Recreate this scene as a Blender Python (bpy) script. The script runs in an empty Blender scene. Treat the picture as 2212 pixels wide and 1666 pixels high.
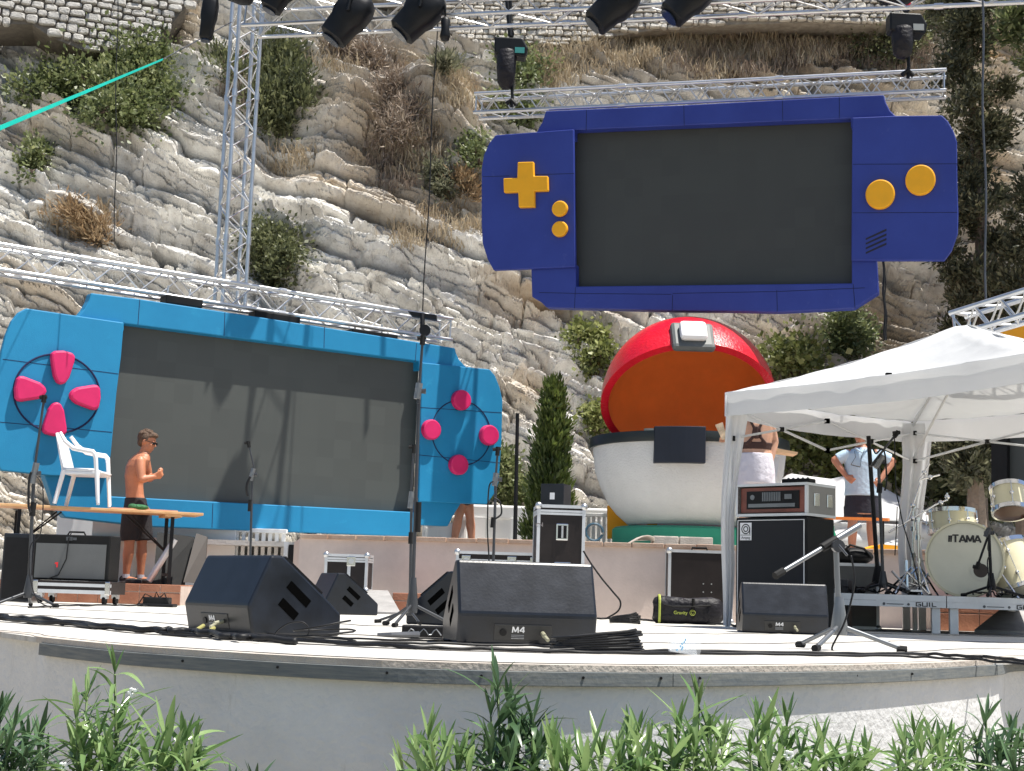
import bpy, bmesh, math, random
import numpy as np
from mathutils import Matrix, Vector
R = math.radians
rnd = random.Random(7)
scene = bpy.context.scene
COL = scene.collection

# ---------------------------------------------------------------- camera
EYE = Vector((0, 0, 0.21)); FPX = 3100.0; CU, CV = 1106.0, 833.0
PITCH = math.atan(453 / FPX); ROLL = 0.031
fw = Vector((0, math.cos(PITCH), math.sin(PITCH))); up0 = Vector((0, -math.sin(PITCH), math.cos(PITCH))); rt0 = Vector((1, 0, 0))
CR = rt0 * math.cos(ROLL) + up0 * math.sin(ROLL)
CUP = up0 * math.cos(ROLL) - rt0 * math.sin(ROLL)
cam = bpy.data.objects.new('camera', bpy.data.cameras.new('camera'))
COL.objects.link(cam); scene.camera = cam
cam.data.lens = FPX / 2212 * 36; cam.data.sensor_width = 36; cam.data.clip_end = 500; cam.data.clip_start = 0.05
cam.matrix_world = Matrix(((CR.x, CUP.x, -fw.x, EYE.x), (CR.y, CUP.y, -fw.y, EYE.y), (CR.z, CUP.z, -fw.z, EYE.z), (0, 0, 0, 1)))

# ---------------------------------------------------------------- light
SUN_AZ = Vector((0.97, -0.235)).normalized(); SUN_EL = R(71.5)
world = bpy.data.worlds.new('World'); scene.world = world; world.use_nodes = True
wn = world.node_tree.nodes; wl = world.node_tree.links
sky = wn.new('ShaderNodeTexSky'); sky.sky_type = 'NISHITA'; sky.sun_disc = False
sky.sun_elevation = SUN_EL; sky.sun_rotation = math.atan2(SUN_AZ.x, SUN_AZ.y)
wn['Background'].inputs[1].default_value = 0.08
wl.new(sky.outputs[0], wn['Background'].inputs[0])
sd = bpy.data.lights.new('sun', 'SUN'); sd.energy = 5.0; sd.angle = R(0.5); sd.color = (1.0, 0.955, 0.88)
sun = bpy.data.objects.new('sun', sd); COL.objects.link(sun)
sdir = Vector((SUN_AZ.x * math.cos(SUN_EL), SUN_AZ.y * math.cos(SUN_EL), math.sin(SUN_EL)))
sun.rotation_euler = sdir.to_track_quat('Z', 'Y').to_euler(); sun.location = sdir * 60
vs = scene.view_settings; vs.view_transform = 'Standard'; vs.look = 'None'; vs.gamma = 1; vs.use_curve_mapping = False; vs.exposure = 0.72

# ---------------------------------------------------------------- pixel <-> world helpers (photo read at 2212 x 1666)
def ray(u, v): return CR * (u - CU) - CUP * (v - CV) + fw * FPX
def P(u, v, Y):
    d = ray(u, v); return EYE + d * ((Y - EYE.y) / d.y)
def PZ(u, v, z=0.0):
    d = ray(u, v); return EYE + d * ((z - EYE.z) / d.z)
def G(u, Y, z=0.0):
    c = Vector((0, Y, z)) - EYE; zc = c.dot(fw)
    x = ((u - CU) / FPX * zc - c.dot(CR)) / CR.x
    return Vector((x, Y, z))
def proj(p):
    c = Vector(p) - EYE; z = c.dot(fw); return (CU + FPX * c.dot(CR) / z, CV - FPX * c.dot(CUP) / z)
class Plane:
    """vertical plane through two ground positions; s runs to the right, t up, off towards the viewer"""
    def __init__(s, pa, pb):
        s.o = Vector((pa.x, pa.y, 0)); d = Vector((pb.x - pa.x, pb.y - pa.y, 0)); s.w = d.length; s.e = d.normalized(); s.n = Vector((s.e.y, -s.e.x, 0))
    def hit(s, u, v, off=0.0):
        d = ray(u, v); o = s.o + s.n * off; k = (o - EYE).dot(s.n) / d.dot(s.n); return EYE + d * k
    def st(s, p): q = p - s.o; return q.dot(s.e), q.z
    def pt(s, a, b, off=0.0): return s.o + s.e * a + Vector((0, 0, b)) + s.n * off

# ---------------------------------------------------------------- mesh builder
WM = {}
class MB:
    def __init__(s, T=None): s.v = []; s.f = []; s.T = T
    def add(s, vs_, fs):
        b = len(s.v)
        s.v += [(s.T @ Vector(p)) if s.T else Vector(p) for p in vs_]
        s.f += [tuple(b + i for i in f) for f in fs]; return s
    def box(s, x0, y0, z0, x1, y1, z1, M=None):
        vv = [Vector((x, y, z)) for z in (z0, z1) for y in (y0, y1) for x in (x0, x1)]
        if M is not None: vv = [M @ p for p in vv]
        return s.add(vv, [(0, 2, 3, 1), (4, 5, 7, 6), (0, 1, 5, 4), (2, 6, 7, 3), (0, 4, 6, 2), (1, 3, 7, 5)])
    def tube(s, pts, r, n=8, caps=True, close=False, flat=1.0):
        pts = [Vector(p) for p in pts]; m = len(pts); rs = r if isinstance(r, (list, tuple)) else [r] * m
        vv = []; prev = None
        for i, p in enumerate(pts):
            if close: d = pts[(i + 1) % m] - pts[i - 1]
            else: d = pts[min(i + 1, m - 1)] - pts[max(i - 1, 0)]
            d = d.normalized() if d.length > 1e-9 else Vector((0, 0, 1))
            if prev is None:
                a = Vector((0, 0, 1)) if abs(d.z) < 0.9 else Vector((1, 0, 0)); x = d.cross(a).normalized()
            else:
                x = (prev - d * prev.dot(d)); x = x.normalized() if x.length > 1e-6 else d.orthogonal().normalized()
            prev = x; y = d.cross(x)
            for k in range(n):
                t = 2 * math.pi * k / n; vv.append(p + x * (math.cos(t) * rs[i]) + y * (math.sin(t) * rs[i] * flat))
        ff = []
        for i in range(m if close else m - 1):
            j = (i + 1) % m
            for k in range(n): ff.append((i * n + k, i * n + (k + 1) % n, j * n + (k + 1) % n, j * n + k))
        if caps and not close: ff += [tuple(range(n))[::-1], tuple((m - 1) * n + k for k in range(n))]
        return s.add(vv, ff)
    def lathe(s, prof, o=(0, 0, 0), ax=(0, 0, 1), n=24, caps=True, sx=1.0):
        o = Vector(o); z = Vector(ax).normalized(); x = z.orthogonal().normalized() if abs(z.z) < .99 else Vector((1, 0, 0)); y = z.cross(x)
        vv = [o + z * h + x * (r * math.cos(2 * math.pi * k / n) * sx) + y * (r * math.sin(2 * math.pi * k / n)) for r, h in prof for k in range(n)]
        ff = [(i * n + k, i * n + (k + 1) % n, (i + 1) * n + (k + 1) % n, (i + 1) * n + k) for i in range(len(prof) - 1) for k in range(n)]
        if caps: ff += [tuple(range(n))[::-1], tuple((len(prof) - 1) * n + k for k in range(n))]
        return s.add(vv, ff)
    def prism(s, poly, ext):
        n = len(poly); ext = Vector(ext); poly = [Vector(p) for p in poly]
        return s.add(poly + [p + ext for p in poly], [tuple(range(n)), tuple(range(2 * n - 1, n - 1, -1))] + [(i, n + i, n + (i + 1) % n, (i + 1) % n) for i in range(n)])
    def ell(s, c, r, n=14, M=None):
        c = Vector(c); vv = []; m = n // 2
        for i in range(1, m):
            a = math.pi * i / m
            for k in range(n):
                t = 2 * math.pi * k / n; q = Vector((r[0] * math.sin(a) * math.cos(t), r[1] * math.sin(a) * math.sin(t), r[2] * math.cos(a)))
                vv.append(c + (M @ q if M is not None else q))
        top = Vector((0, 0, r[2])); bot = -top
        vv += [c + (M @ top if M is not None else top), c + (M @ bot if M is not None else bot)]; t_ = len(vv) - 2
        ff = [(i * n + k, (i + 1) * n + k, (i + 1) * n + (k + 1) % n, i * n + (k + 1) % n) for i in range(m - 2) for k in range(n)]
        ff += [(t_, k, (k + 1) % n) for k in range(n)] + [(t_ + 1, (m - 2) * n + (k + 1) % n, (m - 2) * n + k) for k in range(n)]
        return s.add(vv, ff)
    def build(s, name, mat, parent=None, smooth=False, bevel=0, fix=True, auto=None):
        me = bpy.data.meshes.new(name)
        vv = s.v
        if parent is not None:
            Mi = WM[parent.name].inverted(); vv = [Mi @ p for p in vv]
        me.from_pydata([tuple(p) for p in vv], [], s.f)
        if fix:
            bm = bmesh.new(); bm.from_mesh(me); bmesh.ops.recalc_face_normals(bm, faces=bm.faces); bm.to_mesh(me); bm.free()
        o = bpy.data.objects.new(name, me); COL.objects.link(o)
        if mat: me.materials.append(mat)
        if smooth:
            me.polygons.foreach_set('use_smooth', [True] * len(me.polygons))
            if auto: me.set_sharp_from_angle(angle=R(auto))
        if bevel:
            m = o.modifiers.new('bevel', 'BEVEL'); m.width = bevel; m.segments = 2; m.limit_method = 'ANGLE'; m.angle_limit = R(35)
        if parent is not None: o.parent = parent; WM[o.name] = WM[parent.name]
        else: WM[o.name] = Matrix()
        return o
def tag(o, label=None, cat=None, group=None, kind=None):
    for k, v_ in (('label', label), ('category', cat), ('group', group), ('kind', kind)):
        if v_: o[k] = v_
    return o
def thing(name, label, cat, loc=(0, 0, 0), rz=0.0, group=None, kind=None):
    o = bpy.data.objects.new(name, None); COL.objects.link(o); o.empty_display_size = 0.1
    o.location = loc; o.rotation_euler = (0, 0, rz); WM[o.name] = Matrix.Translation(Vector(loc)) @ Matrix.Rotation(rz, 4, 'Z')
    return tag(o, label, cat, group, kind)
def dup(root, loc=None, rz=None, label=None, group=None, scale=None):
    def cp(o, par):
        c = o.copy(); COL.objects.link(c); c.parent = par
        for ch in kids.get(o.name, []): cp(ch, c)
        return c
    kids = {}
    for o in bpy.data.objects:
        if o.parent: kids.setdefault(o.parent.name, []).append(o)
    r = cp(root, None)
    if loc is not None: r.location = loc
    if rz is not None: r.rotation_euler = (0, 0, rz)
    if scale: r.scale = (scale,) * 3 if isinstance(scale, (int, float)) else scale
    if label: r['label'] = label
    if group: r['group'] = group
    WM[r.name] = Matrix.Translation(Vector(r.location)) @ Matrix.Rotation(r.rotation_euler.z, 4, 'Z')
    return r
def text_on(txt, size, o, ex, ey, n, mat, name, parent, ext=0.002, sx=1.0, bold=0.0):
    """lettering as a mesh; o lower-left corner, ex right, ey up, n outwards (world)"""
    cu = bpy.data.curves.new('t', 'FONT'); cu.body = txt; cu.size = size; cu.extrude = ext; cu.offset = bold
    ob = bpy.data.objects.new('t', cu); COL.objects.link(ob); dg = bpy.context.evaluated_depsgraph_get()
    me = bpy.data.meshes.new_from_object(ob.evaluated_get(dg)); bpy.data.objects.remove(ob)
    ex, ey, n, o = Vector(ex).normalized(), Vector(ey).normalized(), Vector(n).normalized(), Vector(o)
    m = MB(); m.v = [o + ex * (p.co.x * sx) + ey * p.co.y + n * p.co.z for p in me.vertices]; m.f = [tuple(q.vertices) for q in me.polygons]
    bpy.data.meshes.remove(me)
    return m.build(name, mat, parent, fix=False)

GL = {'T': [(0, 1, 1, 1), (.5, 0, .5, 1)], 'A': [(0, 0, .5, 1), (1, 0, .5, 1), (.2, .3, .8, .3)], 'M': [(0, 0, .08, 1), (1.1, 0, 1.02, 1), (.08, 1, .55, .15), (1.02, 1, .55, .15)], '4': [(.7, 0, .7, 1), (.7, 1, 0, .3), (0, .3, .95, .3)],
      'G': [(1, .9, .1, .9), (.1, .95, .1, .05), (.1, .1, 1, .1), (.95, .1, .95, .5), (.5, .5, 1, .5)], 'U': [(.05, 1, .05, 0), (.05, .1, .95, .1), (.95, 0, .95, 1)], 'I': [(.15, 0, .15, 1)], 'L': [(.1, 1, .1, 0), (.1, .1, .9, .1)]}
def strokes_on(txt, H_, o, ex, ey, n, m, name, parent, w=.22, sx=.9, step=.28):
    """block capitals from straight strokes"""
    ex, ey, n, o = Vector(ex).normalized(), Vector(ey).normalized(), Vector(n).normalized(), Vector(o); mb = MB(); x = 0.0; k = 0
    for c in txt:
        for a, b, c2, d in GL[c]:
            p = Vector(((x + a) * sx * H_, b * H_)); q = Vector(((x + c2) * sx * H_, d * H_)); t = (q - p).normalized(); s = Vector((-t.y, t.x)) * (w * H_ / 2); k += 1
            if abs(t.y) < .2 and abs(p.y - q.y) < 1e-6: p = p - t * 0; s = Vector((0, w * H_ * .38))
            off = n * (.0008 + .00005 * k); mb.prism([o + ex * v.x + ey * v.y + off for v in (p - s, q - s, q + s, p + s)], -n * .001)
        x += {'I': .3, 'M': 1.1}.get(c, 1.0) + step
    return mb.build(name, m, parent)
# ---------------------------------------------------------------- materials
def mat(name, col, rough=0.6, metal=0.0, var=0.12, scale=4.0, bump=0.0, bscale=60.0, spec=0.5, col2=None, streak=None, scuff=None, trans=0.0, alpha=1.0, coat=0.0):
    m = bpy.data.materials.new(name); m.use_nodes = True; nt = m.node_tree; N = nt.nodes; L = nt.links; b = N['Principled BSDF']
    b.inputs['Roughness'].default_value = rough; b.inputs['Metallic'].default_value = metal; b.inputs['Specular IOR Level'].default_value = spec
    b.inputs['Coat Weight'].default_value = coat
    tc = N.new('ShaderNodeTexCoord'); mp = N.new('ShaderNodeMapping'); L.new(tc.outputs['Object'], mp.inputs[0])
    if streak: mp.inputs['Scale'].default_value = streak
    nz = N.new('ShaderNodeTexNoise'); nz.inputs['Scale'].default_value = scale; nz.inputs['Detail'].default_value = 6; nz.inputs['Roughness'].default_value = .65
    L.new(mp.outputs[0], nz.inputs[0])
    rp = N.new('ShaderNodeValToRGB'); rp.color_ramp.elements[0].position = .3; rp.color_ramp.elements[1].position = .7
    c = Vector(col); c2 = Vector(col2) if col2 else c * (1 + var); c1 = c if col2 else c * (1 - var)
    rp.color_ramp.elements[0].color = (*c1, 1); rp.color_ramp.elements[1].color = (*c2, 1)
    L.new(nz.outputs[0], rp.inputs[0]); L.new(rp.outputs[0], b.inputs['Base Color'])
    if scuff:
        sc_c, sc_lo, sc_s, sc_str = scuff
        m2 = N.new('ShaderNodeMapping'); L.new(tc.outputs['Object'], m2.inputs[0]); m2.inputs['Scale'].default_value = sc_str
        n3 = N.new('ShaderNodeTexNoise'); n3.inputs['Scale'].default_value = sc_s; n3.inputs['Detail'].default_value = 9; n3.inputs['Roughness'].default_value = .72; L.new(m2.outputs[0], n3.inputs[0])
        r3 = N.new('ShaderNodeMapRange'); r3.inputs[1].default_value = sc_lo; r3.inputs[2].default_value = sc_lo + .14; r3.inputs[4].default_value = .75; L.new(n3.outputs[0], r3.inputs[0])
        x3 = N.new('ShaderNodeMix'); x3.data_type = 'RGBA'; L.new(r3.outputs[0], x3.inputs[0]); L.new(rp.outputs[0], x3.inputs[6]); x3.inputs[7].default_value = (*sc_c, 1); L.new(x3.outputs[2], b.inputs['Base Color'])
    mr = N.new('ShaderNodeMapRange'); mr.inputs[3].default_value = max(0, rough - .08); mr.inputs[4].default_value = min(1, rough + .08)
    L.new(nz.outputs[0], mr.inputs[0]); L.new(mr.outputs[0], b.inputs['Roughness'])
    if bump:
        n2 = N.new('ShaderNodeTexNoise'); n2.inputs['Scale'].default_value = bscale; n2.inputs['Detail'].default_value = 5; L.new(tc.outputs['Object'], n2.inputs[0])
        bp = N.new('ShaderNodeBump'); bp.inputs['Strength'].default_value = bump; bp.inputs['Distance'].default_value = .02
        L.new(n2.outputs[0], bp.inputs['Height']); L.new(bp.outputs[0], b.inputs['Normal'])
    if trans: b.inputs['Transmission Weight'].default_value = trans
    if alpha < 1: b.inputs['Alpha'].default_value = alpha
    return m
def leafmat(name, cols, rough=.5, translucent=.35, clump=1.2):
    m = bpy.data.materials.new(name); m.use_nodes = True; nt = m.node_tree; N = nt.nodes; L = nt.links; b = N['Principled BSDF']
    g = N.new('ShaderNodeNewGeometry'); tc = N.new('ShaderNodeTexCoord'); nz = N.new('ShaderNodeTexNoise'); nz.inputs['Scale'].default_value = clump
    L.new(tc.outputs['Object'], nz.inputs[0])
    ad = N.new('ShaderNodeMath'); ad.operation = 'MULTIPLY_ADD'; ad.inputs[1].default_value = .6; L.new(g.outputs['Random Per Island'], ad.inputs[0])
    sb = N.new('ShaderNodeMath'); sb.operation = 'MULTIPLY_ADD'; sb.inputs[1].default_value = 1.0; sb.inputs[2].default_value = -.3; L.new(nz.outputs[0], sb.inputs[0]); L.new(sb.outputs[0], ad.inputs[2])
    rp = N.new('ShaderNodeValToRGB'); el = rp.color_ramp.elements
    while len(el) < len(cols): el.new(.5)
    for i, c in enumerate(cols): el[i].position = i / (len(cols) - 1); el[i].color = (*c, 1)
    L.new(ad.outputs[0], rp.inputs[0]); L.new(rp.outputs[0], b.inputs['Base Color']); b.inputs['Roughness'].default_value = rough
    tr = N.new('ShaderNodeBsdfTranslucent'); L.new(rp.outputs[0], tr.inputs[0]); mx = N.new('ShaderNodeMixShader'); mx.inputs[0].default_value = translucent
    L.new(b.outputs[0], mx.inputs[1]); L.new(tr.outputs[0], mx.inputs[2]); L.new(mx.outputs[0], N['Material Output'].inputs[0])
    return m
M = {}
M['alu'] = mat('aluminium', (.62, .63, .64), .32, .85, .1, 6)
M['alu_flat'] = mat('matt_aluminium', (.66, .67, .68), .45, .6, .08, 6)
M['chrome'] = mat('chrome', (.75, .75, .76), .14, 1, .05, 6)
M['black'] = mat('black_paint', (.009, .009, .010), .5, 0, .3, 8, spec=.22)
M['blackrough'] = mat('black_textured_paint', (.009, .009, .009), .55, 0, .35, 5, .15, 160, spec=.22)
M['rubber'] = mat('black_rubber', (.010, .010, .010), .7, 0, .3, 9, spec=.25)
M['cable'] = mat('black_cable', (.010, .010, .011), .5, 0, .3, 9, spec=.3)
M['grey'] = mat('dark_grey_metal', (.10, .105, .115), .4, .5, .2, 8)
M['white'] = mat('white_paint', (.78, .78, .77), .5, 0, .04, 3)
M['plastic'] = mat('white_plastic', (.82, .82, .83), .3, 0, .02, 2)
M['void'] = mat('recess_shade', (.003, .003, .003), .95, 0, .1, spec=0.0)  # shade inside the handle slots, put in as near-black colour on flat patches
M['label_white'] = mat('white_lettering', (.75, .75, .75), .5, 0, .02)
M['label_black'] = mat('black_lettering', (.02, .02, .02), .5, 0, .02)
# ---------------------------------------------------------------- numpy noise
_rs = np.random.RandomState(3); _perm = _rs.permutation(1024); _val = _rs.rand(1024)
def vn(x, y, seed=0):
    xi = np.floor(x).astype(np.int64); yi = np.floor(y).astype(np.int64); fx = x - xi; fy = y - yi
    fx = fx * fx * fx * (fx * (fx * 6 - 15) + 10); fy = fy * fy * fy * (fy * (fy * 6 - 15) + 10)
    def h(a, b): return _val[(_perm[(a + seed * 131) & 1023] + b * 37) & 1023] if False else _val[_perm[(_perm[(a + seed * 131) & 1023] + b) & 1023]]
    return (h(xi, yi) * (1 - fx) + h(xi + 1, yi) * fx) * (1 - fy) + (h(xi, yi + 1) * (1 - fx) + h(xi + 1, yi + 1) * fx) * fy - .5
def fbm(x, y, o=4, seed=0, g=.5):
    r = 0; a = 1.0
    for i in range(o): r = r + a * vn(x * 2 ** i + 13.7 * i, y * 2 ** i + 7.3 * i, seed + i); a *= g
    return r
# ---------------------------------------------------------------- cliff
nA, nB = 1350, 900
X = np.linspace(-14, 14.5, nA)[None, :].repeat(nB, 0); B = np.linspace(0, 19.5, nB)[:, None].repeat(nA, 1)
PH = R(57); cy, cz = math.cos(PH), math.sin(PH)
Yb = 20.6 + B * cy; Zb = 0.2 + B * cz
def px_of(X_, Y_, Z_):
    cx = X_ * CR.x + (Y_) * CR.y + (Z_ - EYE.z) * CR.z; cu = X_ * CUP.x + Y_ * CUP.y + (Z_ - EYE.z) * CUP.z; cf = Y_ * fw.y + (Z_ - EYE.z) * fw.z
    return CU + FPX * cx / cf, CV - FPX * cu / cf
U0, V0 = px_of(X, Yb, Zb)
def gb(cu, cv, ru, rv, ang=0.0, p=2):
    c, s = math.cos(ang), math.sin(ang); a = ((U0 - cu) * c + (V0 - cv) * s) / ru; b = (-(U0 - cu) * s + (V0 - cv) * c) / rv
    return np.exp(-(a * a + b * b) ** (p / 2))
# bedding: dips to the right, steeper in the upper middle
dip = np.tan(R(19) + R(9) * np.clip((V0 < 600) * (U0 - 500) / 500, 0, 1))
q = B + X * .50 + fbm(X / 6.5, B / 6.5, 2, 5) * .5 + fbm(X / 2.2, B / 1.6, 2, 9) * .05
t = X - B * .35 + fbm(X / 2, B / 2, 2, 21) * .5
th = _rs.choice([.12, .18, .25, .36, .55], 260, p=[.24, .3, .24, .15, .07]) * (0.75 + .6 * _rs.rand(260)); bd = np.cumsum(th) - 16
k = np.clip(np.searchsorted(bd, q) - 1, 0, 258); f = np.clip((q - bd[k]) / (bd[k + 1] - bd[k]), 0, 1)
thk = bd[k + 1] - bd[k]
ln = (.5 + 1.9 * _rs.rand(260))[k] * (.5 + thk * 1.6); off = (_rs.rand(260) * 9)[k]
tj = t / ln + off; j = np.floor(tj).astype(int); fj = tj - j
rk = (_rs.rand(260) - .5)[k]; rj = _val[(k * 57 + j * 131) & 1023] - .5
h = rk * .34 + rj * .26
h += np.where(_val[(k * 17 + 5) & 1023] > .42, 1, -.55) * (f - .5) * np.minimum(thk, .45) * 1.35       # ledges and overhangs
h += .07 * (1 - (2 * f - 1) ** 6)
gm = np.clip(.25 + 1.6 * fbm(t / 1.7, q * 2, 2, 40) + .35, 0, 1)
h -= .75 * np.exp(-(f * thk / .06) ** 2) * gm * np.clip(thk / .3, .3, 1.2)
h -= .24 * np.exp(-((np.minimum(fj, 1 - fj) * ln) / .035) ** 2) * np.clip(_val[(k * 91 + j * 7) & 1023] * 2 - .6, 0, 1)
# weathered pitted texture
h += fbm(X / .8, B / .55, 4, 60, .5) * .10 + np.abs(fbm(X / .28, B / .2, 3, 70)) * .045 + fbm(X / .12, B / .09, 2, 77) * .022
def worley(x, y, seed):
    xi = np.floor(x).astype(np.int64); yi = np.floor(y).astype(np.int64); F1 = np.full(x.shape, 9.0); F2 = F1.copy(); ID = np.zeros(x.shape, np.int64); DX = np.zeros(x.shape); DY = np.zeros(x.shape)
    for a in (-1, 0, 1):
        for b_ in (-1, 0, 1):
            hh = _perm[(_perm[(xi + a + seed * 131) & 1023] + yi + b_) & 1023]; px = xi + a + .1 + .8 * _val[hh]; py = yi + b_ + .1 + .8 * _val[(hh * 7 + 13) & 1023]
            dx = x - px; dy = y - py; d = dx * dx + dy * dy; n_ = d < F1; F2 = np.where(n_, F1, np.minimum(F2, d)); F1 = np.where(n_, d, F1); ID = np.where(n_, hh, ID); DX = np.where(n_, dx, DX); DY = np.where(n_, dy, DY)
    return ID, DX, DY, np.sqrt(F2) - np.sqrt(F1)
wx, wy = fbm(X / .6, B / .6, 3, 201) * .35, fbm(X / .6, B / .6, 3, 211) * .35
for sx_, sy_, am, sd_, cr in ((1.7, .50, .15, 3, .10), (.6, .16, .065, 5, .04)):
    I_, DX, DY, FF = worley(t / sx_ + wx / sx_ * .5, q / sy_ + wy / sy_ * .4, sd_)
    h += am * ((_val[I_] - .5) * .8 + DX * (_val[(I_ * 3 + 1) & 1023] - .5) * 1.6 + DY * (_val[(I_ * 5 + 2) & 1023] - .35) * 1.8) - cr * np.exp(-(FF / .07) ** 2)
th2 = .045 + .10 * _rs.rand(700) ** 1.5; bd2 = np.cumsum(th2) - 16; qq = q + fbm(X / 1.1, B / 1.1, 2, 301) * .05
k2 = np.clip(np.searchsorted(bd2, qq) - 1, 0, 698); t2_ = bd2[k2 + 1] - bd2[k2]; f2 = (qq - bd2[k2]) / t2_; j2 = np.floor(t / (.35 + 1.3 * _val[(k2 * 3) & 1023]) + 9 * _val[(k2 * 11 + 2) & 1023]).astype(int)
r2 = _val[(_perm[k2 & 1023] + j2 * 29) & 1023]; lm = np.clip(.55 + 1.5 * fbm(X / 2.5, B / 2, 3, 311), .15, 1)
h += lm * ((r2 - .5) * .17 + (f2 - .5) * .05) - lm * .16 * (_val[(k2 * 7 + j2 * 5) & 1023] > .45) * np.exp(-(f2 * t2_ / .022) ** 2)
smooth_m = gb(1500, 90, 480, 60) + gb(760, 330, 120, 90) * .6 + gb(1750, 120, 320, 60) + gb(950, 480, 150, 60, .6) * .4
smooth_m = np.clip(smooth_m, 0, 1)
h = h * (1 - .6 * smooth_m) + smooth_m * fbm(X / .35, B / .3, 4, 90) * .22
h += fbm(X / 7, B / 6, 3, 33) * .6
h += .75 * gb(950, 250, 95, 50, .55, 4) + .5 * gb(60, 630, 120, 26, .42, 5) + .5 * gb(640, 60, 90, 30, .5, 4) + .45 * gb(760, 270, 70, 65, 0, 4) + .3 * gb(180, 480, 90, 30, .3, 4)
h -= .9 * gb(1980, 600, 170, 190, 0, 3) + .5 * gb(600, 330, 60, 90) + .8 * gb(360, 85, 22, 40) + .5 * gb(1840, 480, 400, 300)
Yc = Yb - h * cz; Zc = Zb + h * cy
U1, V1 = px_of(X, Yc, Zc)
och = np.clip(1.5 * (fbm(X / 2.4, B / 1.2, 4, 101) - .05), 0, 1) * .55
for a in ((70, 640, 130, 28, .45), (820, 290, 130, 80, .3), (930, 190, 130, 30, .6), (200, 65, 200, 22, .35), (2140, 300, 60, 420, 0), (1980, 330, 60, 60, 0), (400, 40, 50, 70, 0),
          (1700, 190, 300, 40, 0), (240, 310, 160, 25, .4), (1130, 840, 60, 60, 0), (1250, 650, 130, 40, 0), (1000, 250, 60, 60, 0), (150, 330, 200, 30, .4), (600, 360, 120, 30, .3), (1740, 720, 160, 60, 0)):
    och += .6 * gb(*a)
och -= .5 * gb(400, 470, 400, 130, .3) + .35 * gb(800, 620, 360, 90, .45)
och = np.clip(och + .12 * rj, 0, 1)
soil = np.clip(gb(1450, 100, 500, 70) + gb(860, 330, 90, 140, -.2) + gb(1940, 620, 160, 150) + .7 * gb(180, 490, 60, 40) + gb(1690, 130, 330, 60), 0, 1)
me = bpy.data.meshes.new('cliff'); nv = nA * nB
me.vertices.add(nv); co = np.stack([X + fbm(X / .5, B / .5, 2, 150) * .1, Yc, Zc], -1).reshape(-1).astype(np.float32); me.vertices.foreach_set('co', co)
ii = (np.arange(nB - 1)[:, None] * nA + np.arange(nA - 1)[None, :]).reshape(-1)
qd = np.stack([ii, ii + 1, ii + 1 + nA, ii + nA], -1).reshape(-1).astype(np.int32); nf = len(ii)
me.loops.add(nf * 4); me.polygons.add(nf); me.loops.foreach_set('vertex_index', qd); me.polygons.foreach_set('loop_start', np.arange(0, nf * 4, 4, dtype=np.int32)); me.polygons.foreach_set('loop_total', np.full(nf, 4, dtype=np.int32))
me.update(); me.validate(); me.polygons.foreach_set('use_smooth', np.zeros(nf, dtype=bool))
for nm, arr in (('ochre', och), ('soil', soil)):
    at_ = me.attributes.new(nm, 'FLOAT', 'POINT'); at_.data.foreach_set('value', arr.reshape(-1).astype(np.float32))
cm = bpy.data.materials.new('limestone'); cm.use_nodes = True; N = cm.node_tree.nodes; L = cm.node_tree.links; b = N['Principled BSDF']; b.inputs['Roughness'].default_value = .9; b.inputs['Specular IOR Level'].default_value = .2
def att(n): a = N.new('ShaderNodeAttribute'); a.attribute_name = n; return a.outputs['Fac']
def noise(s, d=6, r=.6, src=None, dist=0.0):
    n_ = N.new('ShaderNodeTexNoise'); n_.inputs['Scale'].default_value = s; n_.inputs['Detail'].default_value = d; n_.inputs['Roughness'].default_value = r; n_.inputs['Distortion'].default_value = dist; L.new(src or tcc.outputs['Object'], n_.inputs[0]); return n_.outputs[0]
def ramp(src, st):
    r_ = N.new('ShaderNodeValToRGB'); e = r_.color_ramp.elements
    while len(e) < len(st): e.new(.5)
    for i_, (p_, c_) in enumerate(st): e[i_].position = p_; e[i_].color = (*c_, 1)
    L.new(src, r_.inputs[0]); return r_.outputs[0]
def mixc(fac, a, b_):
    m_ = N.new('ShaderNodeMix'); m_.data_type = 'RGBA'; L.new(a, m_.inputs[6]); L.new(b_, m_.inputs[7])
    if isinstance(fac, float): m_.inputs[0].default_value = fac
    else: L.new(fac, m_.inputs[0])
    return m_.outputs[2]
def mth(op, a, b_=None, c_=None):
    m_ = N.new('ShaderNodeMath'); m_.operation = op
    for i_, x_ in enumerate((a, b_, c_)):
        if x_ is None: continue
        if isinstance(x_, (int, float)): m_.inputs[i_].default_value = x_
        else: L.new(x_, m_.inputs[i_])
    return m_.outputs[0]
tcc = N.new('ShaderNodeTexCoord')
grey = ramp(noise(1.6, 9, .7), [(.28, (.38, .365, .335)), (.46, (.64, .62, .58)), (.62, (.88, .865, .82))])
ocr = ramp(noise(2.3, 8, .7), [(.3, (.28, .19, .11)), (.5, (.54, .42, .28)), (.72, (.76, .67, .52))])
of = mth('MULTIPLY_ADD', noise(4, 5), .5, -.25); of = mth('ADD', of, att('ochre')); c_ = mixc(mth('MINIMUM', mth('MAXIMUM', of, 0.0), 1.0), grey, ocr)
so = ramp(noise(9, 6), [(.3, (.10, .075, .05)), (.6, (.25, .19, .125)), (.75, (.36, .29, .2))]); c_ = mixc(mth('MULTIPLY', att('soil'), .8), c_, so)
pit = ramp(noise(11, 6, .75, dist=.5), [(.34, (.5, .48, .45)), (.44, (1, 1, 1))]); mm = N.new('ShaderNodeMix'); mm.data_type = 'RGBA'; mm.blend_type = 'MULTIPLY'; mm.inputs[0].default_value = .75; L.new(c_, mm.inputs[6]); L.new(pit, mm.inputs[7])
L.new(mm.outputs[2], b.inputs['Base Color'])
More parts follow.
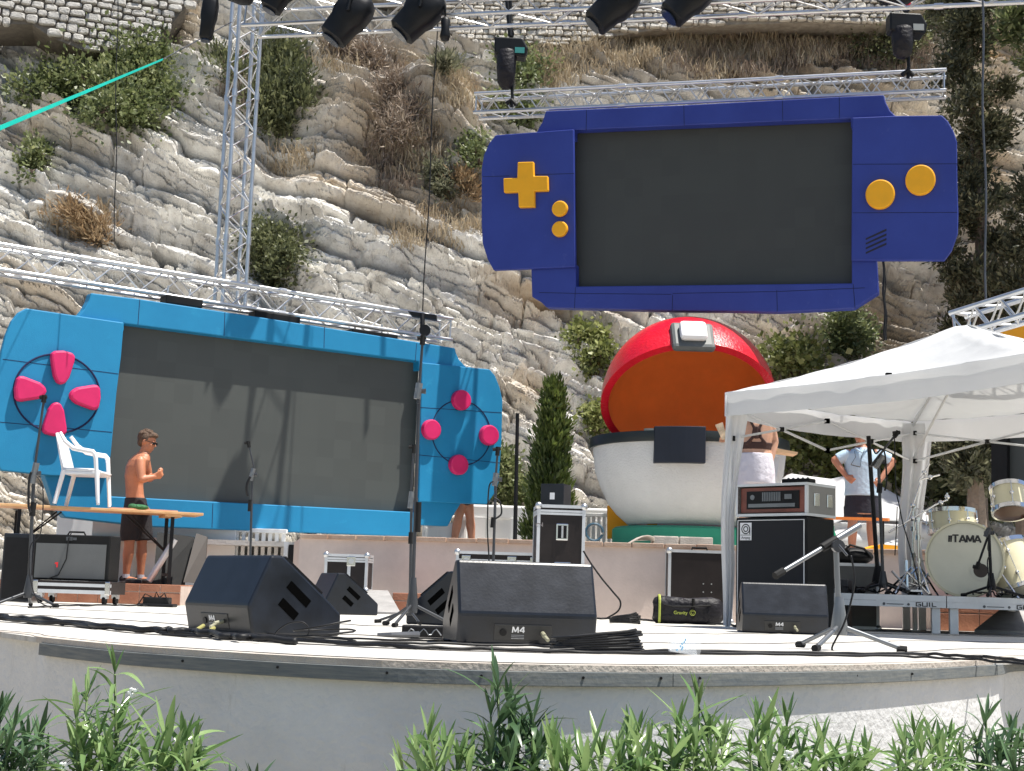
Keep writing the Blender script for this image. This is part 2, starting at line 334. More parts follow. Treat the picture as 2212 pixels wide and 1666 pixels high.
bp = N.new('ShaderNodeBump'); bp.inputs['Strength'].default_value = .7; bp.inputs['Distance'].default_value = .045; L.new(noise(9, 9, .75), bp.inputs['Height']); L.new(bp.outputs[0], b.inputs['Normal'])
me.materials.append(cm)
cliff = bpy.data.objects.new('cliff', me); COL.objects.link(cliff); tag(cliff, 'pale layered limestone cliff with bedding dipping to the right', None, None, 'structure'); WM['cliff'] = Matrix()
def onrock(u, v, out=0.0):
    d = (U1 - u) ** 2 + (V1 - v) ** 2; i = int(np.argmin(d + (Yc - 20) * .5)); a, c2 = divmod(i, nA)
    return Vector((X[a, c2], Yc[a, c2] - out * cz, Zc[a, c2] + out * cy))

# ground in front of and around the stage, terrace, behind everything
g = MB(); g.box(-60, -20, -1.6, 60, 90, -1.35); M['ground'] = mat('dry_ground', (.30, .26, .2), .9, 0, .2, 2, .4, 12)
tag(g.build('ground', M['ground']), 'dry earth ground round the stage', None, None, 'structure')
# ---------------------------------------------------------------- stage
M['deck'] = mat('pale_dusty_concrete', (.54, .52, .48), .8, 0, .22, 2.2, .3, 30, streak=(.35, 3.5, 1), scuff=((.22, .20, .18), .57, 3.0, (.5, 2.5, 1)))
M['render'] = mat('grey_rendered_wall', (.66, .66, .655), .85, 0, .12, 1.8, .35, 38, scuff=((.46, .45, .43), .585, 3.2, (3.2, 3.2, .7)))
M['plaster'] = mat('pink_plaster', (.66, .55, .49), .85, 0, .12, 2.0, .15, 40, scuff=((.50, .40, .34), .60, 2.4, (1, 1, .6)))
M['oldwood'] = mat('weathered_wood', (.21, .215, .20), .75, 0, .3, 9, .12, 40, col2=(.10, .12, .135), streak=(.8, .8, 14))
M['concrete_lip'] = mat('worn_concrete', (.40, .35, .30), .9, 0, .2, 5, .35, 60, col2=(.55, .5, .44))
edge_px = [(-700, 1290), (-300, 1325), (0, 1366), (90, 1378), (250, 1394), (420, 1406), (600, 1417), (800, 1427), (1000, 1434), (1200, 1438.5), (1450, 1441), (1650, 1440.5), (1850, 1438), (2000, 1434), (2145, 1427), (2300, 1419), (2700, 1395), (3200, 1372)]
E = [PZ(u, v, 0.0) for u, v in edge_px]; E[0] = Vector((-5.2, 9.0, 0)); E[1] = Vector((-3.5, 7.1, 0)); E[-1] = Vector((9, 12.5, 0)); E[-2] = Vector((5.2, 8.4, 0))
E = [Vector((-12, 15, 0)), Vector((-8, 12, 0))] + E + [Vector((13, 15, 0))]
st = thing('stage', 'raised concrete stage with curved front and weathered wooden edging', 'stage', (0, 6, 0))
d = MB(); d.prism([p + Vector((0, 0, -.02)) for p in E] + [Vector((13, 22.4, -.02)), Vector((-12, 22.4, -.02))], (0, 0, .02)); d.build('deck', M['deck'], st)
def inset(p_, dd):
    out = []
    for i in range(len(p_)):
        a = p_[max(i - 1, 0)]; c = p_[min(i + 1, len(p_) - 1)]; t_ = (c - a).normalized(); out.append(p_[i] + Vector((-t_.y, t_.x, 0)) * dd)
    return out
def ribbon(mb, line, z0, z1, d0, d1):
    o = inset(line, d0); i_ = inset(line, d1); n = len(line)
    vv = [Vector((p.x, p.y, z)) for p in o for z in (z0, z1)] + [Vector((p.x, p.y, z)) for p in i_ for z in (z0, z1)]
    ff = []
    for k_ in range(n - 1):
        a, b2 = 2 * k_, 2 * k_ + 2; c, d2 = 2 * n + 2 * k_, 2 * n + 2 * k_ + 2
        ff += [(a, b2, b2 + 1, a + 1), (c, c + 1, d2 + 1, d2), (a + 1, b2 + 1, d2 + 1, c + 1), (a, c, d2, b2)]
    ff += [(0, 1, 2 * n + 1, 2 * n), (2 * n - 2, 4 * n - 2, 4 * n - 1, 2 * n - 1)]
    mb.add(vv, ff)
def dens(line, n=6):
    out = []
    m_ = len(line)
    for i in range(m_ - 1):
        p0, p1, p2, p3 = line[max(i - 1, 0)], line[i], line[i + 1], line[min(i + 2, m_ - 1)]
        for k_ in range(n):
            s_ = k_ / n; out.append(.5 * ((2 * p1) + (-p0 + p2) * s_ + (2 * p0 - 5 * p1 + 4 * p2 - p3) * s_ * s_ + (-p0 + 3 * p1 - 3 * p2 + p3) * s_ ** 3))
    return out + [line[-1]]
ED = dens(E, 8)
w = MB(); ribbon(w, ED, -1.4, -.017, .016, .3); w.build('front_wall', M['render'], st)
lip = MB(); ll = [p + Vector((0, 0, 0)) for p in ED]
for i in range(len(ll)): ll[i] = ll[i] + Vector((0, -.004 * abs(math.sin(i * 12.3)) - .003 * math.sin(i * 5.1), 0))
ribbon(lip, ll, -.017, .003, .0, .06); lip.build('lip', M['concrete_lip'], st)
def seg(u0, u1):
    out = [p for p in dens(E, 300) if u0 <= proj(p)[0] <= u1 and p.y < 8]
    return out[::30] + [out[-1]]
for u0, u1 in ((92, 1449.3), (1450.0, 2147.8), (2148.3, 2420)):
    bd_ = MB(); ribbon(bd_, seg(u0, u1), -.062, -.018, -.012, .03); o = bd_.build('edge_board', M['oldwood'], st, bevel=.002)
for u_ in (250, 395, 600, 836, 1040, 1260, 1428, 1468, 1512, 1690, 1850, 1970, 2073):
    s_ = min(ED, key=lambda p: abs(proj(p)[0] - u_) + (50 if p.y > 9 else 0)); q_ = G(u_, s_.y - .012, -.034)
    bolt = MB(); bolt.lathe([(.0045, -.004), (.0045, .006)], q_, (0, -1, 0), 8); bolt.build('screw', M['rubber'], st)
# thin dark lines running across the deck
for dy in (.09, .95, 2.3, 4.2):
    sm = MB()
    ln_ = [p + Vector((0, dy * (1 + .02 * math.sin(i * .7)), 0)) for i, p in enumerate(ED) if p.y < 9 + dy]
    ribbon(sm, ln_, .0005, .0045, 0, .012 if dy > .2 else .007); sm.build('dark_line', bpy.data.materials.get('dark_line_tone') or mat('dark_line_tone', (.16, .15, .14), .9, 0, .3, 20), st)

# terrace behind the stage (floor level about 0.8 m above the deck) with its front wall
TZ = .80
wallp = [G(628, 16.6), G(640, 15.4), G(900, 15.2), G(1300, 15.0), G(1640, 14.9), G(1900, 14.7), G(2300, 14.2), Vector((13, 13.6, 0))]
tf = MB(); tf.prism([Vector((G(166, 17.2).x, 17.2, TZ - .1)), Vector((wallp[0].x + .1, 17.2, TZ - .1))] + [Vector((p.x, p.y + .1, TZ - .1)) for p in wallp[1:]] + [Vector((13, 24, TZ - .1)), Vector((G(166, 17.2).x, 24, TZ - .1))], (0, 0, .06))
tag(tf.build('terrace', M['deck']), 'pale terrace floor behind the stage', None, None, 'structure')
tw = thing('terrace_wall', 'low pink plastered wall with a row of clay tiles along its top', 'wall', wallp[3])
a = MB(); ribbon(a, wallp, -.05, TZ - .06, 0, .25); a.build('wall_face', M['plaster'], tw)
M['tile'] = mat('terracotta_tile', (.36, .21, .14), .7, 0, .35, 3, .3, 60, col2=(.55, .42, .32))
a = MB(); dl = dens(wallp[1:], 30); acc = 0; i = 0
while i < len(dl) - 1:
    j_ = i; L_ = 0
    while j_ < len(dl) - 1 and L_ < .29: L_ += (dl[j_ + 1] - dl[j_]).length; j_ += 1
    p0, p1 = dl[i], dl[j_]; e = (p1 - p0).normalized(); nn = Vector((e.y, -e.x, 0)); jit = rnd.uniform(0, .012)
    a.prism([p0 + e * .006 + nn * (.03 + jit) + Vector((0, 0, TZ - .06)), p1 - e * .006 + nn * (.03 + jit) + Vector((0, 0, TZ - .06)), p1 - e * .006 - nn * .25 + Vector((0, 0, TZ - .06)), p0 + e * .006 - nn * .25 + Vector((0, 0, TZ - .06))], (0, 0, .05 + rnd.uniform(-.004, .004))); i = j_
a.build('coping', M['tile'], tw, bevel=.006)
M['tile2'] = mat('red_clay_tile', (.27, .10, .055), .65, 0, .35, 3.5, .25, 60, col2=(.42, .19, .11))
# tiled steps on the deck
def tiled(name, label, x0, x1, y0, y1, z, parentmat=None):
    t_ = thing(name, label, 'step', ((x0 + x1) / 2, y0, 0))
    m_ = MB(); m_.box(x0, y0 + .012, 0, x1, y1, z - .012); m_.build('core', mat('mortar', (.52, .42, .36), .9, 0, .15, 8, .3, 60), t_)
    m_ = MB(); n = max(1, round((x1 - x0) / .21)); w_ = (x1 - x0) / n
    for i_ in range(n):
        for z0_, z1_ in ((.0, z * .60), (z * .62, z)):
            m_.box(x0 + i_ * w_ + .004, y0 + rnd.uniform(0, .004), z0_ + .004, x0 + (i_ + 1) * w_ - .004, y0 + .03, z1_ - .003)
        m_.box(x0 + i_ * w_ + .004, y0 + .032, z - .013, x0 + (i_ + 1) * w_ - .004, y1, z)
    m_.build('tiling', M['tile2'], t_, bevel=.003); return t_
tiled('tiled_step', 'low terracotta tiled step where the shirtless person stands', -8.4, G(388, 14.9).x, 14.9, 17.0, .21)
s2 = tiled('tiled_step', 'small terracotta tiled step at the foot of the pink wall left of the tall stand', G(846, 14.4).x, G(932, 14.4).x, 14.4, 15.0, .2)
rp_ = MB(); a0 = G(735, 13.5); a1 = G(865, 13.5); b0 = G(742, 14.6, .2); b1 = G(838, 14.6, .2)
rp_.prism([a0, a1, b1, b0], (0, 0, .02)); tag(rp_.build('ramp_board', mat('grey_board', (.30, .29, .28), .8, 0, .2, 6, .2, 60)), 'grey board laid as a ramp against the small tiled step', 'ramp')
tiled('tiled_step', 'terracotta tiled step behind the riser legs at the right edge', G(2020, 14.1).x, G(2500, 14.1).x, 14.1, 14.6, .28)
rp_ = MB(); rp_.prism([G(2105, 13.2), G(2260, 13.2), G(2290, 14.2, .3), G(2190, 14.2, .3)], (0, 0, .03))
tag(rp_.build('ramp_board', bpy.data.materials['grey_board']), 'grey sloping board behind the riser at the right edge', 'ramp')
# ---------------------------------------------------------------- console props
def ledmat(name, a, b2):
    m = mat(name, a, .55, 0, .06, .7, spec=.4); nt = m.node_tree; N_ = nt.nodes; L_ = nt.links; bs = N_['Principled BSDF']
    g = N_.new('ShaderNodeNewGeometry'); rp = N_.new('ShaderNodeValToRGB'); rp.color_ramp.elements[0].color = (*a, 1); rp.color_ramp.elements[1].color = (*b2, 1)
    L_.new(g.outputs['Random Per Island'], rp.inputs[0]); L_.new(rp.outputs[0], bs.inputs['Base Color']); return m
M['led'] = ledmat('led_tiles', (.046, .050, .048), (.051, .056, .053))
M['lightblue'] = mat('sky_blue_paint', (.002, .19, .39), .6, 0, .10, 1.7, .12, 120, col2=(.004, .23, .45), scuff=((.02, .30, .52), .61, 2.6, (1, 1, 1)))
M['darkblue'] = mat('deep_blue_paint', (.018, .036, .25), .5, 0, .12, 1.5, .08, 120, col2=(.026, .052, .31), scuff=((.09, .12, .38), .62, 3.2, (1, 1, .8)))
M['pink'] = mat('pink_paint', (.62, .012, .12), .5, 0, .08, 5, .1, 120)
M['yellow'] = mat('amber_paint', (.90, .43, .006), .5, 0, .05, 6, .1, 120)
M['orangep'] = mat('orange_paint', (.85, .36, .006), .55, 0, .05, 3)
M['seam'] = mat('dark_seam', (.004, .01, .06), .8, 0, .1)
def arc(pts):  # smooth closed helper not needed
    return pts
def plate(parent, pl, px, off, thick, m, name='panel', bevel=.012):
    mb = MB(); poly = [pl.hit(u, v, off) for u, v in px]; mb.prism(poly, -pl.n * thick); return mb.build(name, m, parent, bevel=bevel)
M['led_sun'] = ledmat('led_tiles_sunlit', (.064, .070, .066), (.072, .079, .074))  # brighter twin of the LED tiles, sunlight put into its colour
def leds(parent, pl, cor, off, size=.25, m='led'):
    c = [pl.st(pl.hit(u, v, off)) for u, v in cor]; s0 = min(p[0] for p in c); s1 = max(p[0] for p in c); z0 = min(p[1] for p in c); z1 = max(p[1] for p in c)
    mb = MB(); n = round((s1 - s0) / size); m_ = round((z1 - z0) / size)
    for i_ in range(n):
        for j_ in range(m_):
            a0 = s0 + (s1 - s0) * i_ / n; a1 = s0 + (s1 - s0) * (i_ + 1) / n; b0 = z0 + (z1 - z0) * j_ / m_; b1 = z0 + (z1 - z0) * (j_ + 1) / m_; e = 0.0; jj = 0
            mb.prism([pl.pt(a0 + e, b0 + e, off + jj), pl.pt(a1 - e, b0 + e, off + jj), pl.pt(a1 - e, b1 - e, off + jj), pl.pt(a0 + e, b1 - e, off + jj)], -pl.n * .07)
    return mb.build('led_screen', M[m], parent)
def disc(parent, pl, u, v, ru, rv, off, thick, m, name='button'):
    c = pl.hit(u, v, off); a = pl.st(c); ea = abs(pl.st(pl.hit(u + ru, v, off))[0] - a[0]); eb = abs(pl.st(pl.hit(u, v + rv, off))[1] - a[1])
    mb = MB(); poly = [pl.pt(a[0] + ea * math.cos(t_ * math.pi / 16), a[1] + eb * math.sin(t_ * math.pi / 16), off) for t_ in range(32)]
    mb.prism(poly, -pl.n * thick); return mb.build(name, m, parent, bevel=.018)
def ring(parent, pl, u, v, ru, rv, off, m, w=.011):
    c = pl.hit(u, v, off); a = pl.st(c); ea = abs(pl.st(pl.hit(u + ru, v, off))[0] - a[0]); eb = abs(pl.st(pl.hit(u, v + rv, off))[1] - a[1])
    mb = MB(); mb.tube([pl.pt(a[0] + ea * math.cos(t_ * math.pi / 32), a[1] + eb * math.sin(t_ * math.pi / 32), off) for t_ in range(64)], w, 6, close=True); return mb.build('groove_ring', m, parent)
def seams(parent, pl, lines, off):
    for (u0, v0, u1, v1) in lines:
        mb = MB()
        a = pl.hit(u0, v0, off + .002); c = pl.hit(u1, v1, off + .002); d_ = (c - a).normalized(); n_ = d_.cross(pl.n).normalized() * .0035
        mb.prism([a - n_, c - n_, c + n_, a + n_], -pl.n * .012); mb.build('seam', M['seam'], parent)
# light blue console (left)
PL = Plane(G(250, 16.6, .21), G(900, 18.95, .21))
lb = thing('console_prop', 'giant light blue handheld console cut-out with pink buttons framing an LED screen', 'console prop', (PL.o.x, PL.o.y, TZ))
plate(lb, PL, [(197, 633), (302, 646), (486, 674), (560, 685), (903, 739), (983, 752), (986, 764), (992, 777), (1002, 788), (1012, 796), (905, 800), (905, 781), (268, 699), (268, 715), (168, 684), (182, 668), (192, 650)], 0.0, .16, M['lightblue'], 'top_strip')
plate(lb, PL, [(94, 1020), (232, 1020), (232, 1072), (885, 1106), (903, 1106), (903, 1070), (1000, 1070), (996, 1088), (980, 1113), (968, 1137), (903, 1134), (886, 1159), (553, 1147), (327, 1138), (228, 1128), (140, 1118), (117, 1088)], 0.0, .16, M['lightblue'], 'bottom_strip')
lp = plate(lb, PL, [(57, 666), (268, 697), (262, 770), (252, 850), (240, 980), (232, 1031), (110, 1028), (3, 1017), (-8, 1000), (-10, 900), (-6, 820), (3, 760), (12, 725), (25, 694), (40, 675)], .06, .07, M['lightblue'], 'side_panel')
rp2 = plate(lb, PL, [(912, 783), (1058, 798), (1070, 812), (1080, 838), (1086, 865), (1084, 950), (1078, 1040), (1072, 1062), (1052, 1090), (905, 1084)], .06, .07, M['lightblue'], 'side_panel')
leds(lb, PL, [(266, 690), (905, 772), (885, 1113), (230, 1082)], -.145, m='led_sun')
bk = MB(); bk.prism([PL.hit(u, v, -.24) for u, v in [(262, 690), (905, 775), (887, 1110), (232, 1078)]], -PL.n * .12); bk.build('back_frame', M['black'], lb)
seams(lb, PL, [(302, 647, 298, 702), (486, 675, 484, 726), (701, 707, 700, 752), (900, 742, 897, 782), (460, 1088, 458, 1140)], 0.0)
seams(lb, PL, [(6, 776, 256, 808), (0, 912, 242, 934), (905, 880, 1084, 892), (905, 983, 1080, 1000)], .06)
ring(lb, PL, 124, 850, 92, 85, .062, M['seam'], .011); ring(lb, PL, 997, 935, 63, 70, .062, M['seam'], .008)
def petal(cu, cv, ang):
    c = PL.hit(cu, cv, .09); a = PL.st(c); k_ = PL.st(PL.hit(cu, cv - 10, .09))[1] - a[1]; k_ /= 10
    shape = [(-28, 30), (-20, 36), (0, 39), (20, 36), (28, 30), (27, 18), (18, -18), (9, -32), (0, -35), (-9, -32), (-18, -18), (-27, 18)]
    ca, sa = math.cos(ang), math.sin(ang)
    mb = MB(); mb.prism([PL.pt(a[0] + k_ * .93 * (x * ca - y * sa), a[1] + k_ * (x * sa + y * ca), .15) for x, y in shape], -PL.n * .088); mb.build('button', M['pink'], lb, bevel=.03)
petal(132, 797, 0); petal(66, 843, math.pi / 2); petal(180, 857, -math.pi / 2); petal(118, 904, math.pi)
for u, v in ((1000, 864), (935, 928), (1060, 940), (994, 1004)): disc(lb, PL, u, v, 19, 22, .15, .088, M['pink'])
# dark blue console (right, hung high)
PD = Plane(G(1240, 18.6, .21), G(1840, 17.5, .21))
db = thing('console_prop', 'giant dark blue handheld console cut-out with yellow buttons hung under a truss', 'console prop', (PD.pt(1.7, 0, 0).x, PD.pt(1.7, 0, 0).y, 3.6))
plate(db, PD, [(1179, 240), (1267, 236), (1478, 227), (1700, 215), (1812, 209), (1909, 205), (1913, 220), (1922, 238), (1936, 252), (1939, 275), (1838, 275), (1838, 256), (1241, 281), (1241, 300), (1150, 300), (1160, 284), (1171, 264)], 0, .16, M['darkblue'], 'top_strip')
plate(db, PD, [(1147, 570), (1244, 570), (1244, 619), (1840, 612), (1840, 555), (1893, 555), (1898, 632), (1845, 666), (1683, 674), (1580, 672), (1452, 671), (1243, 666), (1180, 664), (1168, 652), (1149, 641)], 0, .16, M['darkblue'], 'bottom_strip')
plate(db, PD, [(1070, 292), (1239, 279), (1243, 577), (1066, 584), (1053, 560), (1042, 525), (1040, 480), (1040, 365), (1045, 335), (1056, 310)], .06, .07, M['darkblue'], 'side_panel')
plate(db, PD, [(1841, 254), (1935, 250), (2035, 249), (2048, 262), (2060, 284), (2067, 306), (2068, 400), (2070, 460), (2069, 505), (2056, 541), (2040, 563), (1839, 563)], .06, .07, M['darkblue'], 'side_panel')
leds(db, PD, [(1236, 272), (1846, 248), (1846, 618), (1238, 625)], -.17)
bk = MB(); bk.prism([PD.hit(u, v, -.24) for u, v in [(1236, 275), (1846, 250), (1846, 618), (1238, 625)]], -PD.n * .12); bk.build('back_frame', M['black'], db)
seams(db, PD, [(1267, 237, 1266, 281), (1477, 227, 1478, 271), (1690, 217, 1691, 262), (1813, 210, 1813, 256), (1165, 632, 1243, 634), (1243, 634, 1450, 636), (1453, 634, 1678, 630), (1243, 620, 1241, 666), (1453, 637, 1452, 671), (1678, 627, 1679, 673), (1679, 630, 1868, 622), (1843, 614, 1847, 665)], 0)
seams(db, PD, [(1140, 378, 1240, 375), (1042, 382, 1100, 380), (1842, 355, 2068, 354), (1842, 460, 2068, 459)], .06)
def dcross():
    cs = [(1118, 350), (1152, 349), (1153, 380), (1183, 380), (1184, 412), (1154, 413), (1155, 447), (1120, 448), (1119, 415), (1088, 416), (1087, 385), (1117, 384)]
    mb = MB(); mb.prism([PD.hit(u, v, .13) for u, v in cs], -PD.n * .07); mb.build('direction_pad', M['yellow'], db, bevel=.012)
dcross()
for u, v, r_ in ((1208, 450, 17), (1208, 494, 17), (1901, 419, 32), (1988, 388, 33)): disc(db, PD, u, v, r_, r_, .13, .07, M['yellow'])
for i_ in range(4):
    sl = MB()
    y = 510 + i_ * 10; sl.prism([PD.hit(u, v, .062) for u, v in [(1870, y + 5), (1915, y - 16), (1915, y - 11), (1870, y + 9)]], -PD.n * .01); sl.build('speaker_slot', mat('slot_dark', (.012, .014, .03), .7, 0, .3, 9), db)
# orange console (right edge, mostly hidden)
PO = Plane(G(2150, 15.6, .21), G(2600, 14.2, .21))
ob = thing('console_prop', 'orange console cut-out at the right edge behind the gazebo roof', 'console prop', (PO.o.x, PO.o.y, TZ))
plate(ob, PO, [(2153, 708), (2250, 700), (2700, 640), (2700, 780), (2400, 800), (2200, 800), (2153, 790)], 0, .14, M['orangep'], 'top_strip')
plate(ob, PO, [(2140, 800), (2175, 800), (2175, 1060), (2140, 1050)], -.02, .1, M['black'], 'side_panel')
leds(ob, PO, [(2157, 800), (2640, 790), (2640, 1040), (2157, 1040)], -.1)

# ---------------------------------------------------------------- clam booth: red lid over a white bowl
M['red'] = mat('glossy_red_paint', (.70, .008, .025), .32, 0, .15, 3, .55, 34, coat=.25)
M['inner'] = mat('orange_brown_lining', (.95, .25, .045), .8, 0, .08, 2, .05, 60)
M['bowl'] = mat('white_stucco', (.62, .62, .61), .85, 0, .07, 2, .6, 45)
M['green'] = mat('green_paint', (.02, .27, .16), .6, 0, .1, 3)
BY = 18.3; bc = G(1485, BY, TZ)
bo = thing('round_booth', 'large round booth with white bowl counter and open red domed lid', 'booth', (bc.x, bc.y, TZ - .04))
sc = 3100 / BY
def zv(u, v, Y=BY): return P(u, v, Y).z
zr = zv(1485, 968); prof = []
for r_, v in ((128, 1139), (134, 1133), (155, 1115), (172, 1094), (189, 1059), (202, 1024), (207, 984), (208, 975)): prof.append((r_ / sc, zv(1485, v) - TZ + .04))
ins = [(r_ - .05, z_ + (.03 if i_ == 0 else 0)) for i_, (r_, z_) in enumerate(prof)][::-1]
m_ = MB(WM[bo.name]); m_.lathe(prof + ins, n=72, caps=False); m_.build('bowl', M['bowl'], bo, smooth=True, auto=40)
zt = prof[-1][1]
m_ = MB(WM[bo.name]); m_.lathe([(1.0, zt), (1.265, zt), (1.275, zt + .05), (1.265, zt + .125), (.85, zt + .13), (.85, zt + .02)], n=72, caps=False); m_.build('counter_rim', mat('dark_green_black_rim', (.014, .02, .02), .45, 0, .2), bo, smooth=True, auto=30)
# plain dark plaque on the counter front
m_ = MB(WM[bo.name]); cx = (1442 - 1485) / sc + .2; pts = []
for sgn in (-1,): pass
w0, w1 = -.58, .02
front = lambda x, z: Vector((x + .02, -math.sqrt(max(.01, 1.30 ** 2 - x * x)), z))
zz0, zz1 = zt - .27, zt + .17
xs = [w0 + (w1 - w0) * i_ / 10 for i_ in range(11)]; vv = []; ff = []
for i_, x in enumerate(xs):
    lo = zz0
    vv += [front(x, lo), front(x, zz1), front(x, lo) + Vector((0, .12, 0)), front(x, zz1) + Vector((0, .12, 0))]
for i_ in range(10):
    a = 4 * i_; b2 = a + 4; ff += [(a, b2, b2 + 1, a + 1), (a + 2, a + 3, b2 + 3, b2 + 2), (a + 1, b2 + 1, b2 + 3, a + 3), (a, a + 2, b2 + 2, b2)]
ff += [(0, 1, 3, 2), (40, 42, 43, 41)]
m_.add(vv, ff); m_.build('front_plaque', mat('navy_black_paint', (.010, .014, .026), .5, 0, .2), bo, bevel=.01)
m_ = MB(WM[bo.name]); m_.lathe([(.92, 0), (.96, .02), (.96, .32), (.92, .35), (.7, .36)], n=56, caps=True); m_.build('plinth', M['green'], bo, smooth=True, auto=40)
# lid: hemispherical shell, rim plane facing down towards the viewer
nrm = Vector((0, -.56, -.83)).normalized(); apex = -nrm; LR = 192 / sc * 1.0
Cc = Vector((0, .12, zv(1485, 870) - TZ + .04))
def shell(r_out, r_in, name, m, n=64, seg_=16, a0=0.0):
    po = [(r_out * math.cos(a0 + (math.pi / 2 - a0) * i_ / seg_), r_out * math.sin(a0 + (math.pi / 2 - a0) * i_ / seg_)) for i_ in range(seg_)] + [(.001, r_out)]
    pi_ = [(r_in * math.cos(math.pi / 2 * i_ / seg_), r_in * math.sin(math.pi / 2 * i_ / seg_)) for i_ in range(seg_)] + [(.001, r_in)]
    mb = MB(WM[bo.name]); mb.lathe(pi_[::-1] + po, Cc, apex, n, caps=False); return mb.build(name, m, bo, smooth=True, auto=40)
shell(LR, LR - .10, 'lid', M['red'])
li = MB(WM[bo.name]); rr = LR - .103; li.lathe([(rr * math.cos(math.pi / 2 * i_ / 14), rr * math.sin(math.pi / 2 * i_ / 14)) for i_ in range(14)] + [(.001, rr)], Cc, apex, 56, caps=False); li.build('lid_lining', M['inner'], bo, smooth=True)
# plain rounded-square latch at the lid's front edge
ld = (Vector((0, -.83, .56)) * .995 + apex * .13).normalized(); lc = Cc + ld * (LR - .01) + Vector((-.06, 0, 0))
Mr = ld.to_track_quat('Z', 'Y').to_matrix().to_4x4(); Mr.translation = lc
m_ = MB(WM[bo.name]); m_.box(-.27, -.25, -.08, .27, .25, .03, Mr); m_.build('latch_plate', mat('grey_plate', (.10, .11, .11), .5, 0, .2), bo, bevel=.05)
m_ = MB(WM[bo.name]); m_.box(-.17, -.16, .02, .17, .16, .13, Mr); m_.build('latch_cap', M['plastic'], bo, bevel=.05)
# yellow panel beside it
yp = MB(); pp = [P(1312, 1092, 18.9), P(1312, 1164, 18.9), P(1420, 1164, 18.9), P(1420, 1092, 18.9)]; yp.prism(pp, (0, .06, 0)); tag(yp.build('yellow_board', M['orangep']), 'upright yellow board behind the left foot of the round booth', 'board')
# things on its rim
def cup(u, v0, v1, r0, r1, Y, m, label):
    b_ = P(u, v1, Y); h_ = P(u, v0, Y).z - b_.z; mb = MB(); mb.lathe([(r0, 0), (r1, h_), (r1 - .006, h_), (r0 - .006, .01)], b_, n=20, caps=True); return tag(mb.build('cup', m, smooth=True, auto=40), label, 'cup')
cup(1405, 927, 958, .055, .085, 17.6, mat('cream_cup', (.66, .58, .45), .5, 0, .05), 'tall cream paper cup standing on the dark rim of the booth')
m_ = MB(); b_ = P(1423, 958, 17.9); 
for u in (1414, 1424): 
    b_ = P(u - 100, 975, 17.6)

# ---------------------------------------------------------------- trusses
def truss(label, p0, p1, w=.29, h=.29, bays=10, r=.025, group=None, upv=Vector((0, 0, 1)), pal='alu', name='truss', x_front=True, br=.010):
    p0 = Vector(p0); p1 = Vector(p1); L_ = (p1 - p0).length; e = (p1 - p0).normalized(); sd_ = e.cross(upv).normalized(); uu = sd_.cross(e).normalized()
    o = thing(name, label, 'truss', p0, 0, group)
    cs = [(-1, -1), (1, -1), (1, 1), (-1, 1)]
    for a, c in cs:
        mb = MB(); q0 = p0 + sd_ * (a * w / 2) + uu * (c * h / 2); mb.tube([q0, q0 + e * L_], r, 10); mb.build('chord', M[pal], o, smooth=True, auto=50)
    mb = MB()
    for k_ in range(4):
        a, c = cs[k_]; a2, c2 = cs[(k_ + 1) % 4]
        for i_ in range(bays):
            s0, s1 = i_ / bays * L_, (i_ + 1) / bays * L_
            A0 = p0 + sd_ * (a * w / 2) + uu * (c * h / 2); B0 = p0 + sd_ * (a2 * w / 2) + uu * (c2 * h / 2)
            if (i_ + k_) % 2: A0, B0 = B0, A0
            mb.tube([A0 + e * s0, B0 + e * s1], br, 6)
        for s0 in (0.03, L_ - .03, ):
            mb.tube([p0 + sd_ * (a * w / 2) + uu * (c * h / 2) + e * s0, p0 + sd_ * (a2 * w / 2) + uu * (c2 * h / 2) + e * s0], br * 1.3, 6)
    mb.build('bracing', M[pal], o, smooth=True, auto=50)
    nj = max(0, int(L_ // 2.6))
    for i_ in range(1, nj + 1):
        for a, c in cs:
            q0 = p0 + sd_ * (a * w / 2) + uu * (c * h / 2) + e * (L_ * i_ / (nj + 1)); cp = MB(); cp.tube([q0 - e * .05, q0 + e * .05], r * 1.35, 10); cp.build('coupler', M[pal], o)
    return o
tower_b = G(478, 18.6, TZ - .04); tower_t = P(543, -60, 18.6)
truss('upright square aluminium truss tower behind the light blue console', G(466, 18.6, TZ - .04), P(540, -90, 18.6), .31, .31, 32, .026, None, Vector((.5, -.85, 0)))
# truss over the light blue console: above its top edge
def tl(u0, v0, Y0, u1, v1, Y1): return P(u0, v0, Y0), P(u1, v1, Y1)
a0, a1 = tl(-330, 508, 15.25, 965, 715, 19.5); truss('long sloping-looking aluminium truss above the light blue console', a0, a1, .29, .29, 26, .027)
a0, a1 = tl(1030, 230, 19.3, 2044, 181, 17.55); truss('horizontal aluminium truss carrying the dark blue console', a0, a1, .27, .27, 34, .027)
a0, a1 = tl(545, 40, 18.3, 2500, -60, 14.2); truss('overhead aluminium truss carrying the row of moving lights', a0, a1, .42, .36, 26, .027)
a0, a1 = tl(455, 35, 18.5, 545, 40, 18.6); 
a0, a1 = tl(2072, 705, 12.2, 2420, 600, 11.0); truss('short aluminium truss end above the orange console at the right', a0, a1, .22, .2, 12, .024)
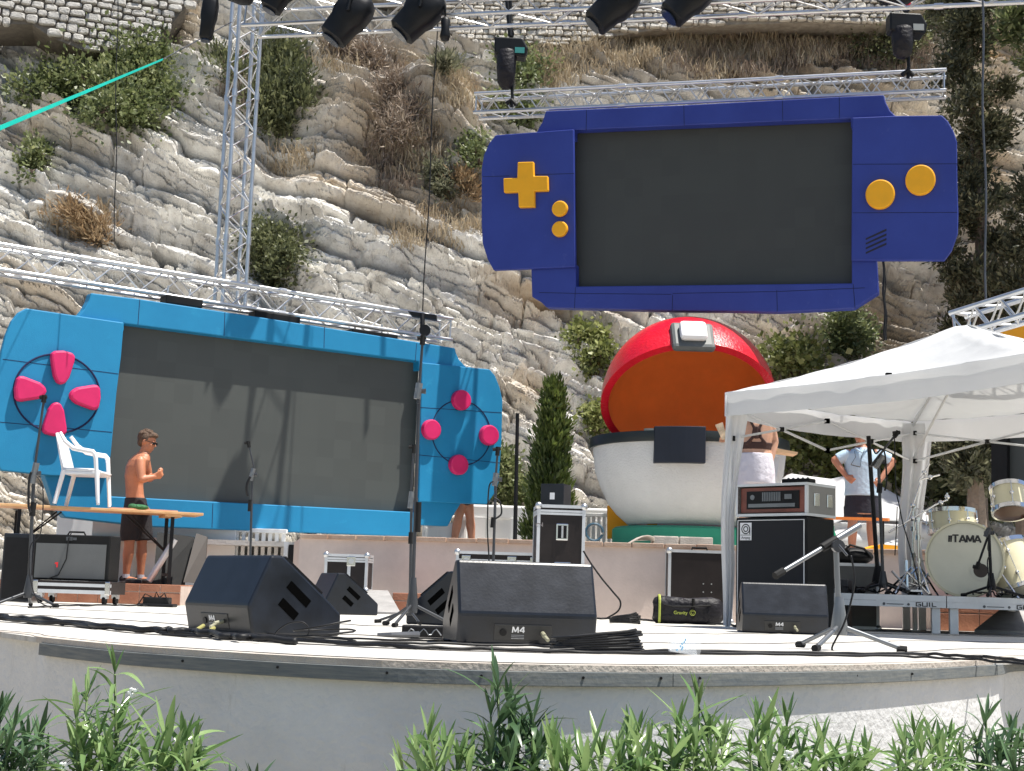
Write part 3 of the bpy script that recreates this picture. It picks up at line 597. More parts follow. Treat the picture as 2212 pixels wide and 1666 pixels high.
# small black fixtures between truss and light blue console
ft = 0
for u, v, w_ in ((385, 656, 90), (585, 691, 120), (795, 729, 130)):
    c = PL.hit(u, v, -.3); o = thing('floodlight_bar', ['short', 'middle', 'long'][ft] + ' black fixture bar tucked above the light blue console' + [' near its left end', '', ' towards its right end'][ft], 'light bar', c, 0, 'black fixture bars over the light blue console')
    ww = w_ / 190 / 2; mb = MB(); e = PL.e
    mb.prism([c - e * ww + Vector((0, 0, -.05)), c + e * ww + Vector((0, 0, -.05)), c + e * ww + Vector((0, 0, .05)), c - e * ww + Vector((0, 0, .05))], PL.n * .2); mb.build('housing', M['blackrough'], o, bevel=.01)
    for s_ in (-.6, .6): mb = MB(); mb.tube([c + e * ww * s_ + Vector((0, 0, .04)), c + e * ww * s_ + Vector((0, 0, .2))], .014, 8); mb.build('hanging_clamp', M['alu'], o)
    ft += 1
# ---------------------------------------------------------------- setting pieces behind the stage
M['fabric'] = mat('white_tent_fabric', (.74, .75, .76), .75, 0, .04, 2, .5, 4)
for n_ in ('fabric',):
    nt = M[n_].node_tree; b = nt.nodes['Principled BSDF']; tr = nt.nodes.new('ShaderNodeBsdfTranslucent'); tr.inputs[0].default_value = (.75, .75, .74, 1)
    mx = nt.nodes.new('ShaderNodeMixShader'); mx.inputs[0].default_value = .38; nt.links.new(b.outputs[0], mx.inputs[1]); nt.links.new(tr.outputs[0], mx.inputs[2]); nt.links.new(mx.outputs[0], nt.nodes['Material Output'].inputs[0])
ww = thing('white_wall', 'white rendered wall block behind the table left of the railing', 'wall', G(300, 16.9))
m_ = MB(); x0, x1, x2 = G(166, 16.9).x, G(262, 16.9).x, G(480, 16.9).x
m_.box(x1 + .003, 17.5, 0, x2, 17.8, .90); m_.build('wall_face', M['white'], ww, bevel=.01)
m_ = MB(); m_.box(x0, 17.3, 0, x1, 17.8, 1.02); m_.build('pier', mat('cream_paint', (.62, .60, .54), .7, 0, .06, 3, .1, 30), ww, bevel=.01)
# small white service hut at the left with a shuttered window
hb = thing('service_hut', 'small white hut with a grey shutter partly hidden behind the left console corner', 'hut', G(150, 18.6))
m_ = MB(); hx0, hx1 = G(110, 18.6).x, G(215, 18.6).x; m_.box(hx0, 18.6, 0, hx1, 19.4, P(150, 1040, 18.6).z); m_.build('wall', M['white'], hb, bevel=.01)
m_ = MB(); wx0, wx1 = G(114, 18.6).x, G(160, 18.6).x; z0_, z1_ = P(140, 1090, 18.6).z, P(140, 1045, 18.6).z
for i_ in range(9): m_.box(wx0, 18.56, z0_ + (z1_ - z0_) * i_ / 9, wx1, 18.58, z0_ + (z1_ - z0_) * (i_ + .7) / 9)
m_.build('shutter', M['grey'], hb)
def railing(name, label, pa, pb, z0, z1, n, cap=.05, gap0=.12):
    e = (pb - pa).normalized(); L_ = (pb - pa).length; o = thing(name, label, 'railing', pa); nn = Vector((e.y, -e.x, 0))
    def bar(a, b2, w, zz0, zz1): return [pa + e * a + nn * w + Vector((0, 0, zz0)), pa + e * b2 + nn * w + Vector((0, 0, zz0)), pa + e * b2 + nn * w + Vector((0, 0, zz1)), pa + e * a + nn * w + Vector((0, 0, zz1))]
    m1 = MB(); m1.prism(bar(0, L_, .05, z1 - cap, z1), -nn * .1); m1.build('top_rail', M['white'], o, bevel=.006)
    m1 = MB(); m1.prism(bar(0, L_, .04, z0, z0 + gap0), -nn * .08); m1.build('bottom_rail', M['white'], o, bevel=.006)
    for i_ in range(n):
        a = L_ * (i_ + .5) / n; m1 = MB(); m1.prism(bar(a - .022, a + .022, .022, z0 + gap0 - .01, z1 - cap + .01), -nn * .044); m1.build('baluster', M['white'], o)
    return o
railing('railing', 'white slatted railing behind the truss foot below the light blue console', G(482, 17.6), G(612, 17.6), .33, .92, 9)
railing('railing', 'white slatted railing between the tall flight case and the round booth', G(1215, 19.6), G(1318, 19.6), TZ, 1.35, 9)
lw = thing('parapet_wall', 'long white parapet wall with a rounded cap at the foot of the cliff', 'wall', G(1150, 20, TZ))
m_ = MB(); xa, xb = G(985, 20.2).x, G(1330, 20.2).x; zt_ = P(1180, 1100, 20.2).z; m_.box(xa, 20.2, TZ - .1, xb, 20.4, zt_); m_.build('wall_face', M['white'], lw)
m_ = MB(); m_.box(xa - .02, 20.14, zt_ - .16, xb + .02, 20.46, zt_ + .03); m_.build('cap', M['white'], lw, bevel=.03)
m_ = MB()
for u_ in (1030, 1110, 1205, 1290): m_.box(G(u_, 20.2).x - .08, 20.1, TZ - .1, G(u_, 20.2).x + .08, 20.2, zt_ - .16)
m_.build('pilaster_row', M['white'], lw)
cb = thing('utility_cabinet', 'white utility cabinet beside the walking legs under the light blue console', 'cabinet', G(935, 19.8, TZ))
m_ = MB(); m_.box(G(905, 19.8).x, 19.8, TZ - .04, G(978, 19.8).x, 20.1, P(935, 1128, 19.8).z); m_.build('body', M['white'], cb, bevel=.02)
m_ = MB(); m_.box(G(912, 19.8).x, 19.785, TZ + .05, G(940, 19.8).x, 19.798, P(935, 1140, 19.8).z); m_.build('door', M['white'], cb, bevel=.004)
cb = thing('storage_bin', 'white rounded bin standing between the walking legs', 'bin', G(1000, 18.9, TZ))
m_ = MB(); m_.box(G(984, 19.9).x, 19.9, TZ - .04, G(1003, 19.9).x, 20.1, P(1000, 1118, 19.9).z); m_.build('body', M['white'], cb, bevel=.04)
m_ = MB(); m_.box(G(983, 19.9).x, 19.88, P(1000, 1124, 19.9).z, G(1004, 19.9).x, 20.11, P(1000, 1114, 19.9).z); m_.build('lid', M['plastic'], cb, bevel=.01)
# dark boards and door frame under the left console
lk = thing('leaning_board', 'dark board leaning against the white wall behind the table leg', 'board', G(370, 16.2))
m_ = MB(); m_.prism([G(330, 15.9, .21), G(398, 15.9, .21), P(420, 1160, 16.6), P(340, 1150, 16.6)], (0, .03, 0)); m_.build('board', M['blackrough'], lk)
m_ = MB(); m_.prism([P(396, 1258, 15.7), P(440, 1262, 15.7), P(448, 1160, 16.4), P(424, 1152, 16.4)], (0, .03, 0)); tag(m_.build('brown_board', mat('dark_brown_board', (.035, .028, .024), .7, 0, .2, 4)), 'dark brown board leaning beside the table leg under the light blue console', 'board')
m_ = MB(); m_.tube([P(322, 1255, 15.5), P(378, 1165, 15.5)], .035, 10); tag(m_.build('steel_strut', M['alu_flat']), 'thick grey tube leaning diagonally behind the table leg', 'tube')
dfm = thing('door_frame', 'dark doorway with a pale frame where the pink wall begins', 'doorway', G(640, 16.9))
m_ = MB(); m_.box(G(617, 17.0).x, 17.0, 0, G(650, 17.0).x, 17.05, .72); m_.build('opening', M['black'], dfm)
m_ = MB(); xx = G(617, 17.0).x; m_.box(xx - .05, 16.95, 0, xx - .005, 17.07, .75); m_.build('jamb', M['alu_flat'], dfm)

# ---------------------------------------------------------------- gazebo
A_ = Vector((1.78, 11.8, 0)); dAB = Vector((.8, .6, 0)); dAC = Vector((.6, -.8, 0)); TB, TC = 2.45, 3.2; EZ = 1.93
tent = thing('gazebo', 'white pop-up gazebo with pitched fabric roof over the drum riser', 'gazebo', A_)
def T_(a, b, z): return A_ + dAB * a + dAC * b + Vector((0, 0, z))
pk = T_(TB * .5, TC * .5, 0); pk = Vector((pk.x - .12, pk.y, 2.47))
rs = random.Random(5)
# roof: four sagging triangular panels
m_ = MB(); nS = 26
cor = [T_(0, 0, EZ), T_(0, TC, EZ + .02), T_(TB, TC, EZ + .02), T_(TB, 0, EZ)]
for q in range(4):
    c0, c1 = cor[q], cor[(q + 1) % 4]; vv = []; idx = {}
    for i_ in range(nS + 1):
        for j_ in range(i_ + 1):
            r_ = i_ / nS; w_ = j_ / i_ if i_ else .5
            p = pk.lerp(c0.lerp(c1, w_), r_)
            mid = math.sin(math.pi * w_) ** .8 * math.sin(math.pi * min(1, r_ * 1.0)) if i_ else 0
            p.z -= .16 * mid * (1 if q != 0 else 1.05) + .05 * math.sin(math.pi * r_)
            p.z -= .035 * r_ * math.sin(math.pi * w_)
            p.z += .005 * math.sin(w_ * 21 + r_ * 5 + q) * r_ * math.sin(math.pi * w_) + .012 * math.sin(w_ * 9 - r_ * 17) * math.sin(math.pi * w_) * (1 - r_) + .006 * math.sin(w_ * 47 + r_ * 23)
            idx[i_, j_] = len(vv); vv.append(p)
    ff = []
    for i_ in range(nS):
        for j_ in range(i_ + 1):
            ff.append((idx[i_, j_], idx[i_ + 1, j_], idx[i_ + 1, j_ + 1]))
            if j_ < i_: ff.append((idx[i_, j_], idx[i_ + 1, j_ + 1], idx[i_, j_ + 1]))
    m_.add(vv, ff)
o = m_.build('roof', M['fabric'], tent, smooth=True, fix=False); so_ = o.modifiers.new('s', 'SOLIDIFY'); so_.thickness = .003
for q in range(4):
    c0, c1 = cor[q], cor[(q + 1) % 4]; m_ = MB(); vv = []; out = (c0 + c1) / 2 - Vector((pk.x, pk.y, EZ)); out.z = 0; out.normalize(); n = 40
    for i_ in range(n + 1):
        w_ = i_ / n; p = c0.lerp(c1, w_); sag = .035 * math.sin(math.pi * w_)
        for k_ in range(5):
            t_ = k_ / 4; vv.append(p + out * (.015 + .009 * t_ * math.sin(w_ * 19 + q * 2) + .005 * t_ * math.sin(w_ * 53)) + Vector((0, 0, -sag - .20 * t_ * (1 - .03 * math.sin(w_ * 7)))))
    ff = [(i_ * 5 + k_, (i_ + 1) * 5 + k_, (i_ + 1) * 5 + k_ + 1, i_ * 5 + k_ + 1) for i_ in range(n) for k_ in range(4)]
    m_.add(vv, ff); m_.build('valance', M['fabric'], tent, smooth=True, fix=False)
for q, c in enumerate(cor):
    m_ = MB(); ins_ = (Vector((pk.x, pk.y, 0)) - c); ins_.z = 0; ins_.normalize(); b_ = Vector((c.x, c.y, 0)) + ins_ * .03
    m_.box(b_.x - .018, b_.y - .018, .0 if q != 3 else .0, b_.x + .018, b_.y + .018, EZ - .02); m_.box(b_.x - .04, b_.y - .04, 0, b_.x + .04, b_.y + .04, .012)
    m_.build('leg', M['white'], tent, bevel=.003)
# curtains gathered at the legs (front-left corner and rear-left corner)
def curtain(c, w0, w1, w2, e, zt0=EZ - .03, zb=.02, tw_=0.0):
    m_ = MB(); vv = []; n = 22; k_n = 26
    for i_ in range(k_n + 1):
        t_ = i_ / k_n; w_ = w0 * (1 - t_) ** 3 + w1 * (1 - (1 - t_) ** 3) if t_ < .75 else w1 + (w2 - w1) * (t_ - .75) / .25
        for j_ in range(n + 1):
            s_ = j_ / n; vv.append(c + e * (w_ * s_ - .03) + Vector((0, -.02 + .05 * math.sin(s_ * 15 + t_ * 2) * min(1, .2 + t_), zt0 + (zb - zt0) * t_ )) + e * (.02 * math.sin(t_ * 7 + tw_)))
    ff = [(i_ * (n + 1) + j_, i_ * (n + 1) + j_ + 1, (i_ + 1) * (n + 1) + j_ + 1, (i_ + 1) * (n + 1) + j_) for i_ in range(k_n) for j_ in range(n)]
    m_.add(vv, ff); return m_.build('curtain', M['fabric'], tent, smooth=True, fix=False)
curtain(cor[0] * 1 + Vector((0, -.03, -EZ)), .30, .13, .07, dAB, tw_=1)
curtain(Vector((cor[3].x - .10, cor[3].y - .05, 0)), .30, .19, .24, Vector((1, -.1, 0)).normalized(), zb=.3)
# scissor frame
sc_ = MB()
class _J:
    def box(s, *a): q_ = MB(); q_.box(*a); q_.build('joint', M['rubber'], tent)
jt = _J()
def scis(p, q_, n=2, h=.26, z=EZ - .12):
    p = p.copy(); q_ = q_.copy(); p.z = q_.z = 0
    for i_ in range(n):
        a = p.lerp(q_, i_ / n); b2 = p.lerp(q_, (i_ + 1) / n); z0_, z1_ = (z, z - h) if i_ % 2 == 0 else (z - h, z)
        sc_.tube([a + Vector((0, 0, z)), b2 + Vector((0, 0, z - h))], .011, 6); sc_.tube([a + Vector((0, 0, z - h)), b2 + Vector((0, 0, z))], .011, 6)
        m = (a + b2) / 2; jt.box(m.x - .022, m.y - .022, z - h / 2 - .018, m.x + .022, m.y + .022, z - h / 2 + .018)
        for e_ in (a, b2):
            for z_ in (z, z - h): jt.box(e_.x - .02, e_.y - .02, z_ - .02, e_.x + .02, e_.y + .02, z_ + .02)
scis(T_(.05, 0.03, 0), T_(TB - .05, 0.03, 0)); scis(T_(TB - .04, .05, 0), T_(TB - .04, TC, 0)); scis(T_(.05, .05, 0), T_(.05, TC, 0), z=EZ - .02, h=.14)
sc_.tube([T_(TB - .05, .05, EZ - .35), pk + Vector((0, 0, -.3))], .012, 6); sc_.tube([T_(TB - .05, .05, EZ - .05), pk + Vector((0, 0, -.1))], .012, 6)
sc_.build('scissor_frame', M['alu_flat'], tent)
# white fabric structure behind (low roof of another gazebo)
t2 = thing('gazebo', 'lower crumpled white gazebo roof behind the person in the blue polo shirt', 'gazebo', G(1830, 18.6, TZ))
def roof2(pts_top, pts_bot, Ya, Yb_, name):
    m_ = MB(); n = 36; k_n = 10; vv = []
    def interp(pl_, t_):
        x = pl_[0][0] + (pl_[-1][0] - pl_[0][0]) * t_
        for (a, va), (b2, vb) in zip(pl_, pl_[1:]):
            if a <= x <= b2 + 1e-6: return x, va + (vb - va) * (x - a) / max(1e-6, b2 - a)
        return pl_[-1]
    for i_ in range(n + 1):
        t_ = i_ / n; ut, vt = interp(pts_top, t_); ub, vb = interp(pts_bot, t_)
        for k_ in range(k_n + 1):
            s_ = k_ / k_n; vv.append(P(ut + (ub - ut) * s_, vt + (vb - vt) * s_, Ya + (Yb_ - Ya) * s_ + .05 * math.sin(t_ * 17 + s_ * 5) + .04 * math.sin(t_ * 7 - s_ * 9)))
    ff = [(i_ * (k_n + 1) + k_, (i_ + 1) * (k_n + 1) + k_, (i_ + 1) * (k_n + 1) + k_ + 1, i_ * (k_n + 1) + k_ + 1) for i_ in range(n) for k_ in range(k_n)]
    m_.add(vv, ff); o_ = m_.build(name, M['fabric'], t2, smooth=True, fix=False); s2_ = o_.modifiers.new('s', 'SOLIDIFY'); s2_.thickness = .01; return o_
roof2([(1672, 1050), (1705, 1024), (1745, 1030), (1795, 1036), (1822, 1030), (1900, 1050), (1985, 1098), (2010, 1110)], [(1650, 1120), (1740, 1128), (1800, 1132), (1830, 1120), (1900, 1125), (1990, 1128), (2020, 1135)], 19.3, 18.2, 'roof')
roof2([(1650, 1122), (2020, 1136)], [(1655, 1200), (2020, 1200)], 18.18, 18.15, 'side_wall')
# orange topped table in front of it and clutter
ot = thing('folding_table', 'orange-edged folding table in front of the person in the blue polo shirt', 'table', G(1830, 16.4, TZ))
m_ = MB(); m_.prism([P(1768, 1122, 16.3), P(1918, 1126, 16.3), P(1922, 1126, 16.9), P(1775, 1122, 16.9)], (0, 0, .035)); m_.build('tabletop', mat('orange_table_wood', (.70, .22, .04), .5, 0, .1, 4), ot)
for u_, y_ in ((1778, 16.4), (1905, 16.4), (1785, 16.8), (1908, 16.8)):
    m_ = MB(); p = G(u_, y_, TZ - .05); m_.tube([p, Vector((p.x, p.y, P(u_, 1124, y_).z))], .015, 6); m_.build('leg', M['black'], ot)
m_ = MB(); m_.prism([P(1800, 1205, 15.6), P(1965, 1215, 15.6), P(1955, 1180, 15.6), P(1905, 1176, 15.6)], (0, .5, 0)); tag(m_.build('yellow_cloth_box', M['orangep']), 'yellow board lying low behind the pink wall near the drums', 'board')
bt = thing('green_bottle', 'small green bottle on the ledge left of the orange-edged table leg', 'bottle', P(1800, 1176, 15.2))
m_ = MB(WM[bt.name]); m_.lathe([(.028, 0), (.03, .1), (.01, .15), (.01, .19)], n=12); m_.build('glass', mat('green_glass', (.02, .25, .12), .15), bt, smooth=True, auto=40)
# plinth slabs and fabric in front of the booth
for i_, (u0, u1) in enumerate(((1410, 1466), (1468, 1540))):
    m_ = MB(); p0, p1 = G(u0, 15.7, TZ), G(u1, 15.7, TZ); m_.box(p0.x, 15.7, TZ - .03, p1.x, 15.95, TZ + .10); tag(m_.build('concrete_block', M['concrete_lip'], bevel=.012), ('shorter', 'longer')[i_] + ' pale concrete block on the pink wall in front of the booth', 'block', 'concrete blocks on the pink wall')
m_ = MB(); vv = []
for i_ in range(19):
    for j_ in range(5):
        t_ = i_ / 18; p = G(1318 + 95 * t_, 15.4 + j_ * .12, TZ - .035); p.z += .10 * max(0, math.sin(t_ * 3.0 - .9)) + .015 * math.sin(t_ * 9 + j_); vv.append(p)
m_.add(vv, [(i_ * 5 + j_, (i_ + 1) * 5 + j_, (i_ + 1) * 5 + j_ + 1, i_ * 5 + j_ + 1) for i_ in range(18) for j_ in range(4)])
o = m_.build('canvas_sheet', mat('beige_canvas', (.50, .44, .38), .85, 0, .1, 6), smooth=True); o.modifiers.new('s', 'SOLIDIFY').thickness = .012; tag(o, 'crumpled beige sheet lying on the terrace left of the concrete blocks', 'sheet')
# rope coil by the tall case, tray on terrace
m_ = MB()
for i_ in range(5): m_.tube([G(1345, 15.3, TZ + .1) + Vector((.09 * math.cos(t_) , .02 * i_, .09 * math.sin(t_))) - Vector((.3, 0, 0)) for t_ in [k_ * .4 for k_ in range(16)]], .014, 6)
tag(m_.build('hose_coil', mat('blue_grey_hose', (.03, .09, .14), .4)), 'coiled dark blue hose on the wall beside the tall flight case', 'hose')
# black pole behind
m_ = MB(); m_.tube([G(1112, 17.4, TZ - .05), P(1118, 893, 17.4)], [.028, .022], 10); o = m_.build('black_post', M['black']); tag(o, 'slim black post standing left of the cypress', 'post')
# yoga pad/ wooden tray by bra person
m_ = MB(); m_.prism([P(1672, 975, 15.9), P(1722, 982, 15.9), P(1724, 977, 15.9), P(1674, 968, 15.9)], (0, .25, 0)); tag(m_.build('wooden_board', mat('light_wood', (.62, .40, .22), .6, 0, .1, 5)), 'small light wooden board sticking out beside the person in the white shorts', 'board')
m_ = MB(); m_.prism([P(1672, 985, 16), P(1684, 988, 16), P(1674, 1052, 16), P(1668, 1052, 16)], (0, .04, 0)); tag(m_.build('board_support', M['alu_flat']), 'pale slanting support under the small wooden board', 'support')

# ---------------------------------------------------------------- wedge monitors
M['wedge'] = mat('scuffed_black_paint', (.005, .006, .008), .36, 0, .45, 7, .03, 90, spec=.45, col2=(.011, .015, .024), scuff=((.06, .06, .06), .66, 9, (1, 1, 1)))  # bluish second tone puts some of the sky's reflection into the black
WP = [(.03, 0), (0, .13), (.105, .355), (.165, .355), (.40, .175), (.49, .10), (.49, 0)]
def wedge(label, loc, rz, W=.60, conn=True):
    o = thing('stage_monitor', label, 'monitor speaker', loc, rz, 'wedge monitors on the stage'); T = WM[o.name]; h_ = W / 2
    m_ = MB(T); m_.prism([(-h_, y, z) for y, z in WP], (W, 0, 0)); m_.build('cabinet', M['wedge'], o, bevel=.012)
    for sx in (-1, 1):
        for k_ in (0, 1):
            m_ = MB(T); y0 = .15 + k_ * .075 ; pts = [(y0 - .02, .20 - k_ * .03), (y0 + .035, .20 - k_ * .03 - .02), (y0 + .075 , .11 - k_ * .015), (y0 + .03, .085 - k_ * .01)]
            cy_, cz_, l2 = ((.255, .185, .07), (.205, .118, .055))[k_]; pts = [(cy_ - .78 * l2 - .63 * .02, cz_ + .63 * l2 - .78 * .02), (cy_ - .78 * l2 + .63 * .02, cz_ + .63 * l2 + .78 * .02), (cy_ + .78 * l2 + .63 * .02, cz_ - .63 * l2 + .78 * .02), (cy_ + .78 * l2 - .63 * .02, cz_ - .63 * l2 - .78 * .02)]
            m_.prism([(sx * (h_ + .0015), y, z) for y, z in pts], (-sx * .02, 0, 0)); m_.build('handle_slot', M['void'], o)
    m_ = MB(T); m_.prism([(-h_ + .02, .185, .345), (h_ - .02, .185, .345), (h_ - .02, .39, .188), (-h_ + .02, .39, .188)], (0, .006, .008)); m_.build('grille', M['black'], o)
    if conn:
        m_ = MB(T); n_ = Vector((0, -.972, -.233)); up = Vector((0, -.233, .972)); c = Vector((-.02, .0165, .055))
        m_.prism([c + Vector((sx * .125, 0, 0)) + up * (.036 * sy) + n_ * .0025 for sx, sy in ((-1, -1), (1, -1), (1, 1), (-1, 1))], -n_ * .02); pn = m_.build('connector_panel', M['label_black'], o, bevel=.004)
        R3 = T.to_3x3(); strokes_on('M4', .025, T @ (c + Vector((-.045, 0, 0)) + n_ * .003), R3 @ Vector((1, 0, 0)), R3 @ up, R3 @ n_, M['label_white'], 'lettering', pn)
        m_ = MB(T)
        for sx in (-.085,): m_.lathe([(.015, 0), (.015, .004)], c + Vector((sx, 0, 0)) + n_ * .004, n_, 14)
        m_.build('socket', M['black'], pn)
        m_ = MB(T)
        for i_ in range(3): m_.box(-.05, -.0, -.012 - i_ * .007, .005, .001, -.009 - i_ * .007, Matrix.Translation(c + n_ * .003))
        m_.build('small_print', mat('dim_lettering', (.3, .3, .3), .5), pn)
        m_ = MB(T); p0 = c + Vector((.085, 0, 0)) + n_ * .006; m_.tube([p0, p0 + n_ * .045], .010, 10); m_.tube([p0 + n_ * .03, p0 + n_ * .07 + Vector((.01, 0, -.01))], .008, 8); m_.build('cable_plug', (bpy.data.materials.get('pale_plug') or mat('pale_plug', (.30, .29, .20), .4)), o)
    return o
wedge('large black wedge monitor centre front with its bluish back towards the viewer', G(1140, 6.15), R(10))
wedge('large black wedge monitor turned sideways at the left front of the stage', G(545, 6.4) + Vector((-.215, .215, 0)), R(-50))
wedge('black wedge monitor at the right beside the gazebo leg', G(1697, 10.2), R(-4))
wedge('small dark wedge monitor behind the sideways left front one', G(683, 12.6), R(-62), W=.42, conn=False)
wedge('dark wedge monitor mostly hidden behind the centre front one', G(1062, 9.7), R(60), conn=False)

# ---------------------------------------------------------------- flight cases
M['case'] = mat('dark_laminate', (.020, .015, .014), .45, 0, .3, 5, .1, 200, spec=.3)
def fcase(label, loc, rz, w, d, h, seam=None, handles=(), latches=(), num=None, cat='flight case', m='case', corners=True, split=None):
    o = thing('flight_case', label, cat, loc, rz); T = WM[o.name]; a = .018
    m_ = MB(T); m_.box(-w / 2 + .006, .006, .006, w / 2 - .006, d - .006, h - .006); m_.build('body', M[m], o)
    m_ = MB(T); t_ = .028
    for z in (0, h - t_):
        m_.box(-w / 2, 0, z, w / 2, t_, z + t_); m_.box(-w / 2, d - t_, z, w / 2, d, z + t_)
        for x in (-w / 2, w / 2 - t_): m_.box(x, t_, z, x + t_, d - t_, z + t_)
    for x in (-w / 2, w / 2 - t_):
        for y in (0, d - t_): m_.box(x, y, t_, x + t_, y + t_, h - t_)
    if seam: 
        m_.box(-w / 2 - .002, -.002, seam, w / 2 + .002, d + .002, seam + .02); m_.box(-w / 2 - .002, -.002, seam + .024, w / 2 + .002, d + .002, seam + .044)
    if split is not None: m_.box(split - .016, -.003, t_, split + .016, .02, h - t_)
    m_.build('edge_trim', M['alu_flat'], o)
    if corners:
        for x in (-w / 2 + .012, w / 2 - .012):
            for z in (.012, h - .012):
                m_ = MB(T); m_.ell((x, .012, z), (.034, .03, .034), 10); m_.build('corner', M['alu'], o, smooth=True)
    for hx, hz, hw, hh in handles:
        m_ = MB(T); m_.box(hx - hw / 2, -.006, hz - hh / 2, hx + hw / 2, .01, hz + hh / 2); hd = m_.build('handle', M['chrome'], o, bevel=.012)
        m_ = MB(T); m_.box(hx - hw * .36, -.0085, hz - hh * .38, hx + hw * .36, .0, hz + hh * .38); m_.build('recess', M['black'], hd)
        m_ = MB(T); m_.tube([(hx, -.016, hz - hh * .36), (hx, -.016, hz + hh * .36)], .011, 8); m_.build('grip', M['alu'], hd)
    for lx, lz in latches:
        m_ = MB(T); m_.box(lx - .045, -.008, lz - .05, lx + .045, .004, lz + .05); lt = m_.build('latch', M['chrome'], o, bevel=.01)
        m_ = MB(T); m_.lathe([(.024, 0), (.026, .012)], (lx, -.008, lz), (0, -1, 0), 14); m_.build('catch', M['alu'], lt)
    if num:
        R3 = T.to_3x3(); text_on(num, .09, T @ Vector((-w * .38, -.001, h * .80)), R3 @ Vector((0, 0, 1)), R3 @ Vector((-1, 0, 0)), R3 @ Vector((0, -1, 0)), mat('faint_chalk', (.22, .2, .2), .8), 'number', o, ext=.0015)
    return o
fcase('tall dark flight case with silver edges standing in front of the pink wall', G(1207, 12.8), R(3), .43, .5, 1.02, seam=.93, handles=((.01, .78, .11, .15), (.02, .47, .15, .09)), num='2')
fcase('small silver-edged flight case on the ramp step left of the tall stand', G(745, 14.55, .2), R(-4), .44, .35, .37, seam=.29, latches=((.05, .30),), split=.03)
fcase('long low flight case half hidden behind the centre front monitor', G(1075, 13.9), R(-2), .84, .4, .62, seam=.50, latches=((-.32, .53), (.12, .53), (.34, .53)))
cc = fcase('black road case with top handle standing behind the gig bag', G(1512, 14.3), 0, .64, .28, .71)
m_ = MB(WM[cc.name]); m_.tube([(-.08, .1, .70), (-.07, .1, .735), (.07, .1, .735), (.08, .1, .70)], .011, 8); m_.build('top_handle', M['rubber'], cc)
m_ = MB(WM[cc.name])
for x in (-.02, .06):
    for z in (.3, .38): m_.lathe([(.007, 0), (.007, .004)], (x + .05, .0055, z), (0, -1, 0), 8)
m_.build('bolt_group', M['alu'], cc)
# small speaker on the tall case
sp = thing('small_speaker', 'small black loudspeaker on top of the tall flight case', 'speaker', G(1192, 12.85, 1.02), R(-22)); T = WM[sp.name]
m_ = MB(T); m_.box(-.11, 0, 0, .11, .2, .19); m_.build('cabinet', M['wedge'], sp, bevel=.006)
m_ = MB(T); m_.box(-.02, -.003, .05, .025, .002, .11); m_.build('sticker', M['plastic'], sp)
# ---------------------------------------------------------------- guitar amp on dolly, cabinet
ga = thing('guitar_amplifier', 'grey-fronted guitar amplifier standing on a low wheeled case at the left', 'amplifier', G(150, 13.7, .22), R(-4)); T = WM[ga.name]
m_ = MB(T); m_.box(-.37, 0, 0, .37, .3, .43); m_.build('cabinet', M['blackrough'], ga, bevel=.012)
m_ = MB(T); m_.box(-.345, -.006, .02, .335, .002, .345); m_.build('speaker_cloth', mat('grey_speaker_cloth', (.12, .125, .125), .8, 0, .1, 3, .3, 300), ga)
m_ = MB(T); m_.tube([(-.09, .1, .425), (-.07, .1, .46), (.07, .1, .46), (.09, .1, .425)], .009, 8); m_.build('handle', M['rubber'], ga)
m_ = MB(T); m_.box(-.06, -.006, .375, .0, 0, .41); m_.box(.005, -.006, .38, .04, 0, .405); m_.build('badge', M['grey'], ga)
m_ = MB(T); m_.prism([(-.15, -.008, .165), (-.12, -.008, .17), (-.12, -.008, .12), (-.135, -.008, .12), (-.135, -.008, .15), (-.15, -.008, .15)], (0, .003, 0)); m_.build('red_tape', mat('red_tape', (.8, .02, .03), .5), ga)
m_ = MB(T); m_.tube([(-.05, .1, .46), (-.03, -.02, .40), (-.035, -.03, .2), (-.1, -.03, .05), (-.2, -.03, .01)], .006, 6); tag(m_.build('instrument_cable', M['cable']), 'thin black cable hanging over the front of the guitar amplifier', 'cable')
dl_ = thing('wheeled_dolly', 'low silver-edged wheeled case base under the guitar amplifier', 'dolly', G(150, 13.6), R(-4)); T = WM[dl_.name]
m_ = MB(T); m_.box(-.38, 0, .10, .38, .42, .218); m_.build('base', M['case'], dl_)
m_ = MB(T); m_.box(-.385, -.005, .10, .385, .01, .135); m_.box(-.385, -.005, .165, .385, .01, .195); m_.build('edge_trim', M['alu_flat'], dl_)
for x in (-.31, .31):
    for y in (.06, .36):
        m_ = MB(T); m_.lathe([(.04, -.015), (.045, 0), (.04, .015)], (x, y, .045), (1, 0, 0), 16); w_ = m_.build('wheel', M['rubber'], dl_)
        m_ = MB(T); m_.box(x - .03, y - .03, .06, x + .03, y + .03, .1); m_.build('fork', M['alu'], w_)
for i_, x in enumerate((-.36, .33)):
    m_ = MB(T); m_.box(x, -.02, .09, x + .05, .0, .22); m_.build('corner_catch', M['chrome'], dl_, bevel=.01)
sc2 = thing('speaker_cabinet', 'black loudspeaker cabinet left of the guitar amplifier at the frame edge', 'speaker', G(34, 14.1), R(6)); T = WM[sc2.name]
m_ = MB(T); m_.box(-.16, 0, 0, .13, .4, .66); m_.build('cabinet', M['wedge'], sc2, bevel=.01)
m_ = MB(T); m_.box(-.14, -.006, .03, .11, .0, .62); m_.build('grille', M['black'], sc2)
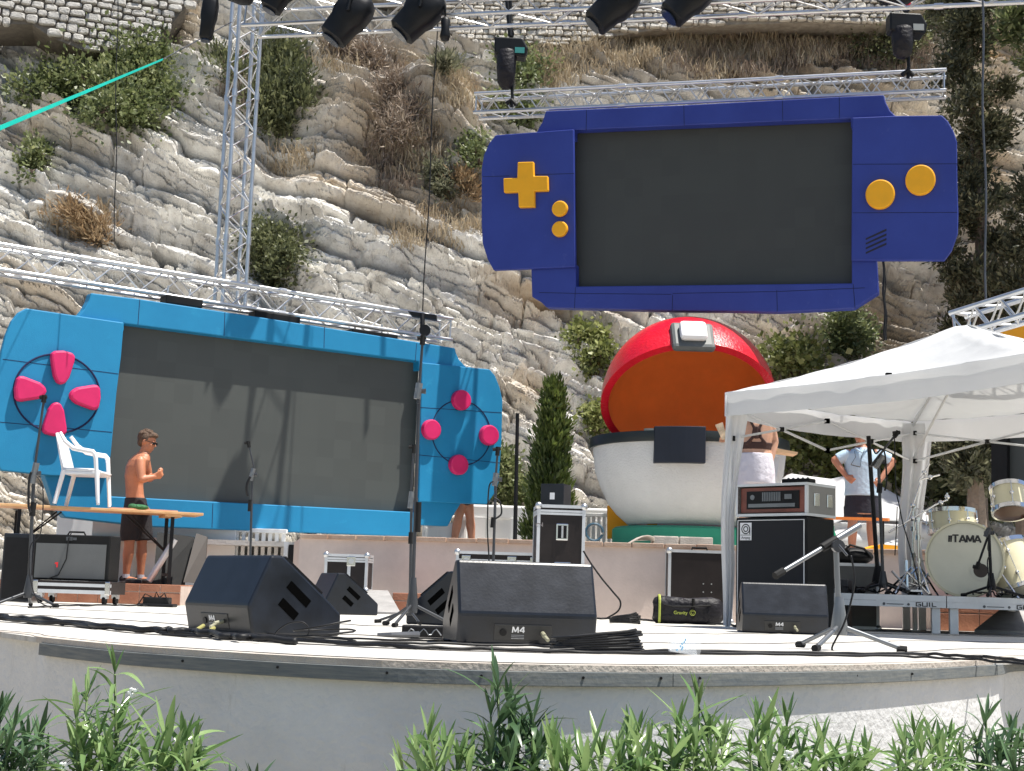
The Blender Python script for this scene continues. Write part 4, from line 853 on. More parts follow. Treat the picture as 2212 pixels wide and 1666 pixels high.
# ---------------------------------------------------------------- trestle table, chair
tb = thing('trestle_table', 'long beer-garden table with wooden top and black folding legs at the left', 'table', G(240, 15.1, .21))
M['tabwood'] = mat('varnished_pine', (.62, .33, .14), .45, 0, .15, 3, .1, 60, col2=(.72, .45, .22), streak=(1, 8, 8))
tp = [P(-60, 1083, 14.6), P(440, 1109, 15.5)]; ez = (tp[0].z + tp[1].z) / 2; te = (Vector((tp[1].x, tp[1].y, 0)) - Vector((tp[0].x, tp[0].y, 0))); tL = te.length; te.normalize(); tn = Vector((-te.y, te.x, 0))
def TT(a, b2, z): return Vector((tp[0].x, tp[0].y, 0)) + te * a + tn * b2 + Vector((0, 0, z))
zt2 = ez
m_ = MB(); m_.prism([TT(0, 0, zt2 - .028), TT(tL, 0, zt2 - .028), TT(tL, .5, zt2 - .028), TT(0, .5, zt2 - .028)], (0, 0, .028)); m_.build('tabletop', M['tabwood'], tb, bevel=.004)
m_ = MB(); m_.prism([TT(tL - .4, .03, zt2 - .055), TT(tL - .22, .03, zt2 - .055), TT(tL - .22, .47, zt2 - .055), TT(tL - .4, .47, zt2 - .055)], (0, 0, .026)); m_.build('cleat', M['tabwood'], tb)
for a in (.45, tL - .33):
    m_ = MB()
    for b2 in (.06, .44): m_.prism([TT(a, b2, .21), TT(a + .035, b2, .21), TT(a + .035, b2, zt2 - .05), TT(a, b2, zt2 - .05)], tn * .03)
    m_.prism([TT(a, .09, .3), TT(a + .02, .09, .3), TT(a + .02, .09, .33), TT(a, .09, .33)], tn * .35)
    m_.tube([TT(a, .25, .55), TT(a + (.45 if a < 1 else -.45), .25, zt2 - .05)], .01, 6); m_.tube([TT(a, .2, .55), TT(a + (.40 if a < 1 else -.40), .2, zt2 - .05)], .008, 6)
    m_.build('leg_frame', M['black'], tb)
bx = thing('wooden_plank', 'short pale plank lying on the right end of the trestle table', 'plank', TT(tL - .5, .3, zt2))
m_ = MB(); m_.prism([TT(tL - .95, .15, zt2 + .001), TT(tL - .25, .15, zt2 + .001), TT(tL - .25, .35, zt2 + .001), TT(tL - .95, .35, zt2 + .001)], (0, 0, .02)); m_.build('board', mat('pinkish_plank', (.62, .36, .25), .6), bx)
m_ = MB(); m_.ell(TT(tL - .66, .2, zt2 + .035), (.11, .07, .035), 14); m_.ell(TT(tL - .72, .22, zt2 + .045), (.05, .05, .03), 12); tag(m_.build('green_cloth', mat('dark_green_cloth', (.02, .12, .04), .7, 0, .4, 20, .8, 60), smooth=True), 'crumpled dark green cloth on the trestle table near its right end', 'cloth')
# monobloc chair, facing right, seen from its side
ch = thing('garden_chair', 'white plastic garden armchair standing on top of the trestle table', 'chair', P(178, 1092, 15.1), R(0)); T = WM[ch.name] @ Matrix.Scale(.86, 4)
def both(f_, name, m=M['plastic'], each=True):
    for s_ in (-1, 1):
        mb = MB(T); f_(mb, s_); mb.build(name, m, ch, smooth=True, auto=50)
sx_ = .25
both(lambda mb, s: mb.tube([(.26, s * .25, 0), (.22, s * .235, .41)], [.028, .034], 8, flat=.7), 'leg')
both(lambda mb, s: mb.tube([(-.27, s * .23, 0), (-.19, s * .22, .41)], [.036, .040], 8, flat=.7), 'leg')
both(lambda mb, s: mb.tube([(.26, s * .26, .02), (.20, s * .27, .55), (.19, s * .275, .60), (.16, s * .275, .635), (.05, s * .275, .65), (-.08, s * .27, .67), (-.19, s * .25, .75), (-.27, s * .21, .86)], [.022, .026, .030, .030, .030, .028, .026, .022], 8, flat=1.0), 'armrest')
m_ = MB(T); vv = []
for i_ in range(9):
    for j_ in range(9):
        a = i_ / 8; b2 = j_ / 8 - .5; vv.append((-.20 + .46 * a, b2 * .46, .42 - .02 * math.sin(math.pi * a) * (1 - 4 * b2 * b2) + .015 * a * 0 - (.03 * max(0, a - .85) / .15)))
fq = [(i_ * 9 + j_, (i_ + 1) * 9 + j_, (i_ + 1) * 9 + j_ + 1, i_ * 9 + j_ + 1) for i_ in range(8) for j_ in range(8)]
m_.add(vv, fq); o = m_.build('seat', M['plastic'], ch, smooth=True); s_ = o.modifiers.new('s', 'SOLIDIFY'); s_.thickness = .03; s_.offset = 0
m_ = MB(T); vv = []
for i_ in range(9):
    for j_ in range(9):
        a = i_ / 8; b2 = j_ / 8 - .5; vv.append((-.20 - .12 * a - .05 * (1 - 4 * b2 * b2), b2 * (.44 - .12 * a * a), .42 + .46 * a - .05 * a * 4 * b2 * b2))
m_.add(vv, fq); o = m_.build('backrest', M['plastic'], ch, smooth=True); s_ = o.modifiers.new('s', 'SOLIDIFY'); s_.thickness = .02; s_.offset = 0
m_ = MB(T); m_.box(-.2, -.235, .36, .25, .235, .40); m_.build('apron', M['plastic'], ch, bevel=.008)

# ---------------------------------------------------------------- microphone stands
M['stand'] = mat('dark_grey_stand_paint', (.055, .058, .064), .38, .4, .2, 8)
M['stand_grey'] = mat('grey_stand_metal', (.20, .21, .22), .35, .6, .1, 8)
def mic_stand(label, u, Y, z0, pole, boom=None, legs=((-80, 0), (120, 0), (-10, -30)), r=.011, m='stand', hub=.16, legr=.30, clutch=None, group='microphone stands', sleeve=None, ang0=.5, tripod=True):
    b_ = G(u, Y, z0); o = thing('microphone_stand', label, 'microphone stand', b_, 0, group)
    tp_ = P(pole[0], pole[1], Y)
    m_ = MB(); m_.tube([b_ + Vector((0, 0, hub * .6)), tp_], r, 10); m_.build('pole', M[m], o, smooth=True, auto=50)
    if tripod:
        m_ = MB(); m_.lathe([(r * 2.6, hub * .35), (r * 3.0, hub * .55), (r * 1.5, hub * 1.25)], b_, n=12); m_.build('hub', M[m], o, smooth=True, auto=40)
        for k_ in range(3):
            a = ang0 + k_ * 2 * math.pi / 3; e = Vector((math.cos(a), math.sin(a), 0))
            m_ = MB(); m_.tube([b_ + e * r * 1.5 + Vector((0, 0, hub * .55)), b_ + e * legr + Vector((0, 0, .014))], r * .85, 8); lg = m_.build('leg', M[m], o, smooth=True, auto=50)
            m_ = MB(); m_.tube([b_ + e * (legr - .03) + Vector((0, 0, .016)), b_ + e * (legr + .015) + Vector((0, 0, .013))], r * 1.25, 8); m_.build('rubber_foot', M['rubber'], lg)
    else:
        m_ = MB(); m_.lathe([(.12, 0), (.12, .015), (.02, .03)], b_, n=24); m_.build('base', M[m], o)
    if sleeve:
        m_ = MB(); m_.tube([P(sleeve[0], sleeve[1], Y), P(sleeve[2], sleeve[3], Y)], r * 1.7, 10); m_.build('sleeve', M['rubber'], o, smooth=True, auto=50)
    if boom:
        p0, p1 = P(boom[0], boom[1], Y - .03), P(boom[2], boom[3], Y - (.03 if len(boom) < 5 else boom[4]))
        m_ = MB(); m_.tube([p0, p1], r * .75, 8); bm_ = m_.build('boom', M[m], o, smooth=True, auto=50)
        e = (p1 - p0).normalized(); m_ = MB(); m_.tube([p1 - e * .03, p1 + e * .03], r * 1.5, 8); m_.tube([p1 + e * .01 - Vector((.035, 0, .0)), p1 + e * .02 + Vector((.02, 0, .0))], r * 1.2, 8); m_.build('microphone_clip', M['rubber'], bm_)
        if clutch:
            c0, c1 = P(clutch[0], clutch[1], Y - .03), P(clutch[2], clutch[3], Y - .03)
            m_ = MB(); m_.tube([c0, c1], r * 1.9, 8); m_.lathe([(r * 1.8, -.02), (r * 1.8, .03)], (c0 + c1) / 2, (0, 1, 0), 12); cl = m_.build('clutch', M['stand_grey' if m != 'black' else 'stand'], o)
            m_ = MB(); cc_ = (c0 + c1) / 2; m_.lathe([(r * 1.2, 0), (r * 1.5, .03)], cc_ + Vector((r * 1.5, 0, 0)), (1, 0, 0), 8); m_.build('wing_nut', M['stand'], cl)
    return o
mic_stand('grey boom microphone stand in front of the guitar amplifier', 59, 11.7, 0, (73, 1035), (71, 1040, 95, 862), clutch=(69, 1045, 79, 1000), r=.014, legr=.27, ang0=-.3, sleeve=(69, 1115, 73, 1085), hub=.2)
mic_stand('slim microphone stand in front of the LED screen of the light blue console', 537, 13.2, 0, (545, 1030), (550, 1018, 537, 960), clutch=(541, 1038, 548, 1012), r=.011, sleeve=(539, 1105, 541, 1080))
mic_stand('tall thick microphone stand rising over the right end of the light blue console', 889, 8.9, 0, (905, 860), (903, 872, 913, 735), clutch=(901, 862, 906, 828), r=.0115, legr=.27, ang0=.2, hub=.24, sleeve=(902, 1150, 904, 1085))
mic_stand('thin microphone stand just left of the tall thick one', 884, 9.6, 0, (889, 1090), (886, 1095, 894, 970), clutch=(886, 1098, 890, 1062), r=.010, legr=.22, ang0=.9, sleeve=(887, 1175, 888, 1150))
mic_stand('slender dark microphone stand right of the pink button ring', 1061, 9.7, 0, (1071, 1045), (1069, 1060, 1075, 975), clutch=(1068, 1050, 1072, 1022), r=.010, legr=.2, sleeve=(1064, 1140, 1066, 1118))
# boom stand, front right
b_ = mic_stand('boom microphone stand at the front right with its arm pointing down to the left', 1813, 6.9, 0, (1806, 1186), None, r=.0135, legr=.30, ang0=-.06 , hub=.2, m='stand_grey')
m_ = MB(); p0, p1 = P(1856, 1136, 7.0), P(1683, 1239, 6.7); m_.tube([p0, p0.lerp(p1, .45)], .017, 10); m_.tube([p0.lerp(p1, .44), p1], .011, 10); bm_ = m_.build('boom', M['stand_grey'], b_, smooth=True, auto=50)
m_ = MB(); e = (p1 - p0).normalized(); m_.tube([p1 - e * .03, p1 + e * .03], .018, 8); m_.build('microphone_clip', M['rubber'], bm_); m_ = MB(); m_.tube([p0.lerp(p1, .3), p0.lerp(p1, .48)], .021, 10); m_.build('boom_clamp', M['rubber'], bm_)
m_ = MB(); m_.lathe([(.03, -.02), (.03, .02)], P(1810, 1180, 6.85), (0, 1, 0), 14); m_.tube([P(1812, 1178, 6.8), P(1830, 1200, 6.75)], .006, 6); m_.build('clutch', M['stand'], b_)
# hung-on cables / mics
def cable(pts, r, label, name='cable', n=5, group=None, m='cable', smooth_=6):
    pts = [Vector(p) for p in pts]; q = []
    for i_ in range(len(pts) - 1):
        p0, p1, p2, p3 = pts[max(i_ - 1, 0)], pts[i_], pts[i_ + 1], pts[min(i_ + 2, len(pts) - 1)]
        for k_ in range(smooth_):
            s_ = k_ / smooth_; q.append(.5 * ((2 * p1) + (-p0 + p2) * s_ + (2 * p0 - 5 * p1 + 4 * p2 - p3) * s_ * s_ + (-p0 + 3 * p1 - 3 * p2 + p3) * s_ ** 3))
    q.append(pts[-1]); mb = MB(); mb.tube(q, r, n); o_ = mb.build(name, M[m], smooth=True); return tag(o_, label, 'cable', group)
cable([P(u, v, 11.55) for u, v in ((68, 1020), (63, 1040), (62, 1090), (66, 1106))] , .011, 'short cable end with plug hanging from the left boom stand', 'microphone_cable')
cable([P(u, v, 11.55) for u, v in ((80, 1030), (93, 1060), (88, 1150), (66, 1180), (64, 1240), (80, 1295), (110, 1312))], .005, 'thin black cable running down the left boom stand', 'microphone_cable')
cable([P(u, v, 9.4) for u, v in ((1066, 1040), (1056, 1055), (1053, 1140), (1056, 1200), (1056, 1218))], .005, 'thin black cable hanging beside the slender dark stand', 'microphone_cable')
cable([P(u, v, 9.5) for u, v in ((1067, 1075), (1080, 1085), (1083, 1110), (1068, 1122))], .006, 'looped cable on the slender dark stand above the white parapet', 'microphone_cable')
cable([P(u, v, 13.1) for u, v in ((541, 1030), (534, 1045), (533, 1060), (536, 1072))], .012, 'short cable with plug on the slim stand before the LED screen', 'microphone_cable')
cable([P(u, v, 6.8) for u, v in ((1838, 1200), (1846, 1250), (1838, 1300), (1822, 1350), (1806, 1380), (1797, 1400), (1802, 1411))], .005, 'black cable falling from the front right boom stand to the deck', 'microphone_cable')
cable([P(u, v, 12.5) for u, v in ((1260, 1190), (1275, 1215), (1300, 1250), (1325, 1280), (1340, 1300), (1335, 1320), (1310, 1336))], .008, 'black cable curving down from the tall flight case to the deck')
# ---------------------------------------------------------------- bass rig
bc_ = thing('bass_cabinet', 'tall black bass speaker cabinet behind the right monitor', 'speaker', G(1664, 12.0), R(-44)); T = WM[bc_.name]; bw, bd2, bh = .70, .42, .92
m_ = MB(T); m_.box(-bw / 2, 0, 0, bw / 2, bd2, bh); m_.build('cabinet', M['blackrough'], bc_, bevel=.01)
m_ = MB(T); m_.box(-bw / 2 + .03, -.007, .03, bw / 2 - .03, 0, bh - .03); m_.build('grille_cloth', mat('black_grille_cloth', (.012, .013, .016), .8, 0, .1, 3, .3, 300), bc_)
m_ = MB(T)
for x in (-bw / 2 + .022, bw / 2 - .028): m_.box(x, -.009, .02, x + .006, -.001, bh - .02)
m_.box(-bw / 2 + .022, -.009, bh - .026, bw / 2 - .022, -.001, bh - .02); m_.build('piping', M['white'], bc_)
def badge(T, x, z, s, par, y=-.009):
    m_ = MB(T); m_.box(x, y - .002, z, x + s, y, z + s * 1.28); bdg = m_.build('badge', M['plastic'], par)
    m_ = MB(T); c = Vector((x + s * .5, y - .003, z + s * .82)); k_ = 28
    for r0, r1 in ((.30, .38), (.14, .22)):
        vv = [c + Vector((s * r_ * math.cos(2 * math.pi * i_ / k_), 0, s * r_ * math.sin(2 * math.pi * i_ / k_))) for r_ in (r0, r1) for i_ in range(k_)]
        m_.add(vv, [(i_, (i_ + 1) % k_, k_ + (i_ + 1) % k_, k_ + i_) for i_ in range(k_)])
    m_.box(c.x + s * .32, y - .0035, c.z - s * .38, c.x + s * .40, y - .0025, c.z + s * .1); m_.box(x + s * .06, y - .0035, z + s * .36, x + s * .94, y - .0025, z + s * .40)
    for i_, (a, b2, cz_, dz_) in enumerate(((.02, .07, 1.19, 1.24),)): pass
    m_.build('emblem', M['label_black'], bdg, fix=False)
    R3 = T.to_3x3(); text_on('Ampeg', s * .27, T @ Vector((x + s * .12, y - .003, z + s * .1)), R3 @ Vector((1, 0, 0)), R3 @ Vector((0, 0, 1)), R3 @ Vector((0, -1, 0)), M['label_black'], 'lettering', bdg, ext=.0005)
badge(T, -bw / 2 + .05, bh - .19, .115, bc_)
fc = thing('amplifier_case', 'bass amplifier with red-brown front in an open silver-edged case on the black cabinet', 'amplifier', WM[bc_.name] @ Vector((0, .0, bh + .012)), R(-44)); T = WM[fc.name]; w_, d_, h_ = .70, .44, .27
m_ = MB(T); m_.box(-w_ / 2, 0, 0, w_ / 2, d_, .02); m_.box(-w_ / 2, 0, h_ - .02, w_ / 2, d_, h_); m_.box(-w_ / 2, 0, .02, -w_ / 2 + .02, d_, h_ - .02); m_.box(w_ / 2 - .02, 0, .02, w_ / 2, d_, h_ - .02); m_.box(-w_ / 2 + .02, d_ - .02, .02, w_ / 2 - .02, d_, h_ - .02); m_.build('shell', mat('grey_laminate', (.24, .235, .22), .5, 0, .1, 4), fc)
m_ = MB(T); t_ = .022
for z in (-.002, h_ - t_ + .002): m_.box(-w_ / 2 - .002, -.004, z, w_ / 2 + .002, t_, z + t_); m_.box(w_ / 2 - t_, t_, z, w_ / 2 + .002, d_, z + t_)
for x in (-w_ / 2 - .002, w_ / 2 - t_ + .002): m_.box(x, -.004, t_, x + t_, t_, h_ - t_)
m_.build('edge_trim', M['alu_flat'], fc)
m_ = MB(T); m_.box(-w_ / 2 + .03, .03, .03, w_ / 2 - .03, .4, h_ - .03); am = m_.build('amplifier_body', mat('red_brown_wood', (.20, .06, .04), .4, 0, .3, 6), fc)
m_ = MB(T); m_.box(-w_ / 2 + .09, .024, .06, w_ / 2 - .09, .031, h_ - .06); m_.build('face_plate', M['black'], am)
m_ = MB(T)
for i_ in range(11): m_.box(-.10 + i_ * .017, .018, .125, -.09 + i_ * .017, .025, .20)
m_.box(.12, .019, .14, .19, .025, .18); m_.box(-.24, .019, .075, .22, .023, .105); m_.lathe([(.022, 0), (.022, .004)], (-.2, .024, .16), (0, -1, 0), 16); m_.build('controls', M['stand_grey'], am)
for lx, nm in ((.10, 'side_latch'), (.30, 'side_catch')):
    m_ = MB(T); m_.box(w_ / 2, lx, .08, w_ / 2 + .01, lx + .08, .19); m_.build(nm, M['chrome'], fc, bevel=.006)
gt = thing('effects_unit', 'small black unit lying on top of the bass amplifier case', 'electronic unit', WM[fc.name] @ Vector((.14, .15, .275)), R(-40)); T = WM[gt.name]
m_ = MB(T); m_.box(-.13, 0, 0, .13, .12, .045); m_.build('body', M['black'], gt, bevel=.008)
m_ = MB(T)
for i_ in range(5): m_.lathe([(.011, 0), (.009, .012)], (-.09 + i_ * .045, .05, .045), n=10)
m_.build('knob_row', M['stand_grey'], gt)
# grey cases right of the bass rig
g1 = fcase('grey road trunk between the bass cabinet and the drums', G(1852, 13.3), R(-6), .40, .45, .60, m='case')
g1.children
for c in [o for o in bpy.data.objects if o.parent == g1 and o.name.startswith('body')]: c.data.materials[0] = mat('grey_trunk', (.13, .13, .125), .6, 0, .15, 5)
g2 = thing('equipment_bag', 'black bag slumped on top of the grey road trunk', 'bag', G(1850, 13.4, .6)); T = WM[g2.name]
m_ = MB(T); m_.ell((0, .15, .07), (.2, .14, .085), 16); m_.ell((-.1, .12, .10), (.09, .1, .08), 12); m_.build('body', M['black'], g2, smooth=True)
m_ = MB(T); m_.tube([(-.15, .05, .08), (-.05, .02, .17), (.08, .03, .14), (.15, .05, .06)], .012, 6); m_.build('strap', M['rubber'], g2)
g3 = thing('speaker_cabinet', 'dark grey loudspeaker box right beside the bass cabinet', 'speaker', G(1797, 12.6), R(-20)); T = WM[g3.name]
m_ = MB(T); m_.box(-.14, 0, 0, .14, .3, .44); m_.build('cabinet', mat('worn_grey_black', (.05, .05, .055), .55, 0, .3, 6, .2, 80), g3, bevel=.01)
m_ = MB(T); m_.lathe([(.055, 0), (.05, .02), (.03, .24), (.0, .26)], (.02, -.03, .1), n=16); m_.build('front_tube', M['stand_grey'], g3, smooth=True, auto=40)
# gig bag
gg = thing('gig_bag', 'long black equipment bag with yellow straps lying in front of the black road case', 'bag', G(1487, 13.1), R(-3)); T = WM[gg.name]
M['nylon'] = mat('black_nylon', (.013, .012, .016), .55, 0, .3, 8, .9, 18, spec=.3)
m_ = MB(T); prof = [(-.31, .07, .085), (-.29, .095, .115), (-.24, .105, .125), (0, .11, .118), (.22, .105, .125), (.28, .09, .115), (.31, .06, .085)]; n = 20; vv = []
for x, ry, rz_ in prof:
    for k_ in range(n):
        a = 2 * math.pi * k_ / n; c_, s_ = math.cos(a), math.sin(a); vv.append((x + .01 * math.sin(k_ * 2.1), .12 + ry * math.copysign(abs(c_) ** .6, c_), .12 + rz_ * math.copysign(abs(s_) ** .6, s_) + .006 * math.sin(x * 40 + k_)))
m_.add(vv, [(i_ * n + k_, i_ * n + (k_ + 1) % n, (i_ + 1) * n + (k_ + 1) % n, (i_ + 1) * n + k_) for i_ in range(len(prof) - 1) for k_ in range(n)] + [tuple(range(n)), tuple((len(prof) - 1) * n + k_ for k_ in range(n))]); m_.build('body', M['nylon'], gg, smooth=True)
m_ = MB(T)
for x in (-.26,): m_.tube([(x, .12 + .123 * math.copysign(abs(math.cos(a)) ** .6, math.cos(a)), .125 + .128 * math.copysign(abs(math.sin(a)) ** .6, math.sin(a))) for a in [2 * math.pi * i_ / 24 for i_ in range(24)]], .012, 6, close=True)
m_.build('strap', mat('yellow_green_webbing', (.40, .46, .08), .6), gg)
m_ = MB(T); m_.tube([(-.22, .01, .17), (-.15, -.01, .155), (.05, -.01, .16), (.2, .01, .175)], .009, 6); m_.tube([(.04, .0, .05), (.04, -.005, .23)], .014, 4); m_.build('handle_webbing', M['rubber'], gg)
R3 = T.to_3x3(); text_on('Gravity', .042, T @ Vector((-.135, -.012, .088)), R3 @ Vector((1, 0, 0)), R3 @ Vector((0, 0, 1)), R3 @ Vector((0, -1, 0)), bpy.data.materials['yellow_green_webbing'], 'lettering', gg, bold=.0008)
m_ = MB(T); m_.tube([(.035 + .024 * math.cos(a), -.013, .104 + .024 * math.sin(a)) for a in [2 * math.pi * i_ / 20 for i_ in range(20)]], .0025, 4, close=True); m_.tube([(.035 + .013 * math.cos(a), -.013, .104 + .013 * math.sin(a)) for a in [.6 + 5 * i_ / 10 for i_ in range(11)]], .0025, 4); m_.build('round_mark', bpy.data.materials['yellow_green_webbing'], gg)
# ---------------------------------------------------------------- drum riser and kit
RZ = .315; ra, rb = G(1789, 12.25), G(2290, 12.0); re_ = Vector((rb.x - ra.x, rb.y - ra.y, 0)); rL = re_.length; re_.normalize(); rn = Vector((-re_.y, re_.x, 0))
def RR(a, b2, z): return Vector((ra.x, ra.y, 0)) + re_ * a + rn * b2 + Vector((0, 0, z))
sj = (G(2048, 12.12).x - ra.x)
for i_, (s0, s1) in enumerate(((0, sj - .004), (sj + .004, sj * 2))):
    rr_ = thing('drum_riser', ('silver framed riser platform under the cymbal stands, left section', 'silver framed riser platform under the bass drum, right section')[i_], 'riser', RR(s0, 0, 0), 0, None)
    m_ = MB(); m_.prism([RR(s0 + .02, .03, RZ - .03), RR(s1 - .02, .03, RZ - .03), RR(s1 - .02, 1.9, RZ - .03), RR(s0 + .02, 1.9, RZ - .03)], (0, 0, .032)); m_.build('platform', M['blackrough'], rr_)
    m_ = MB()
    for b2 in (0, 1.88):
        m_.prism([RR(s0, b2, RZ - .10), RR(s1, b2, RZ - .10), RR(s1, b2, RZ - .052), RR(s0, b2, RZ - .052)], rn * .05); m_.prism([RR(s0, b2 + .003, RZ - .05), RR(s1, b2 + .003, RZ - .05), RR(s1, b2 + .003, RZ), RR(s0, b2 + .003, RZ)], rn * .045)
    for a in (s0, s1 - .05): m_.prism([RR(a, .05, RZ - .10), RR(a + .05, .05, RZ - .10), RR(a + .05, 1.88, RZ - .10), RR(a, 1.88, RZ - .10)], (0, 0, .09))
    fr = m_.build('frame', M['alu_flat'], rr_)
    for a in (s0 + .03, s1 - .11):
        for b2 in (.05, 1.8):
            if i_ == 0 and a < .1 and b2 < 1: b2 = .35
            m_ = MB(); m_.prism([RR(a, b2, 0), RR(a + .07, b2, 0), RR(a + .07, b2, RZ - .1), RR(a, b2, RZ - .1)], rn * .07); m_.build('leg', M['alu_flat'], rr_, bevel=.004)
    tx = s0 + (.66 if i_ == 0 else .50)
    for k_, (txt, sz, off_, sx) in enumerate((('GUIL', .056, 0.06, 1.35),)):
        strokes_on(txt, .036, RR(tx + off_, -.003, RZ - .093), re_, (0, 0, 1), -rn, M['label_black'], 'lettering', fr, sx=1.15, w=.26)
    m_ = MB(); q = RR(tx - .2, -.002, RZ - .078); m_.lathe([(.012, 0), (.012, .002)], q, -rn, 12); m_.prism([q + re_ * .02 + Vector((0, 0, -.004)), q + re_ * .16 + Vector((0, 0, -.004)), q + re_ * .16 + Vector((0, 0, .003)), q + re_ * .02 + Vector((0, 0, .003))], -rn * .001); m_.lathe([(.011, 0), (.011, .002)], q + re_ * .2, -rn, 12); m_.build('logo_mark', M['grey'], fr)
M['shell'] = mat('cream_drum_lacquer', (.66, .62, .44), .25, 0, .05, 4, coat=.5)
M['head'] = mat('cream_drum_head', (.68, .67, .56), .45, 0, .05, 4)
M['hoop'] = mat('black_hoop', (.03, .03, .032), .3, 0, .1)
def drum(name, label, c, ax, r, L_, hoopm, lugs=8, front='head', back='head', wood=False):
    ax = Vector(ax).normalized(); c = Vector(c); o = thing(name, label, 'drum', c)
    m_ = MB(); m_.lathe([(r, 0), (r, L_)], c, ax, 56, caps=False); m_.build('shell', M['shell'], o, smooth=True, auto=40)
    for s_, t_, nm in ((0, 'front', front), (L_, 'back', back)):
        m_ = MB(); m_.lathe([(r * .985, -.003 if s_ == 0 else L_ + .003), (r * .985, (.01 if s_ == 0 else L_ - .01))], c, ax, 56); m_.build('drumhead', M[nm] if nm in M else M['head'], o, smooth=True, auto=40)
        m_ = MB(); z0_ = -.022 if s_ == 0 else L_ - .016; hp = [(r * .99, z0_), (r + .016, z0_), (r + .018, z0_ + .038), (r * 1.0, z0_ + .038)]; m_.lathe(hp + [hp[0]], c, ax, 56, caps=False); m_.build('hoop', M[hoopm], o, smooth=True, auto=40)
    x = ax.orthogonal().normalized(); y = ax.cross(x)
    for k_ in range(lugs):
        a = 2 * math.pi * (k_ + .5) / lugs; e = x * math.cos(a) + y * math.sin(a)
        m_ = MB(); m_.tube([c + e * (r + .02) + ax * .0, c + e * (r + .02) + ax * L_], .004, 6); lg = m_.build('tension_rod', M['chrome'], o)
        m_ = MB()
        for s_ in (.25, .75) if L_ > .25 else (.5,): m_.ell(c + e * (r + .012) + ax * (L_ * s_), (.02, .02, .02), 8)
        m_.build('lug', M['chrome'], lg, smooth=True)
    return o
kc = G(2084, 12.45, .615); kc = Vector((kc.x, kc.y, P(2084, 1208, 12.45).z)); kr = 78 / (3100 / 12.45)
ka = Vector((.32, .95, 0)).normalized()
kd = drum('bass_drum', 'cream bass drum facing front with black block lettering on its head', kc, ka, kr, .42, 'shell', 10)
lx = Vector((ka.y, -ka.x, 0))
R_ = -ka
strokes_on('TAMA', .062, kc + lx * (-.10) + Vector((0, 0, .143)) - ka * .006, lx, (0, 0, 1), R_, M['label_black'], 'lettering', kd, w=.27, sx=.85, step=.12)
m_ = MB(); q = kc + lx * (-.135) + Vector((0, 0, .145)) - ka * .006
for a in ((0, 0, .014, .056), (.018, .0, .030, .056)): m_.prism([q + lx * a[0] + Vector((0, 0, a[1])), q + lx * a[2] + Vector((0, 0, a[1])), q + lx * (a[2] + .006) + Vector((0, 0, a[3])), q + lx * (a[0] + .002) + Vector((0, 0, a[3]))], R_ * .001)
m_.build('logo_mark', M['label_black'], kd)
hc = kc + lx * .13 + Vector((0, 0, -.095)) - ka * .006
m_ = MB(); m_.lathe([(.060, 0), (.060, .002)], hc, -ka, 28); m_.build('port_hole', mat('dark_port', (.055, .045, .04), .8, 0, .1), kd)
m_ = MB(); m_.lathe([(.062, .0), (.085, .0), (.085, .003), (.062, .003)], hc, -ka, 28, caps=False); m_.build('port_ring', mat('pale_ring', (.66, .66, .56), .5), kd)
for s_ in (-1, 1):
    m_ = MB(); m_.tube([kc + lx * (s_ * kr * .9) + ka * .1 - Vector((0, 0, kr * .3)), kc + lx * (s_ * (kr + .12)) + ka * .02 + Vector((0, 0, RZ - kc.z))], .009, 8); m_.build('spur', M['chrome'], kd)
# rack tom behind, small tom at right, floor tom
tc_ = P(2058, 1150, 12.95); drum('tom_drum', 'wide cream tom drum showing behind the top left of the bass drum', tc_ + Vector((0, 0, 0)), (-.05, .08, 1), .20, P(2058, 1106, 12.95).z - tc_.z, 'chrome', 8)
M['redhead'] = mat('brown_clear_head', (.10, .045, .03), .3, 0, .2)
tc_ = P(2184, 1105, 12.3); t2_ = drum('tom_drum', 'small cream tom tilted up at the right edge showing its dark underside', tc_, (.06, .42, 1), .145, .21, 'chrome', 6, front='redhead')
tc_ = P(2205, 1275, 12.9); drum('floor_tom', 'cream floor tom at the right edge behind the bass drum', tc_, (-.25, .35, .9), .20, .42, 'chrome', 6)
# cymbal / hardware stands
def hw_stand(label, u, Y, top, arms, group='drum hardware stands', r=.012):
    b_ = G(u, Y, RZ); o = thing('cymbal_stand', label, 'drum stand', b_, 0, group); tp_ = P(top[0], top[1], Y)
    m_ = MB(); mid = (b_ + tp_) / 2; m_.tube([b_ + Vector((0, 0, .1)), mid], r * 1.3, 10); m_.tube([mid, tp_], r, 10); m_.build('pole', M['chrome'], o, smooth=True, auto=50)
    for k_ in range(3):
        a = .6 + k_ * 2.094; e = Vector((math.cos(a), math.sin(a), 0)); m_ = MB()
        m_.tube([b_ + Vector((0, 0, .26)), b_ + e * .24 + Vector((0, 0, .01))], .009, 6); m_.tube([b_ + Vector((0, 0, .08)), b_ + e * .13 + Vector((0, 0, .12))], .006, 6); m_.build('leg', M['chrome'], o)
    for (u0, v0, u1, v1) in arms:
        m_ = MB(); m_.tube([P(u0, v0, Y - .03), P(u1, v1, Y - .03)], .008, 8); ar = m_.build('arm', M['chrome'], o, smooth=True, auto=50)
        m_ = MB(); m_.ell(P(u0, v0, Y - .03).lerp(P(u1, v1, Y - .03), .5), (.024, .024, .024), 10); m_.build('tilter', M['chrome'], ar, smooth=True)
    for t_ in (.45, .75, .98): m_ = MB(); p = b_.lerp(tp_, t_); m_.lathe([(.022, -.02), (.022, .02)], p, (0, 0, 1), 10); m_.tube([p, p + Vector((.05, 0, .0))], .006, 6); m_.build('height_clamp', M['chrome'], o)
    return o
